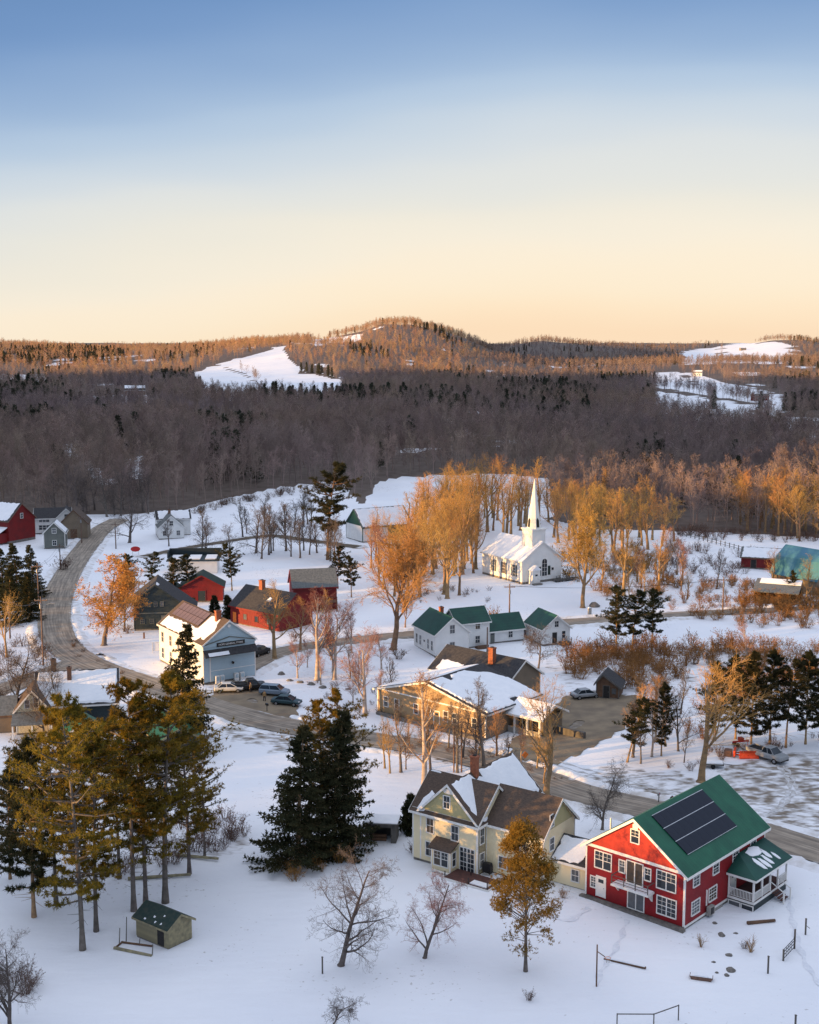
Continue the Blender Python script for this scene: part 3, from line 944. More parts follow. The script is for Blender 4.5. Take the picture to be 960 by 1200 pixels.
def tree(kind, base, toppy=None, H=None, wide=1.0, label=None, group=None, name='bare_tree', cat='tree', rot=None, lean=0.0):
    p = base if len(base) == 3 else G(*base)
    h = H if H else tall(p, toppy)
    e = empty(name, (p[0], p[1], p[2] - 0.05), TRNG.random() * 6.283 if rot is None else rot, label, cat, group)
    s = h / PH[kind]
    e.scale = (s * wide, s * wide, s)
    e.rotation_euler[1] = lean
    t, c = PR[kind]
    link('trunk', t, None, e); link('crown', c, None, e)
    return e


# ---- far woods: one mass of bare hardwoods and one of conifers
def lod_bare(name, seed, material='forest_twig'):
    s = grow_tree(seed, 15.0, 'upright' if seed % 3 else 'round', 3, 0.74, 0.020, r0=0.12)
    v, f = merge([frusta(s[0], 4), frusta(s[1], 3), frusta(s[2], 3)] + ([frusta(s[3], 3)] if s[3] else []))
    me = np_mesh(name, v, f); me.materials.append(MATS[material])
    return me


def lod_conifer(name, seed):
    rng = np.random.default_rng(seed)
    Ht = 15.0; tf = []
    for z in np.linspace(Ht * 0.14, Ht * 0.98, 22):
        t = z / Ht
        for _ in range(9):
            az = rng.random() * 6.283; L = Ht * 0.25 * (1.08 - t) ** 0.7 * (0.4 + 0.7 * rng.random())
            for f in (0.35, 0.7, 1.0):
                tf.append((math.cos(az) * L * f, math.sin(az) * L * f, z - 0.25 * L * f))
    v, f = merge([frusta([(0, 0, 0, 0, 0, Ht, 0.2, 0.02)], 4), blades(rng, np.array(tf), 1, 1.0, 0.75, up=0.1)])
    me = np_mesh(name, v, f); me.materials.append(MATS['forest_needle'])
    return me


def scatter(name, meshes, P, S, label, cat):
    lib = bpy.data.collections.new(name + '_kinds')
    for i, me in enumerate(meshes):
        lib.objects.link(bpy.data.objects.new('%s_kind_%02d' % (name, i), me))
    me = bpy.data.meshes.new(name)
    me.vertices.add(len(P)); me.vertices.foreach_set('co', np.asarray(P, np.float32).ravel())
    rng = np.random.default_rng(len(P))
    for nm, arr, ty in (('size', S, 'FLOAT'), ('spin', rng.random(len(P)) * 6.283, 'FLOAT'), ('sort', rng.integers(0, len(meshes), len(P)), 'INT')):
        a = me.attributes.new(nm, ty, 'POINT'); a.data.foreach_set('value', np.asarray(arr, np.float32 if ty == 'FLOAT' else np.int32))
    o = link(name, me)
    ng = bpy.data.node_groups.new(name, 'GeometryNodeTree')
    ng.interface.new_socket('Geometry', in_out='INPUT', socket_type='NodeSocketGeometry')
    ng.interface.new_socket('Geometry', in_out='OUTPUT', socket_type='NodeSocketGeometry')
    N, L = ng.nodes, ng.links
    gin, gout = N.new('NodeGroupInput'), N.new('NodeGroupOutput')
    ci = N.new('GeometryNodeCollectionInfo'); ci.inputs['Collection'].default_value = lib
    ci.inputs['Separate Children'].default_value = True; ci.inputs['Reset Children'].default_value = True
    iop = N.new('GeometryNodeInstanceOnPoints'); iop.inputs['Pick Instance'].default_value = True

    def att(nm, ty):
        a = N.new('GeometryNodeInputNamedAttribute'); a.data_type = ty; a.inputs['Name'].default_value = nm
        return a.outputs['Attribute']
    cx = N.new('ShaderNodeCombineXYZ'); L.new(att('spin', 'FLOAT'), cx.inputs['Z'])
    L.new(gin.outputs[0], iop.inputs['Points']); L.new(ci.outputs[0], iop.inputs['Instance'])
    L.new(att('sort', 'INT'), iop.inputs['Instance Index']); L.new(cx.outputs[0], iop.inputs['Rotation']); L.new(att('size', 'FLOAT'), iop.inputs['Scale'])
    L.new(iop.outputs[0], gout.inputs[0])
    md = o.modifiers.new('scatter', 'NODES'); md.node_group = ng
    return tag(o, label, cat, kind='stuff')


def forest_points():
    rng = np.random.default_rng(77)
    PX = []
    for y0, y1, s in ((330, 700, 6.0), (700, 1200, 8.0), (1200, 1600, 10.5), (1600, 2700, 15.0), (2700, 3350, 17.0)):
        hw = y1 * 0.37 + 60
        gx, gy = np.meshgrid(np.arange(-hw, hw, s), np.arange(y0, y1, s))
        gx = gx + (rng.random(gx.shape) - 0.5) * s * 0.95; gy = gy + (rng.random(gy.shape) - 0.5) * s * 0.95
        k = np.abs(gx) < gy * 0.37 + 60
        PX.append(np.stack([gx[k], gy[k]], 1))
    # woods on the hillsides left and right of the view
    gx, gy = np.meshgrid(np.concatenate([np.arange(-1250, -1095, 13.0), np.arange(-830, -690, 13.0)]), np.arange(-500, 1500, 13.0))
    PX.append(np.stack([(gx + (rng.random(gx.shape) - 0.5) * 11).ravel(), (gy + (rng.random(gx.shape) - 0.5) * 11).ravel()], 1))
    P = np.concatenate(PX)
    z = height(P[:, 0], P[:, 1])
    px, py = project(P[:, 0], P[:, 1], z)
    keep = in_forest(P[:, 0], P[:, 1], z)
    P, z, px, py = P[keep], z[keep], px[keep], py[keep]
    clump = fbm(P[:, 0] / 70 + 40, P[:, 1] / 110 + 7, 13)
    con = 0.012 + 0.65 * (clump > 0.625)
    for ex, ey, rx, ry, pr in ((400, 478, 110, 9, 0.7), (275, 515, 45, 14, 0.5), (60, 420, 90, 10, 0.5), (640, 470, 60, 14, 0.5), (520, 490, 60, 16, 0.3), (20, 470, 60, 12, 0.5), (240, 450, 60, 10, 0.5), (760, 560, 40, 14, 0.1), (545, 570, 20, 10, 0.7), (640, 490, 60, 20, 0.25)):
        con = np.maximum(con, pr * ((((px - ex) / rx) ** 2 + ((py - ey) / ry) ** 2) < 1))
    con = np.where((P[:, 1] < 480) & (px > 650), 0.03, con)
    isc = rng.random(len(P)) < con
    size = np.where(P[:, 1] < 1900, 0.85, 0.72) + 0.45 * rng.random(len(P))
    size *= 0.72 + 0.62 * fbm(P[:, 0] / 45, P[:, 1] / 60, 51)
    Q = np.column_stack([P, z - 0.1])
    return Q[~isc], size[~isc], Q[isc], size[isc] * 0.82


fb, sb, fc, scn = forest_points()
hill = ((fb[:, 1] + 60 * np.sin(fb[:, 0] / 90.0)) > 1600) & (fb[:, 0] / fb[:, 1] < 0.05 + 0.08 * (fbm(fb[:, 0] / 60, fb[:, 1] / 80, 71) - 0.45))  # hill trees that get the painted sunlit tint; right hills stay grey
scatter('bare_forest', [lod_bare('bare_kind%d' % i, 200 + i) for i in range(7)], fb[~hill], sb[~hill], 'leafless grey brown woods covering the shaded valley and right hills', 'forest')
scatter('hill_forest', [lod_bare('hill_kind%d' % i, 210 + i, 'forest_hill_lit') for i in range(6)], fb[hill], sb[hill], 'woods on the left and central far hills, tinted tan and orange as sunlit', 'forest')
scatter('conifer_forest', [lod_conifer('conifer_kind%d' % i, 300 + i) for i in range(4)], fc, scn, 'dark conifers mixed in clumps through the leafless woods', 'forest')
print('forest', len(fb), len(fc), sum(len(m.polygons) for m in bpy.data.meshes))

# ------------------------------------------------------------------ building kit
class Geo:
    def __init__(s):
        s.v, s.f = [], []

    def add(s, v, f):
        o = len(s.v); s.v += [tuple(map(float, p)) for p in v]; s.f += [tuple(i + o for i in q) for q in f]
        return s

    def box(s, x0, x1, y0, y1, z0, z1):
        x0, x1 = min(x0, x1), max(x0, x1); y0, y1 = min(y0, y1), max(y0, y1); z0, z1 = min(z0, z1), max(z0, z1)
        return s.add([(x0, y0, z0), (x1, y0, z0), (x1, y1, z0), (x0, y1, z0), (x0, y0, z1), (x1, y0, z1), (x1, y1, z1), (x0, y1, z1)],
                     [(0, 3, 2, 1), (4, 5, 6, 7), (0, 1, 5, 4), (1, 2, 6, 5), (2, 3, 7, 6), (3, 0, 4, 7)])

    def prism(s, poly, a0, a1, axis='y'):
        """poly in (x, z) along y, (y, z) along x, or (x, y) along z; anticlockwise seen from the low end."""
        n = len(poly)
        pt = {'y': lambda p, a: (p[0], a, p[1]), 'x': lambda p, a: (a, p[0], p[1]), 'z': lambda p, a: (p[0], p[1], a)}[axis]
        v = [pt(p, a0) for p in poly] + [pt(p, a1) for p in poly]
        f = [tuple(range(n)), tuple(range(2 * n - 1, n - 1, -1))] + [(i, i + n, (i + 1) % n + n, (i + 1) % n) for i in range(n)]
        return s.add(v, f)

    def tube(s, p0, p1, r0, r1=None, n=8):
        r1 = r0 if r1 is None else r1
        V, F = frusta([(*p0, *p1, r0, r1)], n)
        return s.add(V.tolist(), F.tolist() + [tuple(range(n))[::-1], tuple(range(n, 2 * n))])

    def obj(s, name, material, parent=None, M=None, smooth=False):
        v = s.v if M is None else [tuple(M @ Vector(p)) for p in s.v]
        me = bpy.data.meshes.new(name); me.from_pydata(v, [], s.f); me.update()
        import bmesh
        bm = bmesh.new(); bm.from_mesh(me); bmesh.ops.recalc_face_normals(bm, faces=bm.faces); bm.to_mesh(me); bm.free()
        if smooth:
            me.polygons.foreach_set('use_smooth', [True] * len(me.polygons))
        return link(name, me, material, parent)


I4 = Matrix.Identity(4)


def at(x=0, y=0, z=0, rz=0):
    return Matrix.Translation((x, y, z)) @ Matrix.Rotation(R(rz), 4, 'Z')


def gable(b, M, W, L, he, hr, wall, roof, trim='trim', oh=0.35, og=0.3, th=0.16, found=0.3, rx=0.5, heR=None, upper=None, corners=True, low=1.0, walls=True):
    """One gabled block: front gable in the plane y = 0, ridge along y. Returns its numbers for windows and roof snow."""
    heR = he if heR is None else heR
    X = W * rx
    kl, kr = (hr - he) / X, (hr - heR) / (W - X)
    if walls:
        Geo().prism([(0, found), (W, found), (W, heR), (X, hr), (0, he)], 0, L).obj('wall', wall, b, M)
        Geo().box(0.04, W - 0.04, 0.04, L - 0.04, -low, found).obj('foundation', 'stone', b, M)
    if upper:
        g = Geo(); z0 = min(he, heR) + 0.12
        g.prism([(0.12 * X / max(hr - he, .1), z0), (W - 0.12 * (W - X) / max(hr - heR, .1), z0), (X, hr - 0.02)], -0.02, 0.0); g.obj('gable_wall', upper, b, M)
    e = 0.012
    L0, R0 = (-oh, he - kl * oh), (W + oh, heR - kr * oh)
    r = Geo().prism([(L0[0], L0[1] + e), (X, hr + e), (R0[0], R0[1] + e), (R0[0], R0[1] + e + th), (X, hr + e + th), (L0[0], L0[1] + e + th)], -og, L + og).obj('roof', roof, b, M)
    if trim:
        g = Geo()
        for ya, yb in ((-og - 0.05, -og + 0.03), (L + og - 0.03, L + og + 0.05)):
            g.prism([(L0[0] - .03, L0[1] - 0.16), (X, hr - 0.16), (R0[0] + .03, R0[1] - 0.16), (R0[0] + .03, R0[1] + th - 0.02), (X, hr + th - 0.02), (L0[0] - .03, L0[1] + th - 0.02)], ya, yb)
        g.box(L0[0] - 0.05, L0[0] + 0.02, -og + 0.05, L + og - 0.05, L0[1] - 0.12, L0[1] + th - 0.03)
        g.box(R0[0] - 0.02, R0[0] + 0.05, -og + 0.05, L + og - 0.05, R0[1] - 0.12, R0[1] + th - 0.03)
        if corners:
            for x, h in ((0, he), (W, heR)):
                for y in (0, L):
                    sx, sy = (-1 if x == 0 else 1), (-1 if y == 0 else 1)
                    g.box(x + sx * 0.03, x - sx * 0.14, y + sy * 0.03, y - sy * 0.14, found + 0.01, h - 0.03)
        g.obj('trim', trim, b, M)
    return dict(W=W, L=L, he=he, heR=heR, hr=hr, X=X, kl=kl, kr=kr, oh=oh, og=og, th=th + e, M=M, b=b, roof=r)


def face(k, side, a, z):
    """Frame of a wall: x to the right as seen from outside, -y outward."""
    W, L = k['W'], k['L']
    return k['M'] @ {'F': Matrix.Translation((a, 0, z)), 'B': Matrix.Translation((W - a, L, z)) @ Matrix.Rotation(R(180), 4, 'Z'),
                     'L': Matrix.Translation((0, L - a, z)) @ Matrix.Rotation(R(-90), 4, 'Z'), 'R': Matrix.Translation((W, a, z)) @ Matrix.Rotation(R(90), 4, 'Z')}[side]


WC = {}
WR = random.Random(17)


def window(b, M, w, h, n=1, rows=2, cols=2, trim='trim', pane='glass', fw=0.10, sill=True, name='window', shut=None):
    """A framed window: n sashes side by side, each rows x cols lights; pane set back inside the frame."""
    if pane == 'glass' and WR.random() < 0.45:
        pane = WR.choice(['glass_warm', 'glass_blind', 'glass_blind'])
    key = (round(w, 2), round(h, 2), n, rows, cols, trim, pane, fw, sill)
    if key not in WC:
        g = Geo(); d = 0.07
        g.box(-w / 2 - fw, -w / 2, -d, 0.004, -fw, h + fw); g.box(w / 2, w / 2 + fw, -d, 0.004, -fw, h + fw)
        g.box(-w / 2, w / 2, -d, 0.004, h, h + fw)
        g.box(-w / 2 - (0.05 if sill else 0), w / 2 + (0.05 if sill else 0), -d - (0.05 if sill else 0), -0.002, -fw, 0)
        for i in range(1, n):
            x = -w / 2 + w * i / n; g.box(x - 0.05, x + 0.05, -d + 0.004, 0.003, 0, h)
        for i in range(n):
            x0, x1 = -w / 2 + w * i / n, -w / 2 + w * (i + 1) / n
            if rows >= 2: g.box(x0, x1, -0.05, 0.002, h / 2 - 0.03, h / 2 + 0.03)
            for c in range(1, cols):
                x = x0 + (x1 - x0) * c / cols; g.box(x - 0.014, x + 0.014, -0.035, 0.001, 0 if rows != 3 else h / 2, h)
            if rows == 3: g.box(x0, x1, -0.034, 0.0015, h * 0.75 - 0.014, h * 0.75 + 0.014)
            if rows == 4:
                for zz_ in (0.25, 0.75): g.box(x0, x1, -0.034, 0.0015, h * zz_ - 0.014, h * zz_ + 0.014)
        o = g.obj(name, trim); p = Geo().box(-w / 2, w / 2, -0.018, -0.006, 0, h).obj('pane', pane)
        WC[key] = (o.data, p.data)
        bpy.data.objects.remove(o); bpy.data.objects.remove(p)
    o = link(name, WC[key][0], None, b); o.matrix_local = M
    link('pane', WC[key][1], None, o)
    if shut:
        for s in (-1, 1):
            x = s * (w / 2 + fw + 0.2)
            q = Geo().box(x - 0.18, x + 0.18, -0.05, -0.003, -0.02, h + 0.02).obj('shutter', shut, o)
    return o


def door(b, M, w=0.95, h=2.05, col='trim', trim='trim', lite=True):
    g = Geo(); g.box(-w / 2 - 0.12, -w / 2, -0.06, 0.004, 0, h + 0.12).box(w / 2, w / 2 + 0.12, -0.06, 0.004, 0, h + 0.12).box(-w / 2, w / 2, -0.06, 0.004, h, h + 0.12)
    o = g.obj('door_frame', trim, b); o.matrix_local = M
    d = Geo().box(-w / 2, w / 2, -0.035, -0.003, 0.02, h).obj('door', col, o)
    if lite:
        Geo().box(-w * 0.32, w * 0.32, -0.045, -0.036, h * 0.72, h * 0.9).obj('door_pane', 'glass', o)
    Geo().box(w * 0.34, w * 0.40, -0.10, -0.035, 0.95, 1.02).obj('handle', 'steel', o)
    return o


def roof_snow(k, side, polys, thick=0.09, seed=1, name='roof_snow', jit=0.14, lift=0.003):
    """Patches of snow lying on one slope; outlines as (metres along the ridge, share of the way down the slope)."""
    rng = random.Random(seed)
    for poly in polys:
        span = (k['X'] if side == 'L' else k['W'] - k['X']) + k['oh']
        pts = []
        n = len(poly)
        for i in range(n):
            a, b_ = poly[i], poly[(i + 1) % n]
            ln = math.hypot(a[0] - b_[0], (a[1] - b_[1]) * span)
            m = max(1, int(ln / 0.45))
            for j in range(m):
                t = j / m
                pts.append((a[0] + (b_[0] - a[0]) * t + rng.uniform(-jit, jit), min(0.985, max(0.015, a[1] + (b_[1] - a[1]) * t + rng.uniform(-jit, jit) / span))))
        sg = -1 if side == 'L' else 1
        kk = k['kl'] if side == 'L' else k['kr']
        P = lambda a, s, h: (k['X'] + sg * s * span, min(max(a, -k['og'] + .02), k['L'] + k['og'] - .02), k['hr'] - kk * s * span + k['th'] + h)
        ca, cs = sum(a for a, _ in pts) / len(pts), sum(s for _, s in pts) / len(pts)
        inn = lambda a, s: (a + max(-0.16, min(0.16, (ca - a) * 0.3)), s + max(-0.16, min(0.16, (cs - s) * span * 0.3)) / span)
        v = [P(a, s, lift) for a, s in pts] + [P(*inn(a, s), lift + thick * rng.uniform(0.7, 1.2)) for a, s in pts]
        m = len(pts)
        g = Geo().add(v, [tuple(range(m, 2 * m)), tuple(range(m - 1, -1, -1))] + [(i, (i + 1) % m, (i + 1) % m + m, i + m) for i in range(m)])
        g.obj(name, 'snow_roof', k['b'], k['M'])


def chimney(b, M, x, y, z0, z1, w=0.6, d=0.6, col='brick'):
    c = Geo().box(x - w / 2, x + w / 2, y - d / 2, y + d / 2, z0, z1 - 0.2).box(x - w / 2 - 0.06, x + w / 2 + 0.06, y - d / 2 - 0.06, y + d / 2 + 0.06, z1 - 0.2, z1).obj('chimney', col, b, M)
    Geo().box(x - w / 4, x + w / 4, y - d / 4, y + d / 4, z1 + 0.002, z1 + 0.12).obj('flue', 'dark', c, M)
    return c


def site(px, py, rz, name, label, cat, dz=0.0, group=None):
    """An Empty for a building with its first corner at the ground point seen there."""
    x, y, z = G(px, py)
    return empty(name, (x, y, z + dz), R(rz), label, cat, group)


def site_xy(x, y, rz, name, label, cat, dz=0.0):
    return empty(name, (x, y, gz(x, y) + dz), R(rz), label, cat)


# ------------------------------------------------------------------ the red house
def red_house():
    b = site_xy(17.7, 122.5, -42, 'red_house', 'red clapboard house with green metal roof, solar panels and balcony', 'house')
    W, L, he, hr = 11.2, 16.2, 5.55, 9.5
    k = gable(b, I4, W, L, he, hr, 'red_siding', 'metal_green', oh=0.45, og=0.35, upper='red_gable_lit', found=0.25, low=2.5)
    g = Geo().box(-0.05, W + 0.05, -0.06, -0.021, he - 0.16, he + 0.14); g.obj('belt_board', 'trim', b)
    g = Geo().box(W + 0.003, W + 0.05, 0.05, L - .05, 0.10, 0.32); g.obj('sill_board', 'trim', b)
    # gable end, left to right
    window(b, face(k, 'F', 2.05, 3.45), 1.85, 1.65, 2, 3, 2)
    window(b, face(k, 'F', 9.2, 3.40), 2.0, 1.70, 2, 3, 2)
    window(b, face(k, 'F', 9.3, 0.85), 2.0, 1.70, 2, 4, 2)
    window(b, face(k, 'F', 4.25, 3.75), 0.6, 1.15, 1, 3, 2)
    window(b, face(k, 'F', 7.15, 3.75), 0.6, 1.15, 1, 3, 2)
    window(b, face(k, 'F', 5.65, 7.15) @ at(0, -0.02), 0.85, 1.25, 1, 3, 2)
    g = Geo().prism([(5.35, 8.52), (5.95, 8.52), (5.95, 8.95), (5.65, 9.15), (5.35, 8.95)], -0.06, -0.021); g.obj('gable_vent', 'trim', b)
    s = window(b, face(k, 'F', 5.7, 2.95), 1.75, 2.15, 2, 1, 1, sill=False, name='sliding_door')
    s = window(b, face(k, 'F', 5.9, 0.40), 1.75, 2.05, 2, 1, 1, sill=False, name='sliding_door')
    window(b, face(k, 'F', 0.95, 1.25), 0.55, 1.05, 1, 4, 2)
    door(b, face(k, 'F', 1.85, 0.42), 0.95, 2.05)
    # balcony
    bal = Geo().box(3.75, 7.95, -1.25, -0.03, 2.62, 2.80).obj('balcony', 'trim', b)
    Geo().box(3.85, 7.85, -1.2, -0.05, 2.802, 2.86).obj('balcony_snow', 'snow_roof', bal)
    for x in (3.95, 7.75):
        Geo().prism([(-0.9, 2.6), (-0.08, 2.6), (-0.08, 1.8), (-0.16, 1.8)], x - 0.06, x + 0.06, 'x').obj('bracket', 'trim', bal)
    for x in (3.82, 5.2, 6.5, 7.88):
        Geo().box(x - .04, x + .04, -1.22, -1.14, 2.86, 3.75).obj('rail_post', 'grey_wood', bal)
    for x in (3.82, 7.88):
        Geo().box(x - .03, x + .03, -1.14, -0.04, 3.66, 3.74).obj('rail', 'grey_wood', bal)
    for z in (3.68, 3.3, 3.02):
        Geo().box(3.86, 7.84, -1.20, -1.16, z, z + 0.05).obj('rail', 'grey_wood', bal)
    # long wall
    for y, z in ((2.1, 3.75), (5.9, 3.75), (9.9, 3.75), (13.6, 3.75)):
        window(b, face(k, 'R', y, z), 1.1, 1.15, 1, 4, 2)
    window(b, face(k, 'R', 2.1, 0.95), 1.45, 1.25, 1, 4, 3); window(b, face(k, 'R', 5.4, 1.2), 1.45, 1.25, 1, 4, 3)
    # heat pump and its line cover
    hp = Geo().box(W + 0.18, W + 0.55, 4.0, 4.95, 0.1, 0.95).obj('heat_pump', 'concrete', b)
    Geo().box(W + 0.555, W + 0.575, 4.15, 4.75, 0.2, 0.85).obj('fan_grille', 'black_metal', hp)
    Geo().box(W + 0.003, W + 0.1, 4.1, 4.24, 1.0, 2.6).obj('line_cover', 'trim', hp)
    Geo().box(W + 0.003, W + 0.09, 5.2, 7.4, -1.2, 0.08).obj('basement_wall', 'concrete', b)
    # solar panels on the right slope: three rows
    sp = W / 2 + k['oh']; sl = math.atan(k['kr'])
    Mr = Matrix.Translation((W / 2, 0, hr + k['th'])) @ Matrix.Rotation(sl, 4, 'Y')
    ln = sp / math.cos(sl)
    rowh = (ln * 0.67) / 3; pm = None
    for r in range(3):
        x0 = ln * 0.09 + r * rowh
        Geo().box(x0 - 0.07, x0 - 0.005, 2.1, 11.9, 0.06, 0.135).obj('panel_rail', 'solar_rail', b, Mr)
        for c in range(8):
            y0 = 2.1 + c * 1.225
            if pm is None:
                pm = Geo().box(0, rowh - 0.08, 0, 1.21, 0.05, 0.12).obj('solar_panel', 'solar', b); o = pm
            else:
                o = link('solar_panel', pm.data, None, b)
            o.matrix_local = Mr @ Matrix.Translation((x0, y0, 0))
    Geo().box(ln * 0.76 - 0.07 + 0, ln * 0.76 - 0.03, 2.1, 11.9, 0.06, 0.125).obj('panel_rail', 'solar_rail', b, Mr)
    # vent pipe
    Geo().tube((0.9, 3.0, he + 0.3), (0.9, 3.0, he + 2.0), 0.09).obj('vent_pipe', 'trim', b)
    # wraparound porch at the far end of the long wall
    y0, y1, d = 8.4, 15.6, 2.9
    px = W + d
    Geo().box(W + 0.06, px, y0, y1, 0.55, 0.72).obj('porch_floor', 'deck', b)
    Geo().box(px - 0.03, px + 0.04, y0 - .04, y1 + .04, 0.45, 0.70).box(W + .06, px, y0 - 0.05, y0 - 0.003, 0.45, 0.70).obj('porch_skirt', 'trim', b)
    Geo().box(W + 0.1, px - 0.05, y0 + 0.05, y1 - 0.05, -1.6, 0.44).obj('porch_base', 'dark_siding', b)
    for ya in (0.15, 1.55):
        window(b, at(W + ya + .65, y0 + 0.04, -0.75), 1.15, 0.95, 1, 1, 1, sill=False, name='basement_window')
    for (x, y) in ((W + 0.15, y0), (px - 0.1, y0), (px - 0.1, y0 + 1.75), (px - 0.1, y0 + 3.5), (px - 0.1, y0 + 5.2), (px - 0.1, y1 - .1)):
        Geo().box(x - 0.08, x + 0.08, y, y + 0.16, 0.72, 2.98).obj('porch_post', 'trim', b)
    def rail(x0, ya, x1, yb):
        n = max(2, int(math.hypot(x1 - x0, yb - ya) / 0.16))
        g = Geo()
        for i in range(n + 1):
            x, y = x0 + (x1 - x0) * i / n, ya + (yb - ya) * i / n
            g.box(x - .025, x + .025, y - .025, y + .025, 0.80, 1.52)
        g.box(min(x0, x1) - .04, max(x0, x1) + .04, min(ya, yb) - .04, max(ya, yb) + .04, 1.52, 1.60).box(min(x0, x1) - .03, max(x0, x1) + .03, min(ya, yb) - .03, max(ya, yb) + .03, 0.76, 0.80)
        g.obj('porch_railing', 'trim', b)
    rail(W + 0.3, y0 + .08, px - 0.2, y0 + .08); rail(px - 0.1, y0 + 0.25, px - 0.1, y0 + 1.7); rail(px - 0.1, y0 + 2.0, px - 0.1, y0 + 3.45); rail(px - 0.1, y0 + 5.5, px - 0.1, y1 - 0.2)
    zt, zr = 3.0, 4.25
    pr = Geo().add([(W + .06, y0 - .35, zt), (px + .35, y0 - .35, zt), (px + .35, y1 + .35, zt), (W + .06, y1 + .35, zt), (W + .06, y0 + 2.0, zr), (W + .06, y1 + .35, zr),
                    (W + .06, y0 - .35, zt + .16), (px + .35, y0 - .35, zt + .16), (px + .35, y1 + .35, zt + .16), (W + .06, y1 + .35, zt + .16), (W + .06, y0 + 2.0, zr + .16), (W + .06, y1 + .35, zr + .16)],
                   [(0, 1, 2, 3), (6, 7, 10), (7, 8, 11, 10), (0, 6, 7, 1), (1, 7, 8, 2), (2, 8, 11, 5), (2, 5, 3), (0, 4, 10, 6), (4, 5, 11, 10), (0, 3, 5, 4)]).obj('porch_roof', 'metal_green_dark', b)
    Geo().box(px + .33, px + .38, y0 - .36, y1 + .36, zt - .08, zt + .13).box(W + .06, px + .33, y0 - .40, y0 - .34, zt - .08, zt + .13).obj('porch_fascia', 'trim', b)
    rng = random.Random(5)
    # snow lying on the porch roof
    def pslope(x, y):
        t = (x - W) / (d + .3)
        return zr + .163 + (zt - zr) * t
    for (xa, ya, xb, yb) in ((0.15, 2.6, 1.3, 5.2), (1.2, 2.3, 2.9, 2.9), (1.5, 3.1, 3.0, 3.7), (1.4, 3.95, 2.9, 4.5), (0.9, 4.7, 2.2, 5.3), (1.7, 5.6, 2.8, 6.0)):
        n = 14; pts = []
        for i in range(n):
            t = i / n * 2 * math.pi
            cx, cy = (xa + xb) / 2, (ya + yb) / 2
            pts.append((W + cx + (xb - xa) / 2 * math.cos(t) * rng.uniform(.8, 1.15), y0 + cy + (yb - ya) / 2 * math.sin(t) * rng.uniform(.8, 1.15)))
        v = [(x, y, pslope(x, y)) for x, y in pts] + [(x, y, pslope(x, y) + .07) for x, y in pts]
        Geo().add(v, [tuple(range(n, 2 * n)), tuple(range(n))[::-1]] + [(i, (i + 1) % n, (i + 1) % n + n, i + n) for i in range(n)]).obj('porch_snow', 'snow_roof', b)
    door(b, face(k, 'R', y0 + 1.2, 0.74), 0.9, 1.95)
    window(b, face(k, 'R', y0 + 4.6, 1.5), 1.2, 1.2, 1, 4, 2)
    # porch stairs
    for i in range(4):
        Geo().box(px + 0.02 + i * 0.3, px + 0.3 + i * 0.3, y0 + 3.75, y0 + 5.1, 0.42 - i * 0.16, 0.50 - i * 0.16).obj('step', 'deck', b)
    for y in (y0 + 3.68, y0 + 5.14):
        Geo().add([(px, y, 1.55), (px + 1.35, y, 0.85), (px + 1.35, y, 0.95), (px, y, 1.65), (px, y + .06, 1.55), (px + 1.35, y + .06, 0.85), (px + 1.35, y + .06, 0.95), (px, y + .06, 1.65)],
                  [(0, 1, 2, 3), (7, 6, 5, 4), (0, 4, 5, 1), (1, 5, 6, 2), (2, 6, 7, 3), (3, 7, 4, 0)]).box(px + 1.3, px + 1.42, y - .03, y + .09, -0.4, 1.0).obj('stair_rail', 'trim', b)
    # stone apron along the gable wall
    Geo().box(-0.4, W + 0.2, -0.55, -0.005, -0.6, 0.18).obj('stone_apron', 'stone', b)
    return b


red_house()


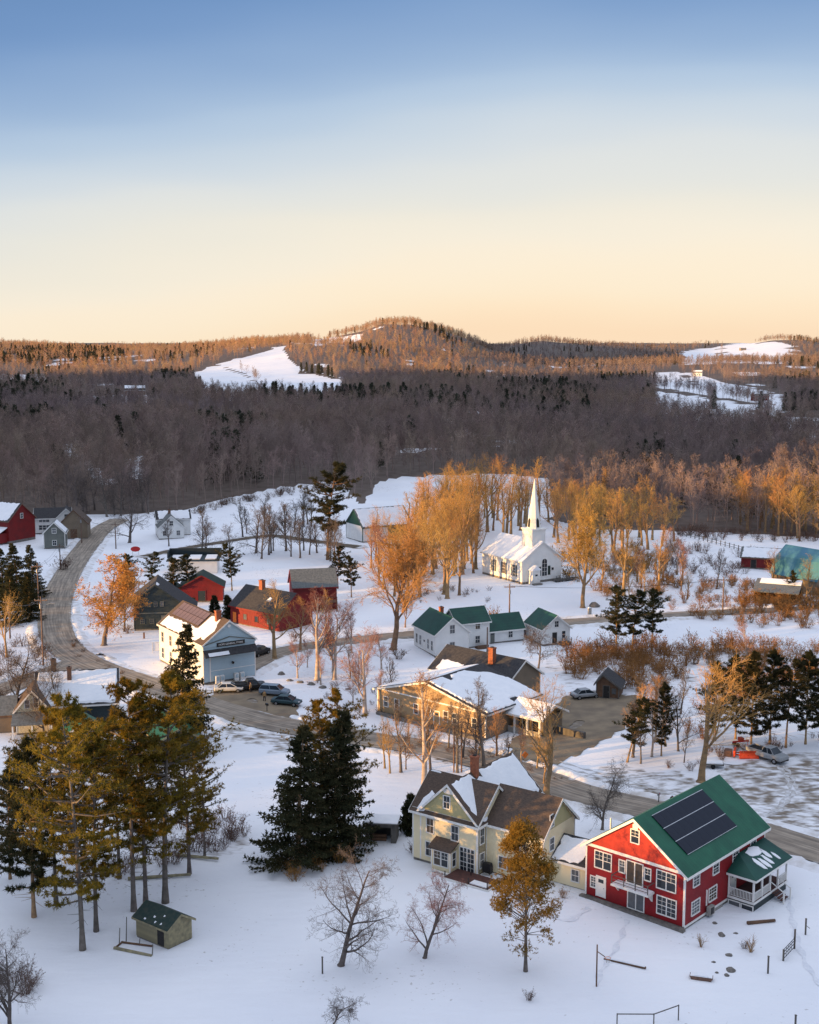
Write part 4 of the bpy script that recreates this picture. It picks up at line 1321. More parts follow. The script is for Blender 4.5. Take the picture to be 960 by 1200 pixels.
# ------------------------------------------------------------------ the yellow house
def yellow_house():
    b = site_xy(0.35, 132.2, -36, 'yellow_house', 'cream clapboard house with brown roof and snow on the main slope', 'house')
    he = 5.85
    # cross block (ridge along the front), then the gabled front, then the wing
    c = gable(b, at(8.3, 0.01, 0, 90), 7.2, 8.25, he, 8.95, 'cream_siding', 'shingle_brown', oh=0.4, og=0.3, corners=False)
    m = gable(b, at(1.0, 0), 7.3, 12.5, he, 9.35, 'cream_siding', 'shingle_brown', oh=0.35, og=0.32, th=0.17, upper='sage_siding')
    Geo().box(-0.04, 8.34, -0.06, -0.021, he - 0.12, he + 0.14).obj('belt_board', 'trim', b)
    Geo().box(-0.03, 0.13, -0.035, 0.1, 0.3, he - .14).obj('corner_board', 'trim', b); Geo().box(8.2, 8.36, -0.035, 0.1, 0.3, he - .14).obj('corner_board', 'trim', b)
    w = gable(b, at(15.2, 1.7, 0, 90), 6.6, 6.95, he - 0.15, 8.6, 'cream_siding', 'shingle_brown', oh=0.38, og=0.32)
    g = Geo().prism([(0.5, he + 0.02), (6.1, he + 0.02), (3.3, 8.5)], -0.02, 0.0).obj('gable_wall', 'sage_siding', b, at(15.2, 1.7, 0, 90))
    roof_snow(m, 'R', [[(0.35, 0.04), (3.6, 0.03), (4.0, 0.16), (5.4, 0.18), (5.6, 0.03), (12.6, 0.03), (12.6, 0.95), (0.9, 0.97), (0.4, 0.7)]], seed=3)
    roof_snow(c, 'L', [[(6.5, 0.5), (7.1, 0.45), (7.7, 0.93), (6.8, 0.97)]], seed=8)
    roof_snow(c, 'L', [[(7.0, 0.02), (8.3, 0.02), (8.3, 0.05), (7.0, 0.05)]], seed=8, jit=0.02)
    chimney(b, I4, 4.9, 4.6, 8.6, 11.3, 0.75, 0.6)
    # front
    window(b, face(m, 'F', 3.45, 6.75) @ at(0, -0.02), 0.75, 1.3, 1, 2, 2)
    g = Geo().prism([(3.65 + 0.75 * math.cos(t), 8.6 + 0.3 * math.sin(t)) for t in np.linspace(0, 2 * math.pi, 9)[:-1]], -0.05, -0.021).obj('gable_vent', 'trim', b, at(1.0, 0))
    for x, z in ((2.3, 3.55), (5.5, 3.45)):
        window(b, at(x, 0, z), 0.85, 1.55, 1, 2, 2)
    window(b, at(2.2, 0, 0.95), 0.85, 1.5, 1, 2, 2)
    # bay with its own little roof
    by = Geo().box(3.35, 5.75, -1.25, -0.005, 0.1, 2.45).obj('bay', 'cream_siding', b)
    Geo().box(3.3, 3.42, -1.3, -1.18, 0.1, 2.5).box(5.68, 5.8, -1.3, -1.18, 0.1, 2.5).box(3.3, 5.8, -1.29, -1.17, 2.4, 2.62).obj('bay_trim', 'trim', by)
    window(by, at(4.1, -1.25, 0.85), 0.8, 1.5, 1, 3, 2); window(by, at(5.05, -1.25, 0.85), 0.8, 1.5, 1, 3, 2)
    window(by, at(5.75, -0.6, 0.85, 90), 0.6, 1.5, 1, 2, 1)
    Geo().prism([(-1.6, 2.6), (-0.005, 3.25), (-0.005, 3.4), (-1.6, 2.75)], 3.1, 6.0, 'x').obj('bay_roof', 'shingle_brown', by)
    window(b, at(7.05, 0, 0.35), 1.75, 2.05, 2, 4, 2, sill=False, name='french_door')
    window(b, at(7.05, 0, 2.5), 1.75, 0.4, 4, 1, 1, sill=False, name='transom_window')
    window(b, at(8.3, 0.85, 3.5, 90), 0.7, 1.6, 1, 2, 2); window(b, at(8.3, 0.85, 0.9, 90), 0.7, 1.5, 1, 2, 2)
    # wing
    window(b, at(12.0, 1.7, 3.55), 0.85, 1.3, 1, 2, 2)
    window(b, at(10.9, 1.7, 1.0), 2.0, 1.25, 2, 2, 2)
    window(b, at(13.9, 1.7, 1.0), 0.9, 1.3, 1, 2, 2)
    window(b, at(15.2, 3.3, 6.2, 90) @ at(0, -0.02), 0.7, 1.2, 1, 2, 2); window(b, at(15.2, 3.4, 3.6, 90), 0.8, 1.3, 1, 2, 2)
    # deck, steps and covered grill
    Geo().box(5.9, 11.3, -2.7, -0.04, 0.30, 0.45).obj('deck_floor', 'deck', b)
    Geo().box(5.85, 11.35, -2.78, -2.71, -0.3, 0.44).box(11.31, 11.38, -2.71, 1.6, -0.3, 0.44).obj('deck_skirt', 'trim', b)
    Geo().box(9.0, 11.0, -2.5, -1.6, 0.452, 0.56).obj('deck_snow', 'snow_roof', b)
    for i in range(3):
        Geo().box(3.6 - i * 0.12, 6.2, -1.75 - i * 0.42, -1.38 - i * 0.42, 0.26 - i * 0.14, 0.34 - i * 0.14).obj('step', 'trim', b)
    for x, y in ((6.0, -2.6), (8.9, -2.6), (11.2, -2.6), (8.0, -0.7)):
        Geo().box(x - .04, x + .04, y - .04, y + .04, 0.45, 1.1).obj('deck_post', 'black_metal', b)
    # low ell that reaches to the red house
    e = gable(b, at(25.0, 3.4, 0, 90), 5.0, 9.75, 2.85, 4.5, 'cream_siding', 'shingle_dark', oh=0.3, og=0.02, corners=False)
    roof_snow(e, 'L', [[(0.2, 0.06), (9.6, 0.06), (9.6, 0.97), (6.6, 0.97), (6.3, 0.45), (5.2, 0.4), (5.0, 0.96), (0.2, 0.96)]], seed=6)
    roof_snow(e, 'R', [[(0.2, 0.06), (7.2, 0.06), (7.2, 0.95), (0.2, 0.95)]], seed=7)
    window(b, at(18.0, 3.4, 0.95), 0.8, 1.2, 1, 2, 2); window(b, at(22.0, 3.4, 0.95), 0.8, 1.2, 1, 2, 2)
    gr = empty('grill', tuple(b.matrix_basis @ Vector((9.1, 0.75, 0.46))), R(-36), 'black covered grill on the deck of the cream house', 'grill')
    Geo().box(-0.5, 0.5, -0.28, 0.28, 0.12, 0.85).prism([(-0.5, 0.85), (0.5, 0.85), (0.42, 1.15), (-0.42, 1.15)], -0.26, 0.26).obj('cover', 'black_metal', gr)
    for x in (-0.4, 0.4):
        for y in (-.2, .2):
            Geo().box(x - .03, x + .03, y - .03, y + .03, 0, 0.12).obj('leg', 'black_metal', gr)
    return b


yellow_house()


# ------------------------------------------------------------------ church
def church():
    b = site_xy(25.4, 284.0, 32, 'church', 'white wooden church with tall pointed steeple on a square tower', 'church')
    W, L, he, hr = 11.2, 15.5, 5.4, 9.3
    k = gable(b, I4, W, L, he, hr, 'white_siding', 'snow_roof', oh=0.4, og=0.35, found=0.5)
    Geo().box(0.02, W - .02, -0.04, L + .02, -0.4, 0.45).obj('base_course', 'stone', b)
    roof_snow(k, 'R', [[(0.3, 0.03), (15, 0.03), (15, 0.97), (0.3, 0.97)]], seed=2)
    # tower
    tx, ty, tw = W / 2 - 0.2, 2.9, 3.7
    Geo().box(tx - tw / 2, tx + tw / 2, ty - tw / 2, ty + tw / 2, 6.5, 11.9).obj('tower', 'white_siding', b)
    g = Geo().box(tx - tw / 2 - .28, tx + tw / 2 + .28, ty - tw / 2 - .28, ty + tw / 2 + .28, 11.9, 12.15).box(tx - tw / 2 - .12, tx + tw / 2 + .12, ty - tw / 2 - .12, ty + tw / 2 + .12, 11.6, 11.897)
    for sx in (-1, 1):
        for sy in (-1, 1):
            x, y = tx + sx * tw / 2, ty + sy * tw / 2
            g.box(x + sx * .04, x - sx * .2, y + sy * .04, y - sy * .2, 7.0, 11.59)
    g.obj('tower_trim', 'trim', b)
    ring = lambda r, z, a=22.5: [(tx + r * math.cos(R(a + 45 * i)), ty + r * math.sin(R(a + 45 * i)), z) for i in range(8)]
    v = ring(1.62, 12.15) + ring(1.28, 15.0) + ring(0.06, 23.4)
    f = [tuple(range(8))] + [(j * 8 + i, j * 8 + (i + 1) % 8, (j + 1) * 8 + (i + 1) % 8, (j + 1) * 8 + i) for j in range(2) for i in range(8)] + [tuple(range(16, 24))]
    sp = Geo().add(v, f).obj('spire', 'white_siding', b)
    for a in range(4):
        M = Matrix.Translation((tx, ty, 0)) @ Matrix.Rotation(R(90 * a), 4, 'Z')
        c = math.cos(R(22.5))
        tilt = math.atan((1.62 - 1.28) * c / 2.85)
        Geo().prism([(-.34, 0), (.34, 0), (.34, 1.6), (0, 2.1), (-.34, 1.6)], -0.05, 0.02).obj('belfry_opening', 'dark', sp, M @ Matrix.Translation((0, -1.62 * c, 12.45)) @ Matrix.Rotation(-tilt, 4, 'X') @ Matrix.Translation((0, 0.0, 0)))
    Geo().tube((tx, ty, 23.35), (tx, ty, 24.1), 0.05, 0.02, 6).obj('finial', 'steel', sp)
    # front: arched window with shutters, hooded entry
    arch = lambda w, h: [(-w / 2, 0), (w / 2, 0)] + [(w / 2 * math.cos(t), h - w / 2 + w / 2 * math.sin(t)) for t in np.linspace(0, math.pi, 9)]
    wd = Geo().prism(arch(1.75, 4.3), -0.06, 0.0).obj('arched_window', 'trim', b, at(6.3, 0, 1.25))
    Geo().prism(arch(1.4, 3.95), -0.075, -0.062).obj('pane', 'glass', wd, at(6.3, 0, 1.4))
    g = Geo()
    for z in (2.4, 3.3, 4.2): g.box(5.6, 7.0, -0.09, -0.076, z, z + .05)
    g.box(6.28, 6.33, -0.092, -0.077, 1.4, 5.3).obj('muntin', 'trim', wd)
    for x in (4.95, 7.65):
        Geo().box(x - .36, x + .36, -0.06, -0.003, 1.5, 3.6).obj('shutter', 'shutter', b)
    for x in (4.2, 8.6):
        Geo().box(x - .22, x + .22, -0.25, -0.003, 2.6, 3.1).obj('wall_lantern', 'black_metal', b)
    en = Geo().box(1.7, 3.9, -1.6, -0.003, 0.0, 3.2).obj('entry_porch', 'white_siding', b)
    Geo().prism([(1.4, 3.2), (4.2, 3.2), (2.8, 4.3)], -1.8, -0.004).obj('entry_roof', 'snow_roof', en)
    door(en, at(2.8, -1.6, 0.3), 1.1, 2.2, 'trim')
    Geo().box(1.6, 4.0, -2.4, -1.605, -0.3, 0.25).obj('step', 'stone', en)
    for a in (3.0, 7.0, 11.0):
        window(b, face(k, 'L', L - a - .0, 1.5), 1.1, 2.6, 1, 4, 2, shut='shutter'); window(b, face(k, 'R', a, 1.5), 1.1, 2.6, 1, 4, 2, shut='shutter')
    # ramp with weathered railing to the right
    rp = Geo().box(8.3, 15.0, -1.9, -0.3, 0.25, 0.4).obj('ramp', 'grey_wood', b)
    for i in range(8):
        Geo().box(8.3 + i * 0.95 - .05, 8.3 + i * 0.95 + .05, -1.9, -1.8, -0.5, 1.45).obj('ramp_post', 'grey_wood', rp)
    for z in (0.7, 1.0, 1.35):
        Geo().box(8.3, 15.0, -1.92, -1.88, z, z + .09).obj('ramp_rail', 'grey_wood', rp)
    return b


church()


# ------------------------------------------------------------------ general store
def lettering(text, parent, M, size, material):
    cu = bpy.data.curves.new('lettering', 'FONT'); cu.body = text; cu.size = size; cu.align_x = 'CENTER'; cu.align_y = 'CENTER'; cu.extrude = 0.01
    o = bpy.data.objects.new('lettering', cu); COL.objects.link(o)
    dg = bpy.context.evaluated_depsgraph_get()
    me = bpy.data.meshes.new_from_object(o.evaluated_get(dg)); bpy.data.objects.remove(o)
    me.materials.clear(); me.materials.append(MATS[material])
    q = link('lettering', me, None, parent); q.matrix_local = M
    return q


def store():
    b = site_xy(-33.3, 201.6, 33, 'general_store', 'pale blue gabled general store with dark sign band and brick chimney', 'store')
    W, L, he, hr = 9.2, 18.5, 6.6, 10.0
    k = gable(b, I4, W, L, he, hr, 'white_siding', 'shingle_brown', oh=0.3, og=0.3)
    Geo().prism([(0.0, 0.3), (W, 0.3), (W, he), (W / 2, hr - .02), (0, he)], -0.05, -0.0).obj('front_wall', 'blue_siding', b)
    Geo().prism([(-.1, 6.1), (W + .1, 6.1), (W + .1, 6.35), (W / 2, 7.35), (-.1, 6.35)], -0.18, -0.051).obj('pediment', 'blue_siding', b)
    Geo().prism([(-.15, 6.35), (W / 2, 7.35), (W + .15, 6.35), (W + .15, 6.45), (W / 2, 7.48), (-.15, 6.45)], -0.28, -0.052).obj('pediment_trim', 'grey_siding', b)
    sg = Geo().box(2.3, 7.3, -0.27, -0.182, 5.95, 6.62).obj('sign_board', 'black_metal', b)
    lettering('HOPE GENERAL STORE', sg, Matrix.Translation((4.8, -0.285, 6.28)) @ Matrix.Rotation(R(90), 4, 'X'), 0.42, 'trim')
    cp = Geo().prism([(-1.1, 4.55), (-0.052, 5.5), (-0.052, 5.62), (-1.15, 4.67)], -0.1, W + .1, 'x').obj('canopy', 'shingle_dark', b)
    Geo().prism([(-1.1, 4.675), (-0.6, 5.13), (-0.6, 5.2), (-1.1, 4.75)], 0.6, 4.2, 'x').obj('canopy_snow', 'snow_roof', cp)
    Geo().box(-0.07, 0.1, -0.09, -0.051, 0.3, 4.5).box(1.05, 1.25, -0.09, -0.051, 0.3, 4.5).box(W - .1, W + .07, -0.09, -0.051, 0.3, 4.5).box(1.26, W - .11, -0.08, -0.051, 2.0, 2.1).obj('front_trim', 'trim', b)
    Geo().tube((W / 2 + .5, -0.051, 3.1), (W / 2 + .5, -0.4, 3.0), 0.16, 0.22, 8).obj('barn_lamp', 'black_metal', b)
    Geo().tube((W / 2, -0.051, 9.2), (W / 2, -0.14, 9.2), 0.3, 0.3, 10).obj('gable_lamp', 'trim', b)
    for x in (2.2, 3.0, 5.6, 6.6):
        cr = Geo().box(x - .35, x + .35, -0.7, -0.12, 0.0, 1.25).obj('ice_chest', 'trim', b)
        Geo().box(x - .25, x + .25, -0.72, -0.701, 0.5, 1.1).obj('chest_door', 'blue_siding', cr)
    for a in (3.0, 6.5, 10.0, 13.5, 17.0):
        for z in (0.9, 3.7):
            window(b, face(k, 'L', L - a, z), 0.95, 1.7, 1, 2, 2); window(b, face(k, 'R', a, z), 0.95, 1.7, 1, 2, 2)
    chimney(b, I4, W / 2 - 0.6, 2.8, 9.0, 11.3, 0.9, 0.7)
    roof_snow(k, 'L', [[(0.6, 0.5), (2.2, 0.1), (5.2, 0.06), (5.4, 0.6), (18, 0.6), (18, 0.97), (3.0, 0.97), (2.2, 0.8), (1.0, 0.85)]], seed=4)
    roof_snow(k, 'R', [[(0.8, 0.1), (17.8, 0.1), (17.8, 0.95), (0.8, 0.95)]], seed=5)
    # solar panels: two rows on the left slope
    sl = math.atan(k['kl']); Mr = Matrix.Translation((W / 2, 0, hr + k['th'])) @ Matrix.Rotation(-sl, 4, 'Y')
    pm = None
    for r in range(2):
        for c in range(8):
            if pm is None: pm = o = Geo().box(-1.42, 0, 0, 1.3, 0.11, 0.16).obj('solar_panel', 'solar_store', b)
            else: o = link('solar_panel', pm.data, None, b)
            o.matrix_local = Mr @ Matrix.Translation((-0.35 - r * 1.5, 6.2 + c * 1.4, 0))
    return b


mat('solar_store', (0.16, 0.11, 0.11), (0.12, 0.09, 0.1), rough=0.35, scale=0.5)
store()


# ------------------------------------------------------------------ tan hall
def hall():
    b = site_xy(-4.9, 189.6, -41, 'tan_hall', 'long low tan hall with a broad snowy roof', 'hall')
    W, L, he, hr = 20.8, 13.0, 3.8, 6.5
    k = gable(b, I4, W, L, he, hr, 'tan_siding', 'shingle_dark', oh=0.5, og=0.5, rx=0.47)
    Geo().box(W + .003, W + .03, 0.2, L, 0.3, he - .2).obj('side_cladding', 'drab_siding', b)
    roof_snow(k, 'R', [[(0.1, 0.02), (3.0, 0.02), (3.4, 0.16), (4.4, 0.13), (5.0, 0.02), (8.5, 0.03), (10.0, 0.14), (11.5, 0.20), (13.2, 0.45), (13.2, 0.98), (9.0, 0.98), (8.6, 0.86), (7.4, 0.84), (6.8, 0.98), (0.1, 0.98)]], seed=3, thick=0.14)
    roof_snow(k, 'L', [[(0.1, 0.05), (13, 0.05), (13, 0.95), (0.1, 0.95)]], seed=5)
    Geo().box(0, W, -0.05, -0.003, he - 0.1, he + 0.1).obj('belt_board', 'trim', b)
    for x in (1.8, 4.0, 7.8, 10.2, 13.5, 15.2, 18.8):
        window(b, face(k, 'F', x, 1.3), 0.8, 1.45, 1, 2, 1)
    door(b, face(k, 'F', 11.8, 0.35), 1.0, 2.05, 'tan_siding')
    Geo().box(0.5, W, -0.9, -0.3, -0.2, 0.35).obj('foundation_planting_wall', 'stone', b)
    # entrance canopy on the right side
    c = gable(b, at(W + 0.03, 5.2, 0, 0) @ at(6.0, 0, 0, 90), 6.0, 5.9, 3.0, 4.4, 'drab_siding', 'snow_roof', oh=0.4, og=0.3, walls=False, corners=False)
    for x in (1.2, 3.4, 5.6):
        Geo().box(W + x - .15, W + x + .15, 5.25, 5.55, -0.3, 2.95).obj('porch_post', 'trim', b)
    Geo().box(W + .03, W + 5.8, 5.3, 5.4, 0.0, 0.95).obj('porch_wall', 'concrete', b)
    Geo().box(W + .035, W + 5.6, 6.2, 11.0, 0.05, 2.9).obj('vestibule', 'drab_siding', b)
    window(b, at(W + 2.0, 6.2, 0.6), 1.6, 1.9, 2, 1, 1); door(b, at(W + 4.3, 6.2, 0.15), 1.0, 2.1, 'dark')
    Geo().box(W + 5.65, W + 11, 8.5, 9.0, -0.3, 1.3).obj('yard_wall', 'grey_wood', b)
    # rear block with its own dark roof
    r = gable(b, at(W - 6.5, L + 0.6, 0, 90), 9.0, 15.0, 4.2, 7.0, 'drab_siding', 'shingle_dark', oh=0.5, og=0.4)
    roof_snow(r, 'L', [[(9.5, 0.6), (14, 0.55), (14, 0.95), (9.5, 0.95)]], seed=9)
    chimney(b, I4, 9.4, L + 3.4, 6.0, 8.6, 0.9, 0.9)
    return b


hall()


# ------------------------------------------------------------------ other village buildings
def white_farmhouse():
    b = site_xy(4.6, 221.6, 24, 'white_farmhouse', 'white farmhouse with dark green metal roof, rear wings and small chimney', 'house')
    k = gable(b, I4, 6.6, 9.2, 4.2, 6.9, 'white_siding', 'metal_green_dark')
    for a in (1.2, 2.8, 6.2, 7.8): window(b, face(k, 'L', a, 1.0), 0.75, 1.7, 1, 2, 2)
    door(b, face(k, 'L', 4.5, 0.35), 1.0, 2.1)
    for x, z in ((3.3, 1.0), (3.3, 4.1)): window(b, face(k, 'F', x, z), 0.95, 1.5, 1, 2, 2)
    Geo().box(-.2, 6.8, -0.5, -0.005, -0.3, 0.2).obj('plinth', 'stone', b)
    c = gable(b, at(12.6, 3.6, 0, 90), 5.2, 6.6, 4.9, 7.0, 'white_siding', 'metal_green_dark')
    for x, z in ((8.0, 1.0), (10.2, 0.9), (10.2, 3.5)): window(b, at(x, 3.6, z), 0.9, 1.3, 1, 2, 2)
    d = gable(b, at(20.6, 5.0, 0, 90), 4.8, 7.95, 2.6, 4.9, 'white_siding', 'metal_green_dark')
    window(b, at(17.8, 5.0, 0.9), 0.85, 1.3, 1, 2, 2); door(b, at(14.0, 5.0, 0.3), 0.9, 2.0, 'grey_siding')
    chimney(b, I4, 3.6, 5.2, 6.2, 7.9, 0.7, 0.6, 'brick')
    h = empty('bulkhead', tuple(b.matrix_basis @ Vector((9.6, 2.2, -0.2))), R(24), 'low brown cellar bulkhead beside the white farmhouse', 'bulkhead')
    Geo().prism([(0, 0), (1.8, 0), (1.8, 0.3), (0, 0.9)], 0, 2.2, 'x').obj('hatch_box', 'brown_wood', h)
    Geo().prism([(0.05, 0.905), (1.75, 0.335), (1.75, 0.38), (0.05, 0.95)], 0.1, 2.1, 'x').obj('hatch_door', 'brown_wood', h)


def small_white_barn():
    b = site_xy(24.6, 230.6, 22, 'white_carriage_barn', 'small white gabled carriage barn with dark green roof', 'barn')
    k = gable(b, I4, 5.6, 7.0, 3.2, 5.5, 'white_siding', 'metal_green_dark')
    window(b, face(k, 'F', 2.8, 3.4), 0.8, 1.1, 1, 2, 2); door(b, face(k, 'F', 2.4, 0.3), 1.0, 2.1, 'dark', lite=False)
    window(b, face(k, 'F', 4.3, 1.2), 0.7, 1.3, 1, 2, 1); window(b, face(k, 'L', 3.5, 1.2), 0.8, 1.0, 1, 2, 2)
    s = Geo().box(3.3, 5.3, -1.3, -0.05, -0.2, 0.6).obj('stoop', 'grey_wood', b)
    for x in (3.35, 5.25):
        Geo().box(x - .05, x + .05, -1.3, -1.2, 0.6, 1.5).obj('stoop_post', 'grey_wood', b)


def dark_barn():
    b = site_xy(-53.2, 242.0, 8, 'dark_barn', 'black green barn with lopsided gable, left of the store', 'barn')
    k = gable(b, I4, 11.6, 10.0, 5.6, 8.9, 'dark_siding', 'shingle_dark', rx=0.36, heR=3.4, oh=0.3, trim='dark_siding')
    for x in (3.0, 4.2, 5.4): window(b, face(k, 'F', x, 4.7), 0.55, 0.9, 1, 1, 2, trim='grey_siding', fw=0.07)
    for x in (1.6, 3.4): window(b, face(k, 'F', x, 1.4), 0.7, 0.8, 1, 2, 2, trim='grey_siding', fw=0.07)
    Geo().box(5.2, 9.0, -0.08, -0.003, 0.3, 2.9).obj('barn_door', 'grey_siding', b)
    Geo().box(0.1, 9.6, -0.07, -0.003, 3.3, 3.5).obj('belt_board', 'grey_siding', b)
    roof_snow(k, 'R', [[(0.2, 0.02), (2.6, 0.02), (2.4, 0.1), (0.2, 0.06)]], seed=3, jit=.05)


def red_barn():
    # long camera-facing wall: ridge along -38 degrees
    b = site_xy(-35.4, 248.2, -40, 'red_barn', 'long red barn with dark roof, skylight and brick chimney behind the store', 'barn')
    k = gable(b, at(13.8, 0, 0, 90), 9.0, 13.8, 3.7, 7.0, 'barn_red', 'shingle_dark', trim='barn_red', corners=False)
    for x in (4.2, 7.4, 10.8): window(b, at(x, 0, 1.3), 0.95, 1.1, 1, 1, 1, trim='barn_red')
    door(b, at(1.2, 0, 0.3), 1.0, 2.1, 'sign_orange', trim='barn_red', lite=False)
    sk = Geo().box(8.2, 9.3, 0, 0.9, 0, 0.1).obj('skylight', 'steel', b, Matrix.Translation((0, 1.9, 5.15)) @ Matrix.Rotation(math.atan(3.3 / 4.5), 4, 'X'))
    roof_snow(k, 'L', [[(4.6, 0.38), (5.4, 0.36), (5.5, 0.48), (4.6, 0.5)]], seed=2, jit=0.06)
    chimney(b, I4, 4.6, 4.3, 6.3, 8.6, 0.9, 0.9)
    b = site_xy(-24.0, 257.5, 12, 'grey_roofed_barn', 'dark red barn with pale grey metal roof behind the long red barn', 'barn')
    k = gable(b, at(9.2, 0, 0, 90), 7.0, 9.0, 5.2, 8.2, 'barn_red', 'shingle_grey', trim='barn_red', corners=False)
    g = Geo().box(5.0, 9.0, -2.2, -0.005, 2.1, 2.3).obj('loft_deck', 'brown_wood', b)
    for x in (5.1, 7.0, 8.9):
        Geo().box(x - .1, x + .1, -2.2, -2.0, -0.4, 2.1).obj('deck_post', 'brown_wood', b)
        Geo().box(x - .05, x + .05, -2.2, -2.1, 2.3, 3.3).obj('rail_post', 'brown_wood', b)
    Geo().box(5.0, 9.0, -2.2, -2.14, 3.2, 3.3).obj('rail', 'brown_wood', b)
    b = site_xy(-49.0, 269.0, 6, 'dark_red_shed', 'dark red shed with green black roof among young pines', 'shed')
    k = gable(b, at(0, 0), 9.0, 6.5, 3.3, 5.8, 'barn_red', 'shed_roof', trim='barn_red', corners=False)
    k = gable(b, at(-4.0, 1.0), 3.6, 5.0, 2.6, 4.0, 'barn_red', 'shed_roof', trim='barn_red', corners=False)
    door(b, at(4.5, 0, 0.3), 1.6, 2.2, 'dark_siding', trim='barn_red', lite=False)


def small_buildings():
    b = site_xy(-57.5, 301.0, 4, 'white_garage', 'white flat garage with dark fascia, above the pines by the track', 'garage')
    Geo().box(0, 11.5, 0, 7, 0, 3.0).obj('wall', 'white_siding', b)
    Geo().prism([(-.5, 3.0), (12, 3.0), (12, 3.25), (-.5, 3.25)], -0.6, 7.5).obj('roof', 'dark_siding', b)
    for x0, x1 in ((0.4, 3.0), (4.6, 7.4), (8.6, 11.2)):
        Geo().box(x0, x1, 0.6, 6.6, 3.252, 3.45).obj('roof_snow', 'snow_roof', b)
    Geo().prism([(-.6, 3.25), (12.1, 3.25), (12.1, 4.9), (-.6, 4.9)], 7.5, 7.7).obj('back_parapet', 'dark_siding', b)
    for x in (-0.55, 12.0): Geo().box(x - .12, x + .12, 3, 7.5, 3.25, 4.7).obj('parapet', 'dark_siding', b)
    b = site_xy(-70.5, 356.0, 16, 'white_cottage', 'white cottage with snowy roof at the edge of the back field', 'house')
    k = gable(b, I4, 7.0, 7.5, 3.4, 6.6, 'white_siding', 'shingle_grey')
    for x, z in ((1.6, 1.1), (5.4, 1.1), (3.5, 3.9)): window(b, face(k, 'F', x, z), 0.95, 1.3, 1, 2, 2)
    c = gable(b, at(9.5, 6, 0, 90), 5.5, 9.5, 5.0, 7.0, 'white_siding', 'shingle_dark')
    roof_snow(c, 'L', [[(0.2, 0.05), (9, 0.05), (9, 0.95), (0.2, 0.95)]], seed=4)
    chimney(b, I4, 3.5, 5.0, 6, 8.0, 0.7, 0.6, 'brick_brown')
    # houses at the left edge along the road
    b = site_xy(-122.0, 354.0, -28, 'red_field_barn', 'large red barn with snow covered roof at the left edge', 'barn')
    k = gable(b, at(13.5, 0, 0, 90), 10.0, 17.0, 6.0, 10.2, 'barn_red', 'shingle_dark', trim='brick_brown', corners=False)
    roof_snow(k, 'L', [[(0.3, 0.03), (16.6, 0.03), (16.6, 0.96), (0.3, 0.96)]], seed=4)
    Geo().prism([(-3.4, 2.6), (-0.01, 4.0), (-0.01, 4.2), (-3.4, 2.8)], -3.4, 13.0, 'x').obj('lean_to_roof', 'snow_roof', b)
    Geo().box(-3.2, 12.8, -3.1, -0.01, 0, 2.6).obj('lean_to_wall', 'barn_red', b)
    window(b, at(13.5, 5.0, 6.2, 90), 0.9, 1.3, 1, 2, 2)
    b = site_xy(-110.5, 363.0, 14, 'white_road_house', 'white house with dark roof behind the grey cottage, by the winding road', 'house')
    k = gable(b, at(13.0, 0, 0, 90), 6.5, 10.0, 4.6, 7.0, 'white_siding', 'shingle_dark')
    k2 = gable(b, at(9.0, -1.0), 5.6, 7.0, 4.6, 7.2, 'white_siding', 'shingle_dark')
    window(b, face(k2, 'F', 2.8, 4.2), 1.0, 1.4, 1, 2, 2); window(b, face(k2, 'F', 1.5, 1.1), 0.9, 1.3, 1, 2, 2); window(b, face(k2, 'F', 4.1, 1.1), 0.9, 1.3, 1, 2, 2)
    window(b, at(5.6, 0, 1.2), 3.0, 1.3, 3, 2, 1); window(b, at(5.6, 0, 3.4), 2.8, 0.7, 3, 1, 1)
    b = site_xy(-98.8, 341.5, 10, 'grey_cottage', 'narrow grey cottage with snowy right slope beside the winding road', 'house')
    k = gable(b, I4, 5.6, 6.6, 4.4, 7.2, 'grey_siding', 'shingle_grey')
    roof_snow(k, 'R', [[(0.2, 0.05), (6.4, 0.05), (6.4, 0.95), (0.2, 0.95)]], seed=4)
    for x, z in ((2.8, 1.0), (2.8, 4.3)): window(b, face(k, 'F', x, z), 1.0, 1.3, 1, 2, 2)
    b = site_xy(-98.5, 357.0, 8, 'brown_barn', 'drab brown barn overgrown with vines, right of the grey cottage', 'barn')
    k = gable(b, I4, 7.5, 8, 4.5, 8.2, 'drab_siding', 'shingle_brown', trim='brown_wood', corners=False)
    door(b, face(k, 'F', 3.7, 0.3), 1.6, 2.4, 'brown_wood', trim='brown_wood', lite=False)
    # white barn with green gable
    b = site_xy(-12.8, 345.0, 31, 'white_green_barn', 'white barn with green gable top and long snowy roof', 'barn')
    k = gable(b, at(15.5, 0, 0, 90), 9.5, 15.5, 4.3, 8.6, 'white_siding', 'shingle_grey', trim='metal_green_dark', upper=None)
    Geo().prism([(0.3, 4.5), (9.2, 4.5), (4.75, 8.5)], 15.5, 15.53).obj('gable_wall', 'metal_green_dark', b, at(15.5, 0, 0, 90))
    roof_snow(k, 'L', [[(0.1, 0.03), (15.4, 0.03), (15.4, 0.97), (0.1, 0.97)]], seed=4); roof_snow(k, 'R', [[(0.1, 0.03), (15.4, 0.03), (15.4, 0.97), (0.1, 0.97)]], seed=5)
    Geo().box(-0.03, -0.003, 3.0, 6.5, 0.3, 3.2).obj('barn_door', 'trim', b)
    Geo().box(8, 15.4, -.03, -.003, 0.3, 4.1).obj('green_panel', 'metal_green_dark', b)


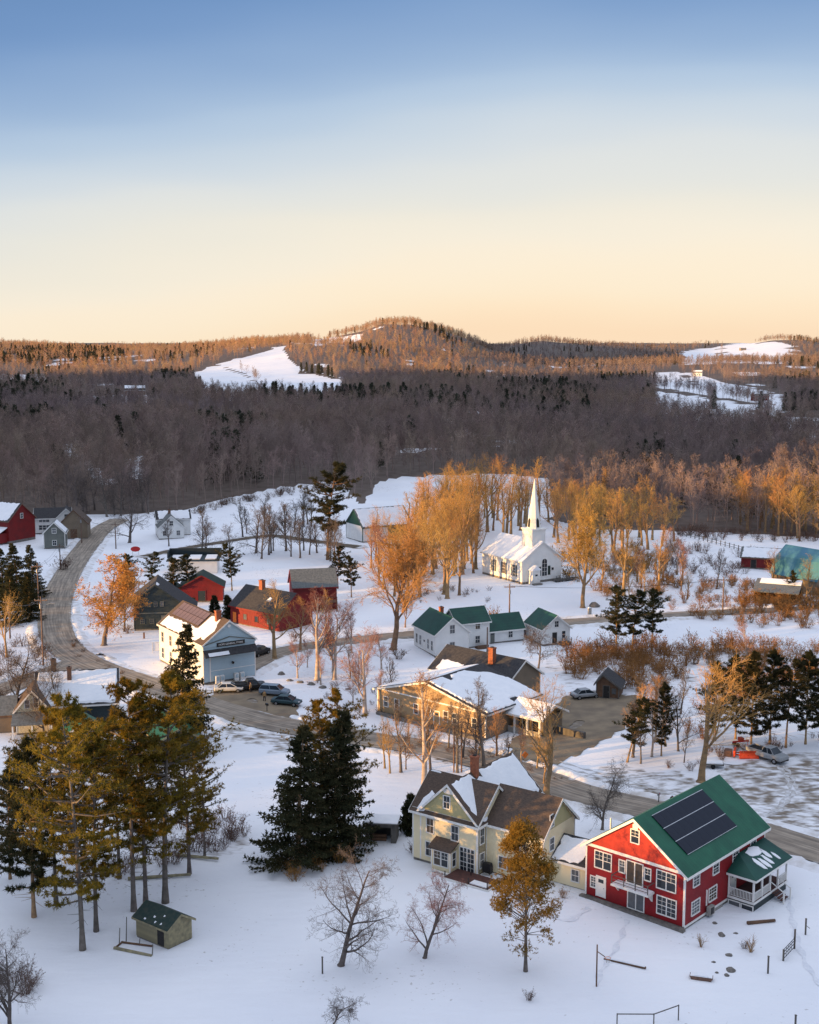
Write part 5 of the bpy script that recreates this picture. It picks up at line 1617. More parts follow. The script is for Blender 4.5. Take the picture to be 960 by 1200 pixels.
def left_house():
    b = site_xy(-53.0, 176.0, 12, 'dark_house', 'dark house with bright snowy roof and two chimneys by the junction', 'house')
    k = gable(b, at(11.3, 0, 0, 90), 9.5, 11.3, 3.6, 7.2, 'dark_siding', 'shingle_dark')
    roof_snow(k, 'L', [[(0.1, 0.02), (11.2, 0.02), (11.2, 0.97), (0.1, 0.97)]], seed=4, thick=0.16); roof_snow(k, 'R', [[(0.1, 0.02), (11.2, 0.02), (11.2, 0.97), (0.1, 0.97)]], seed=4)
    chimney(b, I4, 2.3, 5.4, 6.6, 9.0, 0.7, 0.7, 'brick_brown'); chimney(b, I4, 4.6, 3.4, 5.6, 8.2, 0.6, 0.6, 'brick_brown')
    g = gable(b, at(-2.6, -1.6), 4.6, 6.0, 3.6, 6.3, 'cream_siding', 'shingle_brown')
    window(b, face(g, 'F', 1.6, 3.9), 0.6, 1.1, 1, 2, 1); window(b, face(g, 'F', 2.8, 3.9), 0.6, 1.4, 1, 2, 1)
    h = gable(b, at(-2.9, -0.4, 0, 90), 5.5, 4.0, 2.8, 4.6, 'drab_siding', 'shingle_grey', trim='brown_wood', corners=False)
    Geo().prism([(-4.6, 2.2), (-1.61, 3.2), (-1.61, 3.35), (-4.6, 2.35)], -3.0, 2.6, 'x').obj('porch_roof', 'shingle_grey', b)
    for x in (-2.8, -0.2, 2.4): Geo().box(x - .1, x + .1, -4.5, -4.3, -0.5, 2.2).obj('porch_post', 'trim', b)
    b = site_xy(-33.2, 163.5, 26, 'green_roofed_shop', 'dark shop with green metal roof half hidden behind golden pines', 'shop')
    k = gable(b, I4, 5.6, 8.5, 3.2, 4.6, 'dark_siding', 'metal_green', trim='weathered')
    window(b, face(k, 'F', 1.6, 1.2), 0.9, 1.2, 1, 2, 2, trim='weathered'); door(b, face(k, 'F', 3.8, 0.3), 1.0, 2.1, 'dark', trim='weathered')
    b = site_xy(-46.5, 166.0, 14, 'green_roofed_cabin', 'little cabin with green roof glimpsed between the golden pines', 'cabin')
    k = gable(b, I4, 5.0, 5.5, 2.6, 4.2, 'weathered', 'metal_green', trim='trim')
    window(b, face(k, 'F', 2.5, 1.1), 0.8, 1.1, 1, 2, 2); door(b, face(k, 'F', 3.9, 0.3), 0.8, 2.0, 'dark')
    b = site_xy(-47.4, 145.5, 18, 'teal_hut', 'teal green hut with thick snow on its flat roof', 'hut')
    Geo().box(0, 4.2, 0, 3.4, 0, 2.0).obj('wall', 'metal_teal', b); Geo().box(-.2, 4.4, -.2, 3.6, 2.0, 2.15).obj('roof', 'shingle_grey', b)
    Geo().prism([(-.15, 2.152), (4.35, 2.152), (4.2, 2.42), (0, 2.42)], -.15, 3.5).obj('roof_snow', 'snow_roof', b)
    door(b, at(1.2, 0, 0.05), 0.8, 1.8, 'metal_green')


def garden_shed():
    b = site(160, 1098, -38, 'garden_shed', 'small weathered plank shed with dark green shingle roof', 'shed')
    W, L = 4.5, 2.9
    # boards stand proud one by one on two walls
    k = gable(b, at(W, 0, 0, 90), L, W, 2.15, 3.05, 'weathered', 'shed_roof', trim='weathered', oh=0.28, og=0.22, th=0.08, found=0.18, corners=False)
    rng = random.Random(3); protos = {}
    x = 0.03
    while x < W - 0.1:
        if not 3.0 < x < 3.95:
            h = 1.95
            if h not in protos: protos[h] = Geo().box(0, 0.19, -0.018, -0.003, 0.2, h + .18).obj('board', 'weathered', b).data; o = [q for q in b.children if q.data == protos[h]][0]
            else: o = link('board', protos[h], None, b)
            o.matrix_local = at(x, rng.uniform(-.008, 0))
        x += 0.205
    y = 0.03; pd = None
    while y < L - 0.1:
        hh = 2.1 + 0.62 * (1 - abs(y + .1 - L / 2) / (L / 2))
        o = Geo().box(0.003, 0.018, y, y + 0.19, 0.2, hh).obj('board', 'weathered', b, at(W, 0)); y += 0.205
    d = Geo().box(3.02, 3.92, -0.03, -0.003, 0.22, 1.95).obj('doorway', 'dark', b)
    Geo().box(2.0, 2.6, -0.05, -0.02, 1.98, 2.1).obj('hasp_board', 'weathered', b)
    for x in (0.1, W - .3):
        for y in (0.1, L - .3): Geo().box(x, x + .25, y, y + .25, -0.5, 0.17).obj('skid', 'grey_wood', b)
    for i, (a, s) in enumerate(((1.2, .35), (2.2, .55), (0.9, .75), (3.1, .8), (1.7, .78))):
        roof_snow(k, 'L', [[(a, s), (a + .22, s), (a + .2, s + .1), (a, s + .08)]], seed=i, thick=0.03, jit=0.04)
    b = site(134, 1112, -10, 'raised_bed', 'rough log edged garden bed with leaning posts beside the plank shed', 'garden bed')
    Geo().tube((0, 0, 0.1), (4.0, -0.9, 0.14), 0.16, 0.13).obj('log', 'weathered', b); Geo().tube((0.2, 1.2, 0.1), (3.4, 0.9, 0.12), 0.1, 0.1).obj('log', 'brown_wood', b)
    Geo().tube((0.1, 0.1, .1), (0.3, 1.3, .1), 0.1, 0.08).obj('log', 'brown_wood', b)
    for x, y, h in ((0.1, 0.9, 1.6), (2.0, 1.0, 0.7), (3.9, -0.6, 1.1), (0.5, 1.6, 2.4)):
        Geo().tube((x, y, -0.3), (x + .1, y + .05, h), 0.05, 0.04, 6).obj('post', 'grey_wood', b)
    b = site(428, 988, -6, 'open_shed', 'grey plank lean-to shed with open front by the big spruce', 'shed')
    W, L = 3.5, 2.6
    g = Geo().box(0, .12, 0, L, -.3, 2.3).box(W - .12, W, 0, L, -.3, 2.3).box(.12, W - .12, L - .12, L, -.3, 2.2).box(.12, .45, 0, .1, -.3, 2.2).box(W - .6, W - .12, 0, .1, -.3, 2.2).box(.45, W - .6, 0, .1, 1.9, 2.2).obj('wall', 'grey_wood', b)
    Geo().prism([(-.3, 2.3), (L + .2, 2.2), (L + .2, 2.3), (-.3, 2.45)], -.2, W + .2, 'x').obj('roof', 'grey_wood', b)
    Geo().prism([(-.28, 2.452), (L + .18, 2.302), (L + .18, 2.4), (-.28, 2.56)], -.18, W + .18, 'x').obj('roof_snow', 'snow_roof', b)
    Geo().tube((0.7, .8, .2), (2.3, .8, .2), 0.2).tube((0.7, 1.2, .2), (2.3, 1.2, .2), .2).tube((.7, 1.0, .55), (2.3, 1.0, .55), .2).obj('log_pile', 'brown_wood', b)


def right_farm():
    b = site_xy(85.0, 290.5, -56, 'teal_barn', 'gambrel barn with weathered teal metal roof at the right edge', 'barn')
    W, L = 9.8, 12.5
    prof = [(0, 3.6), (1.9, 7.0), (W / 2, 9.2), (W - 1.9, 7.0), (W, 3.6)]
    Geo().prism([(0, 0)] + prof + [(W, 0)], 0, L).obj('wall', 'drab_siding', b, at(14, -4, 0, 90) @ at(0, 0, 0, 0))
    o = [(-.4, 3.3), (1.8, 7.12), (W / 2, 9.4), (W - 1.8, 7.12), (W + .4, 3.3)]
    Geo().prism(o + [(x, z + .18) for x, z in o[::-1]], -.4, L + .4).obj('roof', 'metal_teal', b, at(14, -4, 0, 90))
    window(b, at(14, -1, 4.5, 90), 1.0, 1.4, 1, 2, 2); window(b, at(14, 3.6, 4.5, 90), 1.0, 1.4, 1, 2, 2)
    Geo().box(14.01, 14.06, 0, 3.5, 0, 3.2).obj('barn_door', 'brown_wood', b)
    b = site_xy(82.0, 312.0, -20, 'snowy_stable', 'low red stable with flat snowy roof behind the teal barn', 'stable')
    k = gable(b, at(20, 0, 0, 90), 8, 20, 2.8, 4.6, 'barn_red', 'shingle_grey', trim='brick_brown', corners=False)
    roof_snow(k, 'L', [[(0.2, .03), (19.8, .03), (19.8, .97), (.2, .97)]], seed=3); roof_snow(k, 'R', [[(0.2, .03), (19.8, .03), (19.8, .97), (.2, .97)]], seed=3)
    for x in (3, 8, 13, 17): door(b, at(x, 0, 0.2), 1.2, 2.0, 'dark', trim='brick_brown', lite=False)
    b = site_xy(73.5, 268.5, -24, 'open_wagon_shed', 'open wagon shed with snow on its lean-to roof by the teal barn', 'shed')
    Geo().prism([(-.4, 2.6), (6.4, 4.2), (6.4, 4.4), (-.4, 2.8)], -.3, 9.3, 'x').obj('roof', 'shingle_grey', b)
    Geo().prism([(3.9, 3.825), (6.35, 4.4), (6.35, 4.55), (3.9, 3.93)], .6, 9.2, 'x').obj('roof_snow', 'snow_roof', b)
    Geo().box(0, 9, 5.8, 6, 0, 4.0).box(0, .2, .2, 5.8, 0, 2.5).obj('wall', 'brown_wood', b)
    for x in (0.1, 3.0, 6.0, 8.9): Geo().box(x - .12, x + .12, 0, .24, -.4, 2.65).obj('post', 'brown_wood', b)
    # dark cabin in the brush
    b = site_xy(29.5, 196.6, -18, 'dark_cabin', 'small dark cabin with black roof standing in russet brush', 'cabin')
    k = gable(b, I4, 3.6, 4.2, 2.6, 3.9, 'brown_wood', 'shingle_dark', trim='grey_wood', rx=0.3, heR=2.1)
    door(b, face(k, 'F', 1.6, .2), .9, 1.9, 'dark', trim='grey_wood', lite=False); window(b, face(k, 'F', 2.8, 1.0), .5, .7, 1, 2, 1, trim='grey_wood')


def far_houses():
    for (px, py, rz, w, l, h, hr, wl_, rf, lab) in ((146, 464, 10, 9, 18, 5, 9, 'brick_brown', 'shingle_dark', 'distant brown farmhouse beside the snowy clearing on the left hillside'), (812, 441, -20, 8, 12, 5, 8, 'white_siding', 'shingle_grey', 'distant white house at the top of the right hill pasture'),
                                                    (885, 470, 15, 8, 14, 5, 8, 'barn_red', 'shingle_dark', 'distant red barn beside the right hill pasture'), (868, 411, 10, 8, 14, 5, 8, 'drab_siding', 'shingle_dark', 'distant house on the high snowy clearing at upper right')):
        b = site(px, py, rz, 'hillside_house', lab, 'house')
        k = gable(b, at(l, 0, 0, 90), w, l, h, hr, wl_, rf)
        roof_snow(k, 'L', [[(0.2, .03), (l - .2, .03), (l - .2, .6), (.2, .6)]], seed=3)
        for x in (3, 6, 9): window(b, at(x, 0, 1.4), 1.2, 1.6, 1, 2, 2)


white_farmhouse(); small_white_barn(); dark_barn(); red_barn(); small_buildings(); left_house(); garden_shed(); right_farm(); far_houses()

# ------------------------------------------------------------------ trees that can be told apart
T = tree
ORD = 'first second third fourth fifth sixth seventh eighth ninth tenth eleventh twelfth thirteenth fourteenth fifteenth sixteenth seventeenth eighteenth nineteenth twentieth'.split()
# lawn in front
T('lawn0', (400, 1131), 986, wide=1.05, label='large bare spreading tree alone on the snowy lawn', name='bare_tree', rot=0.6)
T('lawnred', (498, 1123), 1016, wide=1.0, label='smaller reddish bare tree before the cream house', rot=2.0)
T('apple', (390, 1206), 1156, wide=1.15, label='tiny gnarled bare apple tree at the bottom edge of the lawn', name='apple_tree')
T('cedar', (616, 1138), 962, wide=1.0, label='golden evergreen with bare lower trunk between cream and red houses', name='golden_evergreen')
T('lawn1', (706, 972), 884, wide=0.9, label='slender bare tree beside the road behind the red house')
T('lawn1', (12, 1208), 1062, wide=0.8, label='bare tree cut by the lower left corner')
# pines on the left
for i, (kd, b_, tp, w_, lb) in enumerate([
        ('pine2', (97, 1113), 812, 0.88, 'tall pine with thick trunk, lowest of the left pines on the snow'), ('dpine1', (40, 1075), 868, 1.0, 'dense dark pine at the left edge above the snow'),
        ('pine2', (66, 1060), 830, 0.85, 'golden topped pine second from the left edge'), ('pine0', (113, 1092), 846, 0.9, 'slim pine close behind the thickest left pine'),
        ('pine1', (157, 1068), 800, 0.95, 'straight pine trunk just left of the plank shed roof'), ('pine0', (171, 1060), 818, 1.0, 'straight pine directly behind the plank shed'),
        ('pine1', (194, 1058), 792, 1.1, 'tallest golden pine rising behind the plank shed'), ('pine2', (222, 1024), 828, 0.95, 'golden pine with rust tinged crown right of the plank shed'),
        ('pine0', (240, 1004), 862, 0.8, 'rightmost of the left pines beside the open lawn'), ('dpine1', (12, 1030), 900, 1.1, 'shadowed dark pine half out of the left edge'),
        ('pine1', (140, 1030), 838, 1.0, 'golden pine in the middle of the left pine stand'), ('pine0', (100, 1010), 836, 1.0, 'golden pine at the back of the left pine stand')]):
    T(kd, b_, tp, wide=w_, label=lb, group='pines on the left', name='pine_tree')
T('spruce1', (213, 866), 727, wide=0.95, label='dark spire shaped spruce in front of the store', name='spruce_tree')
T('spruce0', (350, 1012), 846, wide=1.15, label='broad dark spruce sweeping to the snow, left of the pair', name='spruce_tree')
T('spruce1', (392, 998), 826, wide=1.05, label='dark spruce behind the broad spruce, beside the open shed', name='spruce_tree')
T('pine2', (404, 980), 803, wide=1.0, label='golden topped pine rising above the dark spruces', name='pine_tree')
T('pine2', (378, 985), 815, wide=0.9, label='gold and green pine between the tops of the dark spruces', name='pine_tree')
T('sspruce', (480, 976), 930, label='little spruce at the left corner of the cream house', name='spruce_tree')
# around the hall and main road
T('birch', (497, 928), 786, wide=1.25, label='pale barked birch with lit forked trunk before the tan hall', name='birch_tree')
T('grey1', (470, 905), 812, wide=0.9, label='bare grey tree beside the road left of the pale birch')
T('pink1', (428, 838), 733, wide=1.2, label='pinkish bare tree at the left end of the tan hall')
T('grey2', (536, 905), 815, wide=0.9, label='bare tree behind the chimney of the cream house')
T('grey1', (567, 900), 796, wide=1.1, label='dark bare tree before the right end of the tan hall')
T('gold2', (640, 932), 795, wide=1.35, label='many stemmed bare tree with golden tips beside the hall entrance', rot=1)
T('gold0', (822, 916), 764, wide=1.35, label='tall lit bare tree standing before the dark pine row')
T('birch', (742, 880), 798, wide=1.0, label='white birch leaning over the muddy yard', name='birch_tree', lean=-0.15)
T('birch', (768, 868), 790, wide=0.9, label='thin white birch behind the leaning birch', name='birch_tree', lean=0.1)
T('dpine0', (735, 893), 812, wide=1.25, label='ragged low pine leaning left at the edge of the hall yard', name='pine_tree', lean=-0.2)
T('dpine1', (775, 886), 800, wide=0.9, label='dark pine just left of the tall lit bare tree', name='pine_tree')
T('grey0', (795, 880), 800, wide=0.8, label='thin bare tree between the dark pine and the tall lit tree')
for x, y, t in ((838, 868, 775), (862, 866, 768), (880, 880, 765), (902, 872, 762), (921, 876, 770), (944, 872, 763), (962, 868, 768), (985, 872, 765)):
    T('dpine0' if x % 2 else 'dpine1', (x, y), t, wide=1.0, label='dark pine, %s from the left in the row behind the silver pickup' % ORD[[838, 862, 880, 902, 921, 944, 962, 985].index(x)], group='pine row at right', name='pine_tree')
for x, y, t, l in ((722, 768, 684, 'left'), (741, 766, 690, 'middle'), (764, 762, 688, 'right')):
    T('dpine0', (x, y), t, wide=1.15, label='%s of the three pines by the back road, right of the church' % {'left': 'leftmost', 'middle': 'middle one', 'right': 'rightmost'}[l], group='three pines by the back road', name='pine_tree')
# church and grove
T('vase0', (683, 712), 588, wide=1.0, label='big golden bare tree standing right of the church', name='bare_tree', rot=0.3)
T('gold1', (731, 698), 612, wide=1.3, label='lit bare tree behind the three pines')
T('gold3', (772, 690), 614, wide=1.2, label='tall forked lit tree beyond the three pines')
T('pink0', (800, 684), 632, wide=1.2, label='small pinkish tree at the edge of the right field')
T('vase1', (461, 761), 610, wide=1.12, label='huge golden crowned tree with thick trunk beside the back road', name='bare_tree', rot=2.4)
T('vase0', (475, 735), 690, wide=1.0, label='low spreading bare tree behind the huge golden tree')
T('apple', (631, 783), 726, wide=1.0, label='small crooked apple tree on the snow before the white carriage barn', name='apple_tree')
rng = random.Random(12)


def grove(n, poly, kinds, hmin, hmax, label, group, name='bare_tree', avoid=(), gap=2.2, order=None, spread=1.0):
    xs_ = [p[0] for p in poly]; ys_ = [p[1] for p in poly]
    done = []; tries = 0; made = []
    while len(done) < n and tries < n * 60:
        tries += 1
        px, py = rng.uniform(min(xs_), max(xs_)), rng.uniform(min(ys_), max(ys_))
        if not in_poly(np.array([px]), np.array([py]), poly)[0]: continue
        if any(a[0] < px < a[2] and a[1] < py < a[3] for a in avoid): continue
        p = G(px, py)
        if any(math.hypot(p[0] - q[0], p[1] - q[1]) < gap for q in done): continue
        done.append(p)
        made.append((px, T(rng.choice(kinds), p, H=rng.uniform(hmin, hmax), wide=rng.uniform(0.85, 1.25) * spread, label=label, group=group, name=name)))
    if order:
        for i, (_, o) in enumerate(sorted(made, key=lambda m: m[0])):
            o['label'] = order % ORD[i]


GOLD = ['gold0', 'gold1', 'gold2', 'gold3']; GREY = ['grey0', 'grey1', 'grey2']
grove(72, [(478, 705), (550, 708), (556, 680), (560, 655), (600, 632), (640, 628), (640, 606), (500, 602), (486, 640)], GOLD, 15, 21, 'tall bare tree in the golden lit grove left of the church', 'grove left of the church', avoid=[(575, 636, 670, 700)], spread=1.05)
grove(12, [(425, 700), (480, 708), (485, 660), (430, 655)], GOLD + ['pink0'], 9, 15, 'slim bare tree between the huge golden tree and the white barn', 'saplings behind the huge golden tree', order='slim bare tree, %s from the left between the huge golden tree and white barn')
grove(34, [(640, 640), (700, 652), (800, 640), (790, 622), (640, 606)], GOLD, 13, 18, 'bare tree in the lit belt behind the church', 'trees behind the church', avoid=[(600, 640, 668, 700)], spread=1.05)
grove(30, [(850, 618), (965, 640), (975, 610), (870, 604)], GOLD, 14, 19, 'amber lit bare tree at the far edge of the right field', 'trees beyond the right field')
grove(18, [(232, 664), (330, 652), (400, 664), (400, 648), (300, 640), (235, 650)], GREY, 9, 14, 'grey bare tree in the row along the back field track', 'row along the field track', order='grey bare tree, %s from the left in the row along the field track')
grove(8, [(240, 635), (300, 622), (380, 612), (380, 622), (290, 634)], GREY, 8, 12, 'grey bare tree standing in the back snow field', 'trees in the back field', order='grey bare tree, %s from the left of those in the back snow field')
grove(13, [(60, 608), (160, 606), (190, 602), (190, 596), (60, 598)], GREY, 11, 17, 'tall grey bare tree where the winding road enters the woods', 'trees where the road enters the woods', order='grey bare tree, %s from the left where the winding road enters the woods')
T('grey0', (152, 636), 572, wide=1.3, label='broad grey tree beside the top of the winding road')
T('grey2', (198, 640), 606, wide=1.2, label='bare tree before the white cottage')
T('dpine0', (384, 656), 541, wide=1.25, label='tall layered pine standing over the back snow field', name='pine_tree')
T('dpine1', (757, 575), 536, wide=1.3, label='lone dark pine above the woods right of the steeple', name='pine_tree')
# left, round the dark barn and the winding road
T('rust', (122, 756), 647, wide=1.25, label='orange lit bushy tree inside the bend of the road', name='rust_tree')
T('rust', (146, 740), 668, wide=0.8, label='smaller rust coloured tree beside the dark barn', name='rust_tree')
for x, y, t, lb in ((150, 700, 648, 'small pine above the dark barn, nearest the rust tree'), (178, 694, 646, 'small pine directly above the dark barn roof'), (204, 706, 652, 'golden capped pine right of the dark barn'), (222, 704, 650, 'golden capped pine before the white garage'), (272, 692, 636, 'thin dark pine behind the dark red shed'), (396, 690, 640, 'lit pine left of the golden grove'), (412, 700, 650, 'second lit pine left of the golden grove')):
    T('dpine0', (x, y), t, wide=1.2, label=lb, group='small village pines', name='pine_tree')
for x, y, t, lb in ((252, 722, 697, 'tiny fir on the snow left of the long red barn'), (269, 725, 696, 'tiny fir touching the corner of the long red barn'), (226, 720, 700, 'tiny fir right of the dark barn')):
    T('sspruce', (x, y), t, label=lb, group='tiny firs', name='fir_tree')
for x, y, t, lb in ((4, 700, 640, 'dark spruce cut by the left edge above the side road'), (22, 712, 634, 'tallest dark spruce near the left edge'), (40, 700, 638, 'dark spruce touching the winding road'), (12, 732, 660, 'dark spruce in front at the left edge'), (36, 726, 668, 'rounded dark spruce behind the roadside pole')):
    T('spruce1' if x % 3 else 'spruce0', (x, y), t, wide=1.1, label=lb, group='spruces at the left edge', name='spruce_tree')
T('gold2', (8, 770), 690, wide=0.9, label='amber bare tree at the left edge below the spruces')
T('lawn1', (18, 842), 735, wide=1.1, label='bare branching tree at the left edge beside the dark house')
T('lawn0', (52, 862), 772, wide=0.8, label='bare tree before the porch of the dark house')
T('grey1', (70, 850), 762, wide=0.9, label='twin stemmed bare tree over the snowy roof of the dark house')
T('gold3', (322, 772), 678, wide=1.3, label='lit bare tree standing before the long red barn')
T('gold0', (352, 762), 692, wide=1.2, label='lit bare tree at the right end of the long red barn')
T('pink0', (372, 797), 684, wide=1.2, label='pale pinkish tree on the snow between store and hall')
T('pink1', (392, 796), 700, wide=1.3, label='spreading pinkish tree right of the pale one')
T('gold1', (384, 760), 688, wide=0.8, label='young lit tree behind the pinkish pair')
T('pink0', (412, 765), 716, wide=1.2, label='low pinkish tree near the huge golden tree')
T('pink1', (875, 780), 720, wide=0.9, label='feathery pinkish tree before the right roadside brush')
T('gold2', (905, 690), 640, wide=1.0, label='amber tree against the teal barn')
T('gold1', (945, 712), 648, wide=1.0, label='amber tree at the right edge before the teal barn')
T('dpine1', (928, 705), 668, wide=0.9, label='small dark pine before the teal barn', name='pine_tree')
T('grey1', (840, 690), 640, wide=0.9, label='bare tree in the brush by the right field')


# ---- brush: tangled masses that nobody could count
SH = {}
for i in range(3):
    SH['rust%d' % i] = shrub_mesh('brush_a%d' % i, 500 + i, 2.2, 1.6, 22, 'brush', 0.5)[1]
    SH['dark%d' % i] = shrub_mesh('brush_b%d' % i, 510 + i, 1.9, 1.5, 18, 'brush_dark', 0.15)[1]


def brush(name, poly, n, kind, s0, s1, label):
    nr = np.random.default_rng(n * 7 + int(poly[0][0]))
    xs_ = [p[0] for p in poly]; ys_ = [p[1] for p in poly]
    P = np.array([G(*p)[:2] for p in poly]); lo, hi = P.min(0), P.max(0)
    vs, fs, off, k = [], {}, 0, 0
    while k < n:
        q = lo + (hi - lo) * nr.random(2)
        if not in_poly(q[:1], q[1:], P.tolist())[0]: continue
        v, f = SH[kind + str(nr.integers(0, 3))]
        a = nr.random() * 6.283; s = s0 + (s1 - s0) * nr.random()
        c, sn = math.cos(a) * s, math.sin(a) * s
        w = np.column_stack([v[:, 0] * c - v[:, 1] * sn + q[0], v[:, 0] * sn + v[:, 1] * c + q[1], v[:, 2] * s * (0.8 + 0.4 * nr.random()) + gz(*q) - 0.05])
        vs.append(w)
        for F in f: fs.setdefault(F.shape[1], []).append(F + off)
        off += len(v); k += 1
    o = link(name, np_mesh(name, np.concatenate(vs), [np.concatenate(x) for x in fs.values()]), {'rust': 'brush', 'dark': 'brush_dark'}[kind])
    return tag(o, label, 'brush', kind='stuff')


brush('russet_brush', [(650, 792), (668, 768), (720, 758), (800, 758), (806, 800), (770, 812), (700, 806)], 90, 'rust', 0.7, 1.4, 'russet brush in a thick band behind the dark cabin')
brush('roadside_brush', [(780, 712), (800, 690), (860, 682), (965, 690), (970, 738), (885, 736), (800, 722)], 110, 'rust', 0.5, 1.2, 'tangled brown brush beside the back road below the teal barn')
brush('field_brush', [(780, 690), (870, 684), (880, 655), (810, 640), (780, 655)], 46, 'dark', 0.7, 1.5, 'dark brush at the left end of the right field')
brush('pine_row_brush', [(800, 868), (830, 800), (965, 786), (965, 800), (850, 830), (830, 872)], 40, 'rust', 0.6, 1.2, 'brush under and behind the dark pine row')
brush('yard_brush', [(780, 900), (835, 880), (965, 862), (965, 872), (850, 892), (800, 912)], 30, 'dark', 0.3, 0.7, 'low weeds along the muddy snow right of the tall lit tree')
brush('thicket', [(120, 1010), (200, 962), (285, 955), (288, 990), (215, 1012), (150, 1030)], 44, 'dark', 0.45, 1.15, 'leafless thicket at the edge of the lawn right of the plank shed')
brush('corner_thicket', [(-20, 1128), (35, 1140), (42, 1168), (-20, 1180)], 14, 'dark', 0.5, 1.0, 'dark thicket at the lower left edge')
brush('undergrowth', [(20, 868), (130, 850), (215, 870), (210, 950), (100, 960), (10, 940)], 46, 'dark', 0.4, 1.0, 'bare undergrowth among the golden pines')
brush('spruce_skirt', [(328, 1020), (372, 1008), (380, 1022), (345, 1030)], 8, 'rust', 0.35, 0.6, 'brown weeds at the foot of the broad spruce')
brush('grove_floor', [(478, 708), (580, 710), (575, 690), (490, 690)], 26, 'dark', 0.3, 0.8, 'low brush on the floor of the golden grove')
brush('wood_edge', [(210, 606), (262, 590), (330, 576), (402, 567), (402, 572), (330, 582), (262, 596)], 60, 'dark', 0.7, 1.4, 'brown scrub along the upper edge of the back snow field')
brush('far_wood_edge', [(780, 630), (965, 640), (965, 632), (800, 622)], 46, 'dark', 0.8, 1.5, 'brown scrub along the far edge of the right field')
for i, (px, py, s, kd, lb) in enumerate(((822, 1110, 0.55, 'dry_grass', 'clump of tall dry grass near the corner of the red house'), (620, 1172, 0.42, 'brush_dark', 'thin weedy shrub alone on the lower lawn'), (345, 1032, 0.9, 'brush', 'lit shrub with pale twigs below the broad spruce'), (398, 1010, 1.0, 'brush', 'pinkish shrub between spruce and large lawn tree'),
                                           (484, 1000, 0.6, 'brush_dark', 'reddish shrub against the left wall of the cream house'), (75, 668, 1.7, 'brush_dark', 'round brown shrub beside the winding road'), (575, 729, 1.4, 'brush', 'round golden shrub behind the white farmhouse'), (345, 752, 1.0, 'brush_dark', 'shrub beside the back road near the red barn'), (872, 1112, 0.35, 'brush_dark', 'small reddish shrub near the porch steps'), (660, 1052, 0.45, 'brush', 'leafy shrub by the wall between the two near houses'),
                                           (467, 772, 1.0, 'brush_dark', 'bare shrub at the foot of the huge golden tree'), (150, 742, 0.8, 'brush_dark', 'dark round shrub left of the dark barn'))):
    me, _ = shrub_mesh('shrub%d' % i, 600 + i, 2.0, 1.5 if kd != 'dry_grass' else 0.6, 26, kd, 0.4 if kd != 'dry_grass' else 0)
    p = G(px, py)
    o = link('shrub', me); o.location = (p[0], p[1], p[2] - 0.03); o.scale = (s, s, s)
    tag(o, lb, 'shrub')
# bundled dry stalks near the porch
p = G(880, 1116)
o = shrub_mesh('stalks', 640, 1.5, 0.5, 16, 'dry_grass')[0]
o = link('corn_shock', o); o.location = p; tag(o, 'bundle of dry tan stalks standing near the porch steps', 'plant')

grove(16, [(440, 905), (560, 915), (640, 935), (660, 905), (570, 880), (450, 868)], ['grey1', 'grey2', 'gold1', 'pink0'], 5, 9, 'thin bare sapling beside the main road before the tan hall', 'saplings before the hall', order='thin bare sapling, %s from the left beside the road before the tan hall')
grove(14, [(700, 700), (800, 712), (830, 700), (800, 660), (720, 660)], ['gold1', 'pink0', 'gold3'], 6, 11, 'young lit tree', 'young trees right of the church', order='young lit tree, %s from the left in the brush right of the church')
brush('pond_brush', [(690, 700), (790, 706), (800, 660), (730, 655)], 60, 'rust', 0.5, 1.3, 'brown brush behind the three pines right of the church')
brush('cabin_brush', [(790, 800), (960, 790), (960, 760), (800, 758)], 70, 'rust', 0.6, 1.4, 'russet brush beyond the dark pine row')

grove(13, [(345, 800), (400, 830), (450, 850), (480, 800), (440, 770), (360, 770)], ['pink0', 'pink1', 'grey1'], 4.5, 9, 'thin pinkish tree', 'thin trees between store and hall', order='thin pinkish tree, %s from the left on the snow between store and hall')
grove(9, [(690, 885), (720, 860), (800, 830), (830, 870), (790, 905)], ['grey1', 'grey2', 'birch'], 5, 10, 'thin tree', 'thin trees beside the hall yard', order='thin bare tree, %s from the left between hall yard and pine row')
brush('village_weeds', [(350, 800), (480, 800), (470, 850), (420, 850)], 30, 'dark', 0.25, 0.6, 'low brown weeds poking through the snow between store and hall')
brush('verge_weeds', [(440, 868), (620, 905), (700, 930), (690, 915), (560, 872)], 40, 'dark', 0.2, 0.5, 'low brown weeds along the verge of the main road')

brush('junction_brush', [(-10, 770), (40, 742), (58, 760), (55, 790), (10, 806), (-10, 805)], 34, 'dark', 0.4, 1.1, 'bare brush in the corner of the side road and the winding road')
brush('bank_brush', [(70, 745), (78, 765), (110, 782), (150, 794), (120, 776), (92, 750)], 16, 'dark', 0.2, 0.5, 'dead weeds on the inner bank of the road bend')

brush('barn_brush', [(868, 712), (900, 690), (965, 706), (970, 726), (900, 724)], 40, 'rust', 0.8, 1.6, 'tall amber brush half hiding the teal barn')
brush('grove_brush', [(640, 672), (700, 690), (790, 660), (790, 640), (650, 645)], 50, 'rust', 0.7, 1.5, 'amber brush under the lit belt behind the church')

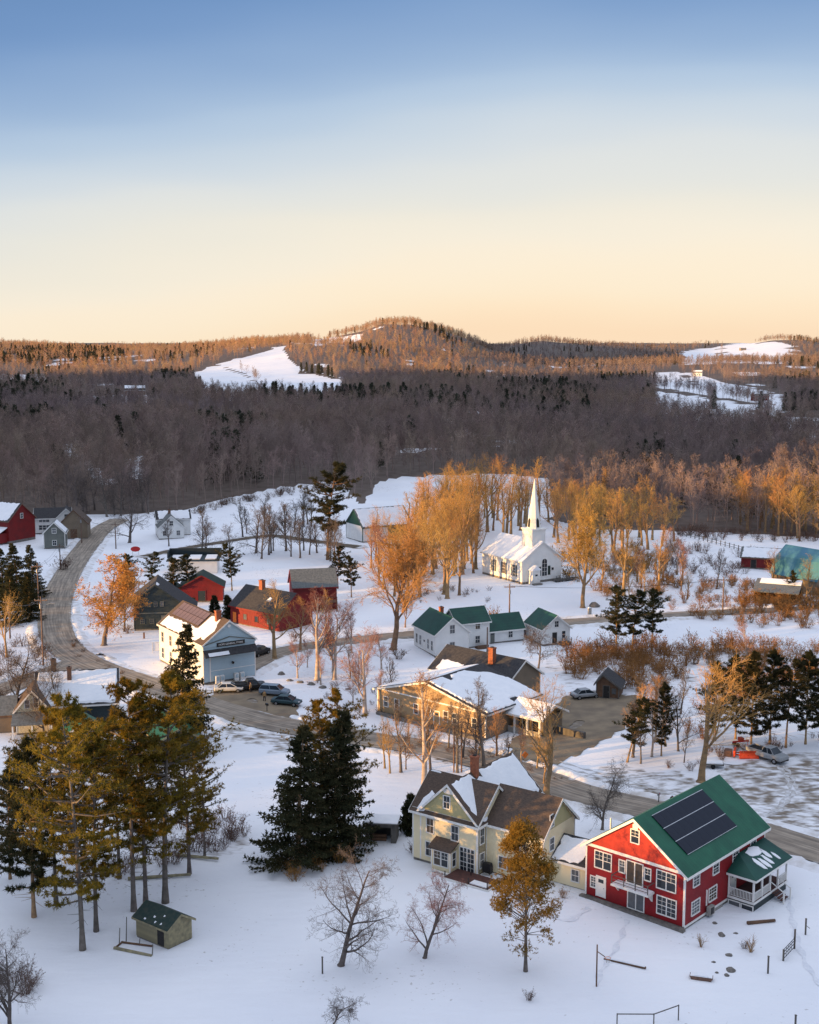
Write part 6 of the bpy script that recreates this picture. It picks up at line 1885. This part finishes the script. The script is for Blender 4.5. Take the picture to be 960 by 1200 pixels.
# ------------------------------------------------------------------ poles, vehicles, small things
def pole(px, py, top, label, arm=True, lamp=False, rz=0.0):
    p = G(px, py); h = tall(p, top)
    e = empty('utility_pole', p, rz, label, 'utility pole', 'utility poles')
    Geo().tube((0, 0, -0.5), (0, 0, h), 0.17, 0.11, 8).obj('post', 'pole_wood', e)
    if arm:
        a = Geo().box(-1.1, 1.1, -0.06, 0.06, h - 0.75, h - 0.6).obj('crossarm', 'pole_wood', e)
        for x in (-1.0, -0.4, 0.4, 1.0): Geo().tube((x, 0, h - 0.6), (x, 0, h - 0.42), 0.05, 0.04, 6).obj('insulator', 'concrete', a)
        Geo().tube((0.0, -0.32, h - 2.0), (0.0, -0.32, h - 1.2), 0.2, 0.2, 8).obj('transformer', 'steel', e)
    if lamp:
        Geo().tube((0, 0, h - 1.6), (1.9, -0.2, h - 1.1), 0.05, 0.05, 6).obj('lamp_arm', 'steel', e)
        Geo().box(1.7, 2.4, -0.32, -0.08, h - 1.2, h - 1.02).obj('lamp_head', 'steel', e)
    return Vector((p[0], p[1], p[2] + h - 0.45))


A = pole(51, 782, 699, 'reddish street lamp pole at the junction below the dark spruces', True, True)
B = pole(12, 748, 702, 'grey utility pole at the left edge above the side road')
C = pole(46, 716, 660, 'utility pole beside the winding road among the spruces')
D = pole(71, 668, 637, 'utility pole by the round brown shrub on the winding road')
E_ = pole(96, 637, 604, 'utility pole beside the brown barn on the winding road')
F_ = pole(136, 643, 612, 'utility pole right of the top of the winding road')
H_ = pole(847, 718, 676, 'lone utility pole in the brush by the right field')
I_ = pole(597, 728, 684, 'reddish utility pole before the church', True)
J_ = pole(571, 772, 735, 'thin reddish pole before the white farmhouse', False)


def wire(a, b, sag, label):
    n = 14; pts = []
    for i in range(n + 1):
        t = i / n; q = a.lerp(b, t); pts.append((q.x, q.y, q.z - sag * 4 * t * (1 - t)))
    v, f = frusta([(*pts[i], *pts[i + 1], 0.022, 0.022) for i in range(n)], 4)
    o = link('power_line', np_mesh('power_line', v, [f]), 'black_metal')
    tag(o, label, 'wire', 'power lines')


for a, b, lb in ((B, A, 'power line between the left edge pole and the junction lamp pole'), (A, C, 'power line from the junction lamp pole to the pole in the spruces'), (C, D, 'power line climbing beside the winding road past the spruces'), (D, E_, 'power line beside the upper winding road'), (E_, F_, 'power line crossing the top of the winding road'), (I_, H_, 'long power line over the back road right of the church')):
    for k_ in (-0.35, 0.35):
        o_ = Vector((k_, 0, 0))
        wire(a + o_, b + o_, 1.0, lb)


def loft(stations, n_mat=None):
    """Rings of (x, halfwidth, zlow, zhigh): a car-like shell with rounded corners."""
    g = Geo(); rings = []
    for x, w, z0, z1 in stations:
        m = min(0.12, (z1 - z0) * 0.3)
        rings.append([(x, -w * 0.9, z0), (x, w * 0.9, z0), (x, w, z0 + m), (x, w, z1 - m * 1.4), (x, w * 0.9, z1), (x, -w * 0.9, z1), (x, -w, z1 - m * 1.4), (x, -w, z0 + m)])
    v = [p for r in rings for p in r]; f = [tuple(range(8))[::-1], tuple(range(len(v) - 8, len(v)))]
    for j in range(len(rings) - 1):
        f += [(j * 8 + i, j * 8 + (i + 1) % 8, (j + 1) * 8 + (i + 1) % 8, (j + 1) * 8 + i) for i in range(8)]
    return g.add(v, f)


def car(px, py, rz, kind, paint, label, xyz=None):
    p = xyz or G(px, py)
    e = empty('parked_%s' % ('pickup' if kind == 'pickup' else 'car'), (p[0], p[1], p[2] + 0.09), R(rz), label, 'pickup truck' if kind == 'pickup' else 'car', 'parked vehicles')
    L = {'sedan': 4.6, 'suv': 4.7, 'pickup': 5.6}[kind]; w = 0.92 if kind != 'pickup' else 0.98
    z1 = {'sedan': 0.92, 'suv': 1.08, 'pickup': 1.12}[kind]
    h = L / 2
    if kind == 'pickup':
        body = loft([(-h, w * .92, .50, z1), (-h + .1, w, .42, z1), (0.6, w, .40, z1), (h - .7, w, .40, z1 - .02), (h - .1, w * .96, .45, z1 - .1), (h, w * .86, .5, .95)])
        body.obj('body', 'paint_' + paint, e, smooth=False)
        Geo().box(-h + .15, 0.05 - .35, -w + .1, w - .1, z1 + .002, z1 + .02).obj('bed_floor', 'dark', e)
        for y in (-w + .05, w - .05): Geo().box(-h + .05, -.3, y - .06, y + .06, z1 + .001, z1 + .13).obj('bed_rail', 'paint_' + paint, e)
        Geo().box(-h + .0, -h + .1, -w + .06, w - .06, z1 - .1, z1 + .13).obj('tailgate', 'paint_' + paint, e)
        cab = [(-.32, .86), (.0, .78), (1.1, .78), (1.9, .86)]; zt = 1.78; x0, x1, x2, x3 = -.32, -.12, .95, 1.65
    elif kind == 'suv':
        loft([(-h, w * .9, .45, z1), (-h + .12, w, .36, z1), (0, w, .34, z1), (h - 1.1, w, .34, z1 - .02), (h - .15, w * .95, .38, z1 - .16), (h, w * .82, .45, .8)]).obj('body', 'paint_' + paint, e)
        zt = 1.68; x0, x1, x2, x3 = -h + .05, -h + .4, .55, 1.35
    else:
        loft([(-h, w * .88, .45, z1 - .04), (-h + .15, w * .97, .34, z1), (0, w, .32, z1), (h - 1.2, w, .32, z1 - .06), (h - .2, w * .93, .36, z1 - .22), (h, w * .8, .42, .68)]).obj('body', 'paint_' + paint, e)
        zt = 1.42; x0, x1, x2, x3 = -h + .55, -h + 1.25, .35, 1.3
    a, b = w * .9, w * .72
    v = [(x0, -a, z1 - .03), (x3, -a, z1 - .05), (x3, a, z1 - .05), (x0, a, z1 - .03), (x1, -b, zt), (x2, -b, zt), (x2, b, zt), (x1, b, zt)]
    gh = Geo().add(v, [(0, 3, 2, 1), (0, 1, 5, 4), (1, 2, 6, 5), (2, 3, 7, 6), (3, 0, 4, 7), (4, 5, 6, 7)]).obj('window_glass', 'glass', e)
    Geo().add([(x1 - .06, -b - .03, zt + .002), (x2 + .06, -b - .03, zt + .002), (x2 + .06, b + .03, zt + .002), (x1 - .06, b + .03, zt + .002), (x1 + .1, -b + .1, zt + .06), (x2 - .1, -b + .1, zt + .06), (x2 - .1, b - .1, zt + .06), (x1 + .1, b - .1, zt + .06)],
              [(0, 3, 2, 1), (0, 1, 5, 4), (1, 2, 6, 5), (2, 3, 7, 6), (3, 0, 4, 7), (4, 5, 6, 7)]).obj('roof', 'paint_' + paint, e)
    for s in (-1, 1):  # pillars
        for xa, xb in ((x0, x1), (x3, x2), ((x0 + x3) / 2, (x1 + x2) / 2)):
            Geo().tube((xa, s * (a + .01), z1 - .03), (xb, s * (b + .01), zt), 0.045, 0.04, 5).obj('pillar', 'paint_' + paint, e)
        for x in (-h * .62, h * .64):
            r = .34 if kind == 'sedan' else .38
            t = Geo().tube((x, s * (w - .2), r - .08), (x, s * (w + .03), r - .08), r, r, 14).obj('wheel', 'tyre', e)
            Geo().tube((x, s * (w + .031), r - .08), (x, s * (w + .045), r - .08), r * .6, r * .5, 10).obj('rim', 'rim', t)
        Geo().box(h - .16, h - .0, s * w * .52, s * w * .82, .64, .78).obj('headlight', 'lamp_clear', e)
        Geo().box(-h - .02, -h + .06, s * w * .62, s * w * .88, .72, z1 - .08).obj('taillight', 'lamp_red', e)
        Geo().box(x3 - .25, x3 - .1, s * (w + .01), s * (w + .16), z1 - .02, z1 + .12).obj('mirror', 'paint_' + paint, e)
    Geo().box(h - .08, h + .04, -w * .8, w * .8, .34, .52).obj('bumper', 'black_metal', e); Geo().box(-h - .06, -h + .06, -w * .82, w * .82, .38, .56).obj('bumper', 'black_metal', e)
    return e


car(268, 811, 8, 'sedan', 'white', 'white car parked along the front of the store')
car(291, 809, 20, 'pickup', 'black', 'black pickup parked at the corner of the store')
car(322, 815, -14, 'suv', 'blue_grey', 'blue grey wagon between the black pickup and the teal car')
car(336, 826, -14, 'sedan', 'teal', 'dark teal car, last of the row by the store')
car(304, 768, 60, 'suv', 'black', 'dark vehicle parked beside the right wall of the store')
car(686, 818, 18, 'sedan', 'silver', 'grey car parked alone in the hall yard')
car(899, 890, -52, 'pickup', 'silver', 'silver pickup parked under the pine row')
car(609, 746, 20, 'suv', 'blue', 'blue car parked between the white farmhouse and the carriage barn')


def person(px, py, rz, label, stride):
    p = G(px, py)
    me = bpy.data.meshes.new('person')
    V = [(0, 0, .95), (0, 0, 1.15), (0, 0, 1.40), (0, 0, 1.52), (.01, 0, 1.60), (.02, 0, 1.70), (.0, 0, 1.79)]
    E = [(i, i + 1) for i in range(6)]; Rr = [.16, .17, .16, .06, .075, .10, .06]

    def chain(root, pts, rads):
        prev = root
        for q, r in zip(pts, rads):
            V.append(q); Rr.append(r); E.append((prev, len(V) - 1)); prev = len(V) - 1
        return prev
    for s in (-1, 1):
        f = stride * s
        k = chain(0, [(0, .1 * s, .90), (.06 + f * .5, .11 * s, .50), (f, .11 * s, .10), (f + .04, .11 * s, .04), (f + .17, .12 * s, .035)], [.12, .075, .055, .05, .04])
        k = chain(2, [(0, .20 * s, 1.40), (-.03 - f * .4, .26 * s, 1.12), (.08 - f * .3, .25 * s, .88), (.10 - f * .3, .25 * s, .80)], [.075, .055, .042, .035])
        hx, hy = .10 - f * .3, .25 * s
        for j, (dx, dz, ln) in enumerate(((.03, -.02, .05), (.02, -.06, .07), (.0, -.065, .08), (-.015, -.06, .07), (-.03, -.05, .055))):
            chain(k, [(hx + dx, hy + (.0), .80 + dz * .6), (hx + dx * 1.2, hy - .01 * s, .80 + dz - ln * .4)], [.011, .009])
    me.from_pydata(V, E, [])
    o = link('person', me)
    o.location = p; o.rotation_euler = (0, 0, R(rz))
    sk_ = o.modifiers.new('skin', 'SKIN')
    for i, d in enumerate(me.skin_vertices[0].data):
        d.radius = (Rr[i], Rr[i]); d.use_root = (i == 0)
    o.modifiers.new('sub', 'SUBSURF').render_levels = 2; o.modifiers['sub'].levels = 2
    dg = bpy.context.evaluated_depsgraph_get()
    nm = bpy.data.meshes.new_from_object(o.evaluated_get(dg))
    o.modifiers.clear(); o.data = nm
    for k_ in ('cloth_tan', 'cloth_dark', 'skin', 'hair'): nm.materials.append(MATS[k_])
    for f in nm.polygons:
        c = f.center
        f.material_index = 1 if c.z < .86 and abs(c.y) < .21 else (2 if (c.z > 1.53 or (abs(c.y) > .2 and c.z < .84)) else 0)
        if c.z > 1.72 or (c.z > 1.6 and c.x < -.02): f.material_index = 3
        f.use_smooth = True
    for s in (-1, 1):
        Geo().tube((.10, .035 * s, 1.68), (.125, .035 * s, 1.68), .012, .008, 6).obj('eye', 'hair', o)
    tag(o, label, 'person')


person(310, 822, -60, 'person in tan jacket and dark trousers standing by the parked cars', 0.10)
person(294, 812, 160, 'person in tan coat behind the black pickup, near the store wall', 0.06)


def small_things():
    # basketball hoop
    p = G(699, 1156); h = tall(p, 1107)
    e = empty('basketball_hoop', p, R(-20), 'rusty pole with basketball hoop on the lawn below the red house', 'basketball hoop')
    Geo().tube((0, 0, -.3), (0, 0, h), .07, .06, 8).obj('post', 'brown_wood', e)
    Geo().tube((0, 0, h - .6), (.7, 0, h - 1.0), .04, .04, 6).obj('arm', 'brown_wood', e)
    n = 12; ring = [(.95 + .24 * math.cos(2 * math.pi * i / n), .24 * math.sin(2 * math.pi * i / n), h - 1.05) for i in range(n)]
    v, f = frusta([(*ring[i], *ring[(i + 1) % n], .018, .018) for i in range(n)], 5); link('rim', np_mesh('rim', v, [f]), 'sign_orange', e)
    net = [(*ring[i], .95 + .12 * math.cos(2 * math.pi * (i + .5) / n), .12 * math.sin(2 * math.pi * (i + .5) / n), h - 1.5, .008, .008) for i in range(n)]
    v, f = frusta(net, 3); link('net', np_mesh('net', v, [f]), 'concrete', e)
    # snow-capped beam lying on the lawn
    a, b = Vector(G(708, 1124)), Vector(G(757, 1136))
    e = empty('snowy_beam', a, math.atan2(b.y - a.y, b.x - a.x), 'long snow capped beam lying on the lawn beside the hoop', 'beam')
    ln = (b - a).length
    Geo().box(0, ln, -.09, .09, -.02, .14).obj('beam', 'brown_wood', e); Geo().prism([(-.08, .141), (.08, .141), (.05, .22), (-.05, .22)], .05, ln - .1, 'x').obj('snow_cap', 'snow_roof', e)
    # pipe frame at the bottom edge
    e = empty('pipe_frame', G(766, 1206), 0, 'bent grey pipe frame standing at the bottom edge of the lawn', 'frame')
    o = Vector(G(766, 1206)); L_ = Vector(G(723, 1205)) - o; R_ = Vector(G(795, 1196)) - o
    hh = 1.35
    for q in (L_, Vector((0, 0, 0)), R_):
        Geo().tube((q.x, q.y, -.3), (q.x, q.y, hh), .05, .05, 6).obj('post', 'grey_wood', e)
    for q in (L_, R_):
        Geo().tube((0, 0, hh - .05), (q.x, q.y, hh - .05), .045, .045, 6).obj('rail', 'grey_wood', e)
    # gate and posts at the right
    a, b = Vector(G(918, 1126)), Vector(G(931, 1112))
    e = empty('garden_gate', a, math.atan2(b.y - a.y, b.x - a.x), 'dark metal gate standing open on the snow at lower right', 'gate')
    d = (b - a).length
    for x, hh in ((0, 1.1), (d, 1.9)): Geo().box(x - .07, x + .07, -.07, .07, -.3, hh).obj('post', 'grey_wood', e)
    for z in (.15, .5, .8, 1.05): Geo().box(.07, d - .07, -.02, .02, z, z + .05).obj('rail', 'black_metal', e)
    for i in range(5): Geo().box(.2 + i * d / 6, .24 + i * d / 6, -.018, .018, .2, 1.05).obj('bar', 'black_metal', e)
    for px, py, tp, lb in ((900, 1141, 1121, 'short dark fence post left of the metal gate'), (944, 1095, 1077, 'thin dark post with bracket right of the metal gate'), (932, 1206, 1190, 'post cut by the bottom edge at lower right'), (378, 1141, 1122, 'thin wooden stake beside the large lawn tree')):
        p = G(px, py); h = tall(p, tp)
        e = empty('fence_post', p, .3, lb, 'post'); Geo().box(-.06, .06, -.06, .06, -.3, h).obj('post', 'grey_wood', e); Geo().box(-.08, .08, -.08, .08, h, h + .05).obj('cap', 'grey_wood', e)
        if px == 944: Geo().tube((0, 0, h * .6), (.45, 0, h * .35), .03, .03, 6).obj('bracket', 'black_metal', e)
    # low planter with snow
    p = G(822, 1147); e = empty('sunken_planter', p, R(-16), 'low rusty planter heaped with snow on the lawn', 'planter')
    Geo().prism([(-.85, 0), (.85, 0), (1.0, .28), (-1.0, .3)], -.35, .35).obj('tub', 'brick_brown', e); Geo().prism([(-.95, .302), (.95, .302), (.5, .42), (-.4, .45)], -.3, .32).obj('snow_heap', 'snow_roof', e)
    rng = random.Random(8)
    for i, (px, py) in enumerate(((838, 1082), (846, 1096), (862, 1094), (854, 1120), (840, 1140), (852, 1143), (857, 1137), (836, 1128))):
        p = G(px, py)
        o = stone_mesh(i, .16 + .2 * rng.random()); o = link('garden_stone', o, 'stone'); o.location = (p[0], p[1], p[2] + .02); tag(o, 'small dark stone poking through the snow below the porch', 'stone', 'stones below the porch')
    o = link('boulder', stone_mesh(50, 1.1), 'stone'); q = G(697, 711); o.location = (q[0], q[1], q[2] + .3); tag(o, 'dark boulder on the snow right of the church tree', 'boulder')
    # log by the porch
    e = empty('fallen_log', G(893, 1082), R(10), 'snowy log lying beside the porch steps of the red house', 'log')
    Geo().tube((-1.5, 0, .15), (1.4, .1, .15), .2, .14, 8).obj('trunk', 'brown_wood', e)
    for i, (px, py, a_, L_, lb) in enumerate(((150, 1032, 8, 6.5, 'long fallen trunk on the snow behind the plank shed'), (206, 1004, -14, 5.0, 'fallen trunk with a fresh cut end in the thicket'))):
        p = G(px, py); e = empty('fallen_log', p, R(a_), lb, 'log')
        Geo().tube((0, 0, .22), (L_, 0, .3), .2, .15, 8).obj('trunk', 'weathered', e)
        for x in (1.2, 3.1): Geo().tube((x, 0, .3), (x + .7, .5, 1.1), .05, .02, 5).obj('branch', 'grey_wood', e)
    # mailboxes by the road
    for i, (px, py) in enumerate(((772, 941), (787, 945), (796, 948))):
        p = G(px, py); e = empty('mailbox', p, R(-30), ['leftmost of the three dark mailboxes beside the main road', 'middle one of the three dark mailboxes beside the main road', 'rightmost of the three dark mailboxes beside the main road'][i], 'mailbox', 'mailboxes by the main road')
        Geo().box(-.05, .05, -.05, .05, -.3, 1.0).obj('post', 'grey_wood', e)
        bx = [(-.12, 1.0), (.12, 1.0), (.12, 1.15)] + [(.12 * math.cos(t), 1.15 + .12 * math.sin(t)) for t in np.linspace(.3, math.pi - .3, 5)] + [(-.12, 1.15)]
        Geo().prism(bx, -.28, .28).obj('box', 'black_metal' if i else 'steel', e); Geo().box(.121, .14, -.2, -.05, 1.15, 1.3).obj('flag', 'sign_red', e)
    # signs
    p = G(615, 909); h = tall(p, 880); e = empty('warning_sign', p, R(25), 'orange diamond road sign on a thin post behind the cream house', 'sign')
    Geo().tube((0, 0, -.3), (0, 0, h), .04, .04, 6).obj('post', 'steel', e); Geo().prism([(0, h - 1.0), (.5, h - .5), (0, h), (-.5, h - .5)], -.07, -.045).obj('plate', 'sign_orange', e)
    for px, tp, lb in ((532, 852, 'left of the two thin dark posts beside the main road'), (541, 850, 'right of the two thin dark posts beside the main road')):
        p = G(px, 905); h = tall(p, tp); e = empty('sign_post', p, .5, lb, 'post'); Geo().box(-.07, .07, -.07, .07, -.3, h).obj('post', 'brick_brown', e); Geo().box(-.09, .09, -.09, .09, h, h + .06).obj('cap', 'brick_brown', e)
    p = G(159, 650); e = empty('red_oval_sign', p, R(10), 'red oval sign on two posts by the field track', 'sign')
    for x in (-.8, .8): Geo().box(x - .07, x + .07, 0, .14, -.3, 1.4).obj('post', 'trim', e)
    Geo().prism([(1.25 * math.cos(t), 1.5 + .7 * math.sin(t)) for t in np.linspace(0, 2 * math.pi, 17)[:-1]], -.1, -.005).obj('plate', 'sign_red', e)
    p = G(312, 827.0); p = G(313, 834); e = empty('mailbox', p, R(30), 'small dark mailbox on a post below the parked cars at the store', 'mailbox')
    Geo().box(-.05, .05, -.05, .05, -.3, 1.0).obj('post', 'grey_wood', e); Geo().box(-.15, .15, -.3, .3, 1.0, 1.3).obj('box', 'black_metal', e)
    # notice frame and little tree stand left of the store
    p = G(179, 765); e = empty('notice_board', p, R(14), 'white framed board on the snow below the dark barn', 'notice board')
    for x in (0, 2.6): Geo().box(x - .06, x + .06, -.06, .06, -.3, 1.9).obj('post', 'trim', e)
    Geo().box(.06, 2.54, -.03, .03, 1.75, 1.88).obj('top_rail', 'trim', e); Geo().box(.06, 2.54, -.03, .03, .3, .42).obj('bottom_rail', 'trim', e); Geo().box(.06, 2.54, -.01, .01, .42, 1.75).obj('panel', 'snow_roof', e)
    p = G(169, 748); e = empty('marker_post', p, 0, 'short dark red marker post in front of the dark barn', 'post'); Geo().box(-.14, .14, -.14, .14, -.3, 1.0).obj('post', 'brick_brown', e); Geo().box(-.18, .18, -.18, .18, 1.0, 1.08).obj('cap', 'brick_brown', e)
    # orange plough gear beside the pickup
    p = G(872, 888); e = empty('snow_plough', p, R(-20), 'orange plough blade and frame beside the silver pickup', 'plough')
    prof = [(-.1, .0), (.05, .0), (.2, .35), (.2, .75), (.05, 1.05), (-.05, 1.02), (.1, .72), (.08, .38)]
    Geo().prism(prof, -1.3, 1.3, 'x').obj('blade', 'machine_orange', e, at(.7, -.3, .05, 20))
    for s in (-.5, .5): Geo().box(-1.2, .5, s - .06 + .2, s + .06 + .2, .35, .5).obj('push_arm', 'machine_orange', e)
    Geo().box(-1.4, -1.1, -.7, 1.1, .2, 1.0).obj('mount', 'machine_orange', e); Geo().tube((-1.2, .2, .9), (.3, .2, .6), .07, .05, 8).obj('hydraulic_ram', 'steel', e)
    Geo().box(-2.6, -1.6, -.3, .9, .0, .8).obj('hopper', 'brick_brown', e)
    p = G(868, 874); e = empty('log_splitter', p, R(15), 'red machine frame behind the orange plough', 'machine')
    Geo().box(-1.2, 1.2, -.12, .12, .55, .75).obj('beam', 'sign_red', e); Geo().box(-.3, .3, -.35, .35, .75, 1.2).obj('engine', 'machine_orange', e)
    for s in (-1, 1): Geo().tube((-.7, s * .4, .3), (-.7, s * .55, .3), .3, .3, 12).obj('wheel', 'tyre', e)
    Geo().tube((1.1, 0, .55), (1.1, 0, -.1), .05, .05, 6).obj('stand', 'sign_red', e)
    p = G(836, 899); e = empty('utility_trailer', p, R(-8), 'small flat trailer with snow on its bed, left of the plough', 'trailer')
    Geo().box(-1.5, 1.3, -.7, .7, .45, .6).obj('bed', 'grey_wood', e); Geo().box(-1.4, 1.2, -.6, .6, .601, .75).obj('snow_load', 'snow_roof', e); Geo().tube((1.3, 0, .5), (2.4, 0, .4), .05, .04, 6).obj('tongue', 'black_metal', e)
    for s in (-1, 1): Geo().tube((-.1, s * .72, .3), (-.1, s * .88, .3), .3, .3, 12).obj('wheel', 'tyre', e)
    # pasture fence
    a, b = G(800, 628), G(893, 652)
    e = empty('pasture_fence', a, 0, 'rail fence crossing the right snow field', 'fence')
    n = 18
    for i in range(n + 1):
        t = i / n; x, y = a[0] + (b[0] - a[0]) * t, a[1] + (b[1] - a[1]) * t; z = gz(x, y) - a[2]
        Geo().box(x - a[0] - .09, x - a[0] + .09, y - a[1] - .09, y - a[1] + .09, z - .3, z + 1.4).obj('post', 'grey_wood', e)
        if i < n:
            t2 = (i + 1) / n; x2, y2 = a[0] + (b[0] - a[0]) * t2, a[1] + (b[1] - a[1]) * t2; z2 = gz(x2, y2) - a[2]
            for dz in (.5, 1.1): Geo().tube((x - a[0], y - a[1], z + dz), (x2 - a[0], y2 - a[1], z2 + dz), .05, .05, 5).obj('rail', 'grey_wood', e)
    # snow covered pile and memorial post near the church
    p = G(691, 720); e = empty('granite_marker', p, .4, 'pale lit stone marker on the snow below the church', 'marker'); Geo().box(-.35, .35, -.2, .2, -.2, 1.3).obj('stone', 'concrete', e); Geo().prism([(-.35, 1.301), (.35, 1.301), (.2, 1.5), (-.2, 1.5)], -.2, .2).obj('snow_cap', 'snow_roof', e)
    for i, (px, py) in enumerate(((365, 802), (352, 800), (340, 798), (378, 806), (392, 812), (330, 790), (408, 808), (398, 830))):
        p = G(px, py); o = link('yard_rock', stone_mesh(20 + i, .35 + .3 * rng.random()), 'stone'); o.location = (p[0], p[1], p[2] + .05); tag(o, 'snow edged rock in the low wall line right of the store', 'rock', 'rocks right of the store')


def stone_mesh(seed, r):
    import bmesh
    bm = bmesh.new(); bmesh.ops.create_icosphere(bm, subdivisions=2, radius=r); rg = random.Random(seed)
    ax = (1 + .4 * rg.random(), .7 + .4 * rg.random(), .5 + .2 * rg.random()); ph = rg.random() * 9
    for v in bm.verts:
        c = v.co; k = 1 + .16 * math.sin(c.x / r * 3 + ph) + .12 * math.sin(c.y / r * 4 + ph * 2) + .1 * math.sin(c.z / r * 5 + ph)
        v.co = Vector((c.x * ax[0], c.y * ax[1], c.z * ax[2])) * k
    me = bpy.data.meshes.new('stone'); bm.to_mesh(me); bm.free()
    return me


small_things()


# ------------------------------------------------------------------ trodden snow and wheel tracks
mat('packed_snow', (0.80, 0.82, 0.86), (0.68, 0.70, 0.76), rough=0.7, scale=1.6, bump=0.10, bscale=3.2)
mat('track_snow', (0.42, 0.40, 0.38), (0.66, 0.67, 0.70), rough=0.8, scale=1.2, bump=0.06, bscale=4)


def path(name, pxs, width, material, lift):
    pts, q = resample([G(*p)[:2] for p in pxs], 0.5)
    d = np.gradient(pts, axis=0); d /= np.linalg.norm(d, axis=1)[:, None]; nn = np.stack([-d[:, 1], d[:, 0]], 1)
    wb = width / 2 * (0.6 + 0.9 * fbm(q / 1.3, q * 0 + width, 61))
    V = []
    for k in (-1, 0, 1):
        P = pts + nn * (wb * k + 0.15 * np.sin(q * 2.1 + k))[:, None]
        X, Y = P[:, 0], P[:, 1]
        zb = height(X, Y) + (0.12 * (fbm(X / 3.5, Y / 2.2, 31) - 0.45) + 0.16 * (fbm((X + Y * 0.5) / 9, (Y - X * 0.5) / 4, 37) - 0.45))
        V.append(np.column_stack([P, zb + lift - 0.02 * abs(k) + 0.03 * (np.sin(q * 5.2) > 0.2)]))
    V = np.stack(V, 1); n = len(pts); g = np.arange(n * 3).reshape(n, 3)
    f = np.stack([g[:-1, :-1], g[1:, :-1], g[1:, 1:], g[:-1, 1:]], -1).reshape(-1, 4)
    o = link(name, np_mesh(name, V.reshape(-1, 3), [f], smooth=True), material); o['kind'] = 'structure'


path('trodden_path', [(690, 1064), (668, 1078), (640, 1072), (600, 1050), (572, 1040)], 0.55, 'packed_snow', 0.035)
path('trodden_path', [(735, 1078), (725, 1105), (704, 1140), (700, 1156)], 0.45, 'packed_snow', 0.035)
path('trodden_path', [(925, 1050), (930, 1085), (945, 1130), (975, 1170)], 0.5, 'packed_snow', 0.035)
for dx in (0, 7):
    path('wheel_track', [(640 + dx, 893 - dx * .4), (700 + dx, 910 - dx * .4), (750 + dx, 923 - dx * .4), (800 + dx, 932 - dx * .4), (860 + dx, 936 - dx)], 0.35, 'track_snow', 0.04)
    path('wheel_track', [(905 + dx, 893), (918 + dx, 905), (925 + dx, 925), (905 + dx, 950), (870 + dx, 962)], 0.4, 'track_snow', 0.04)
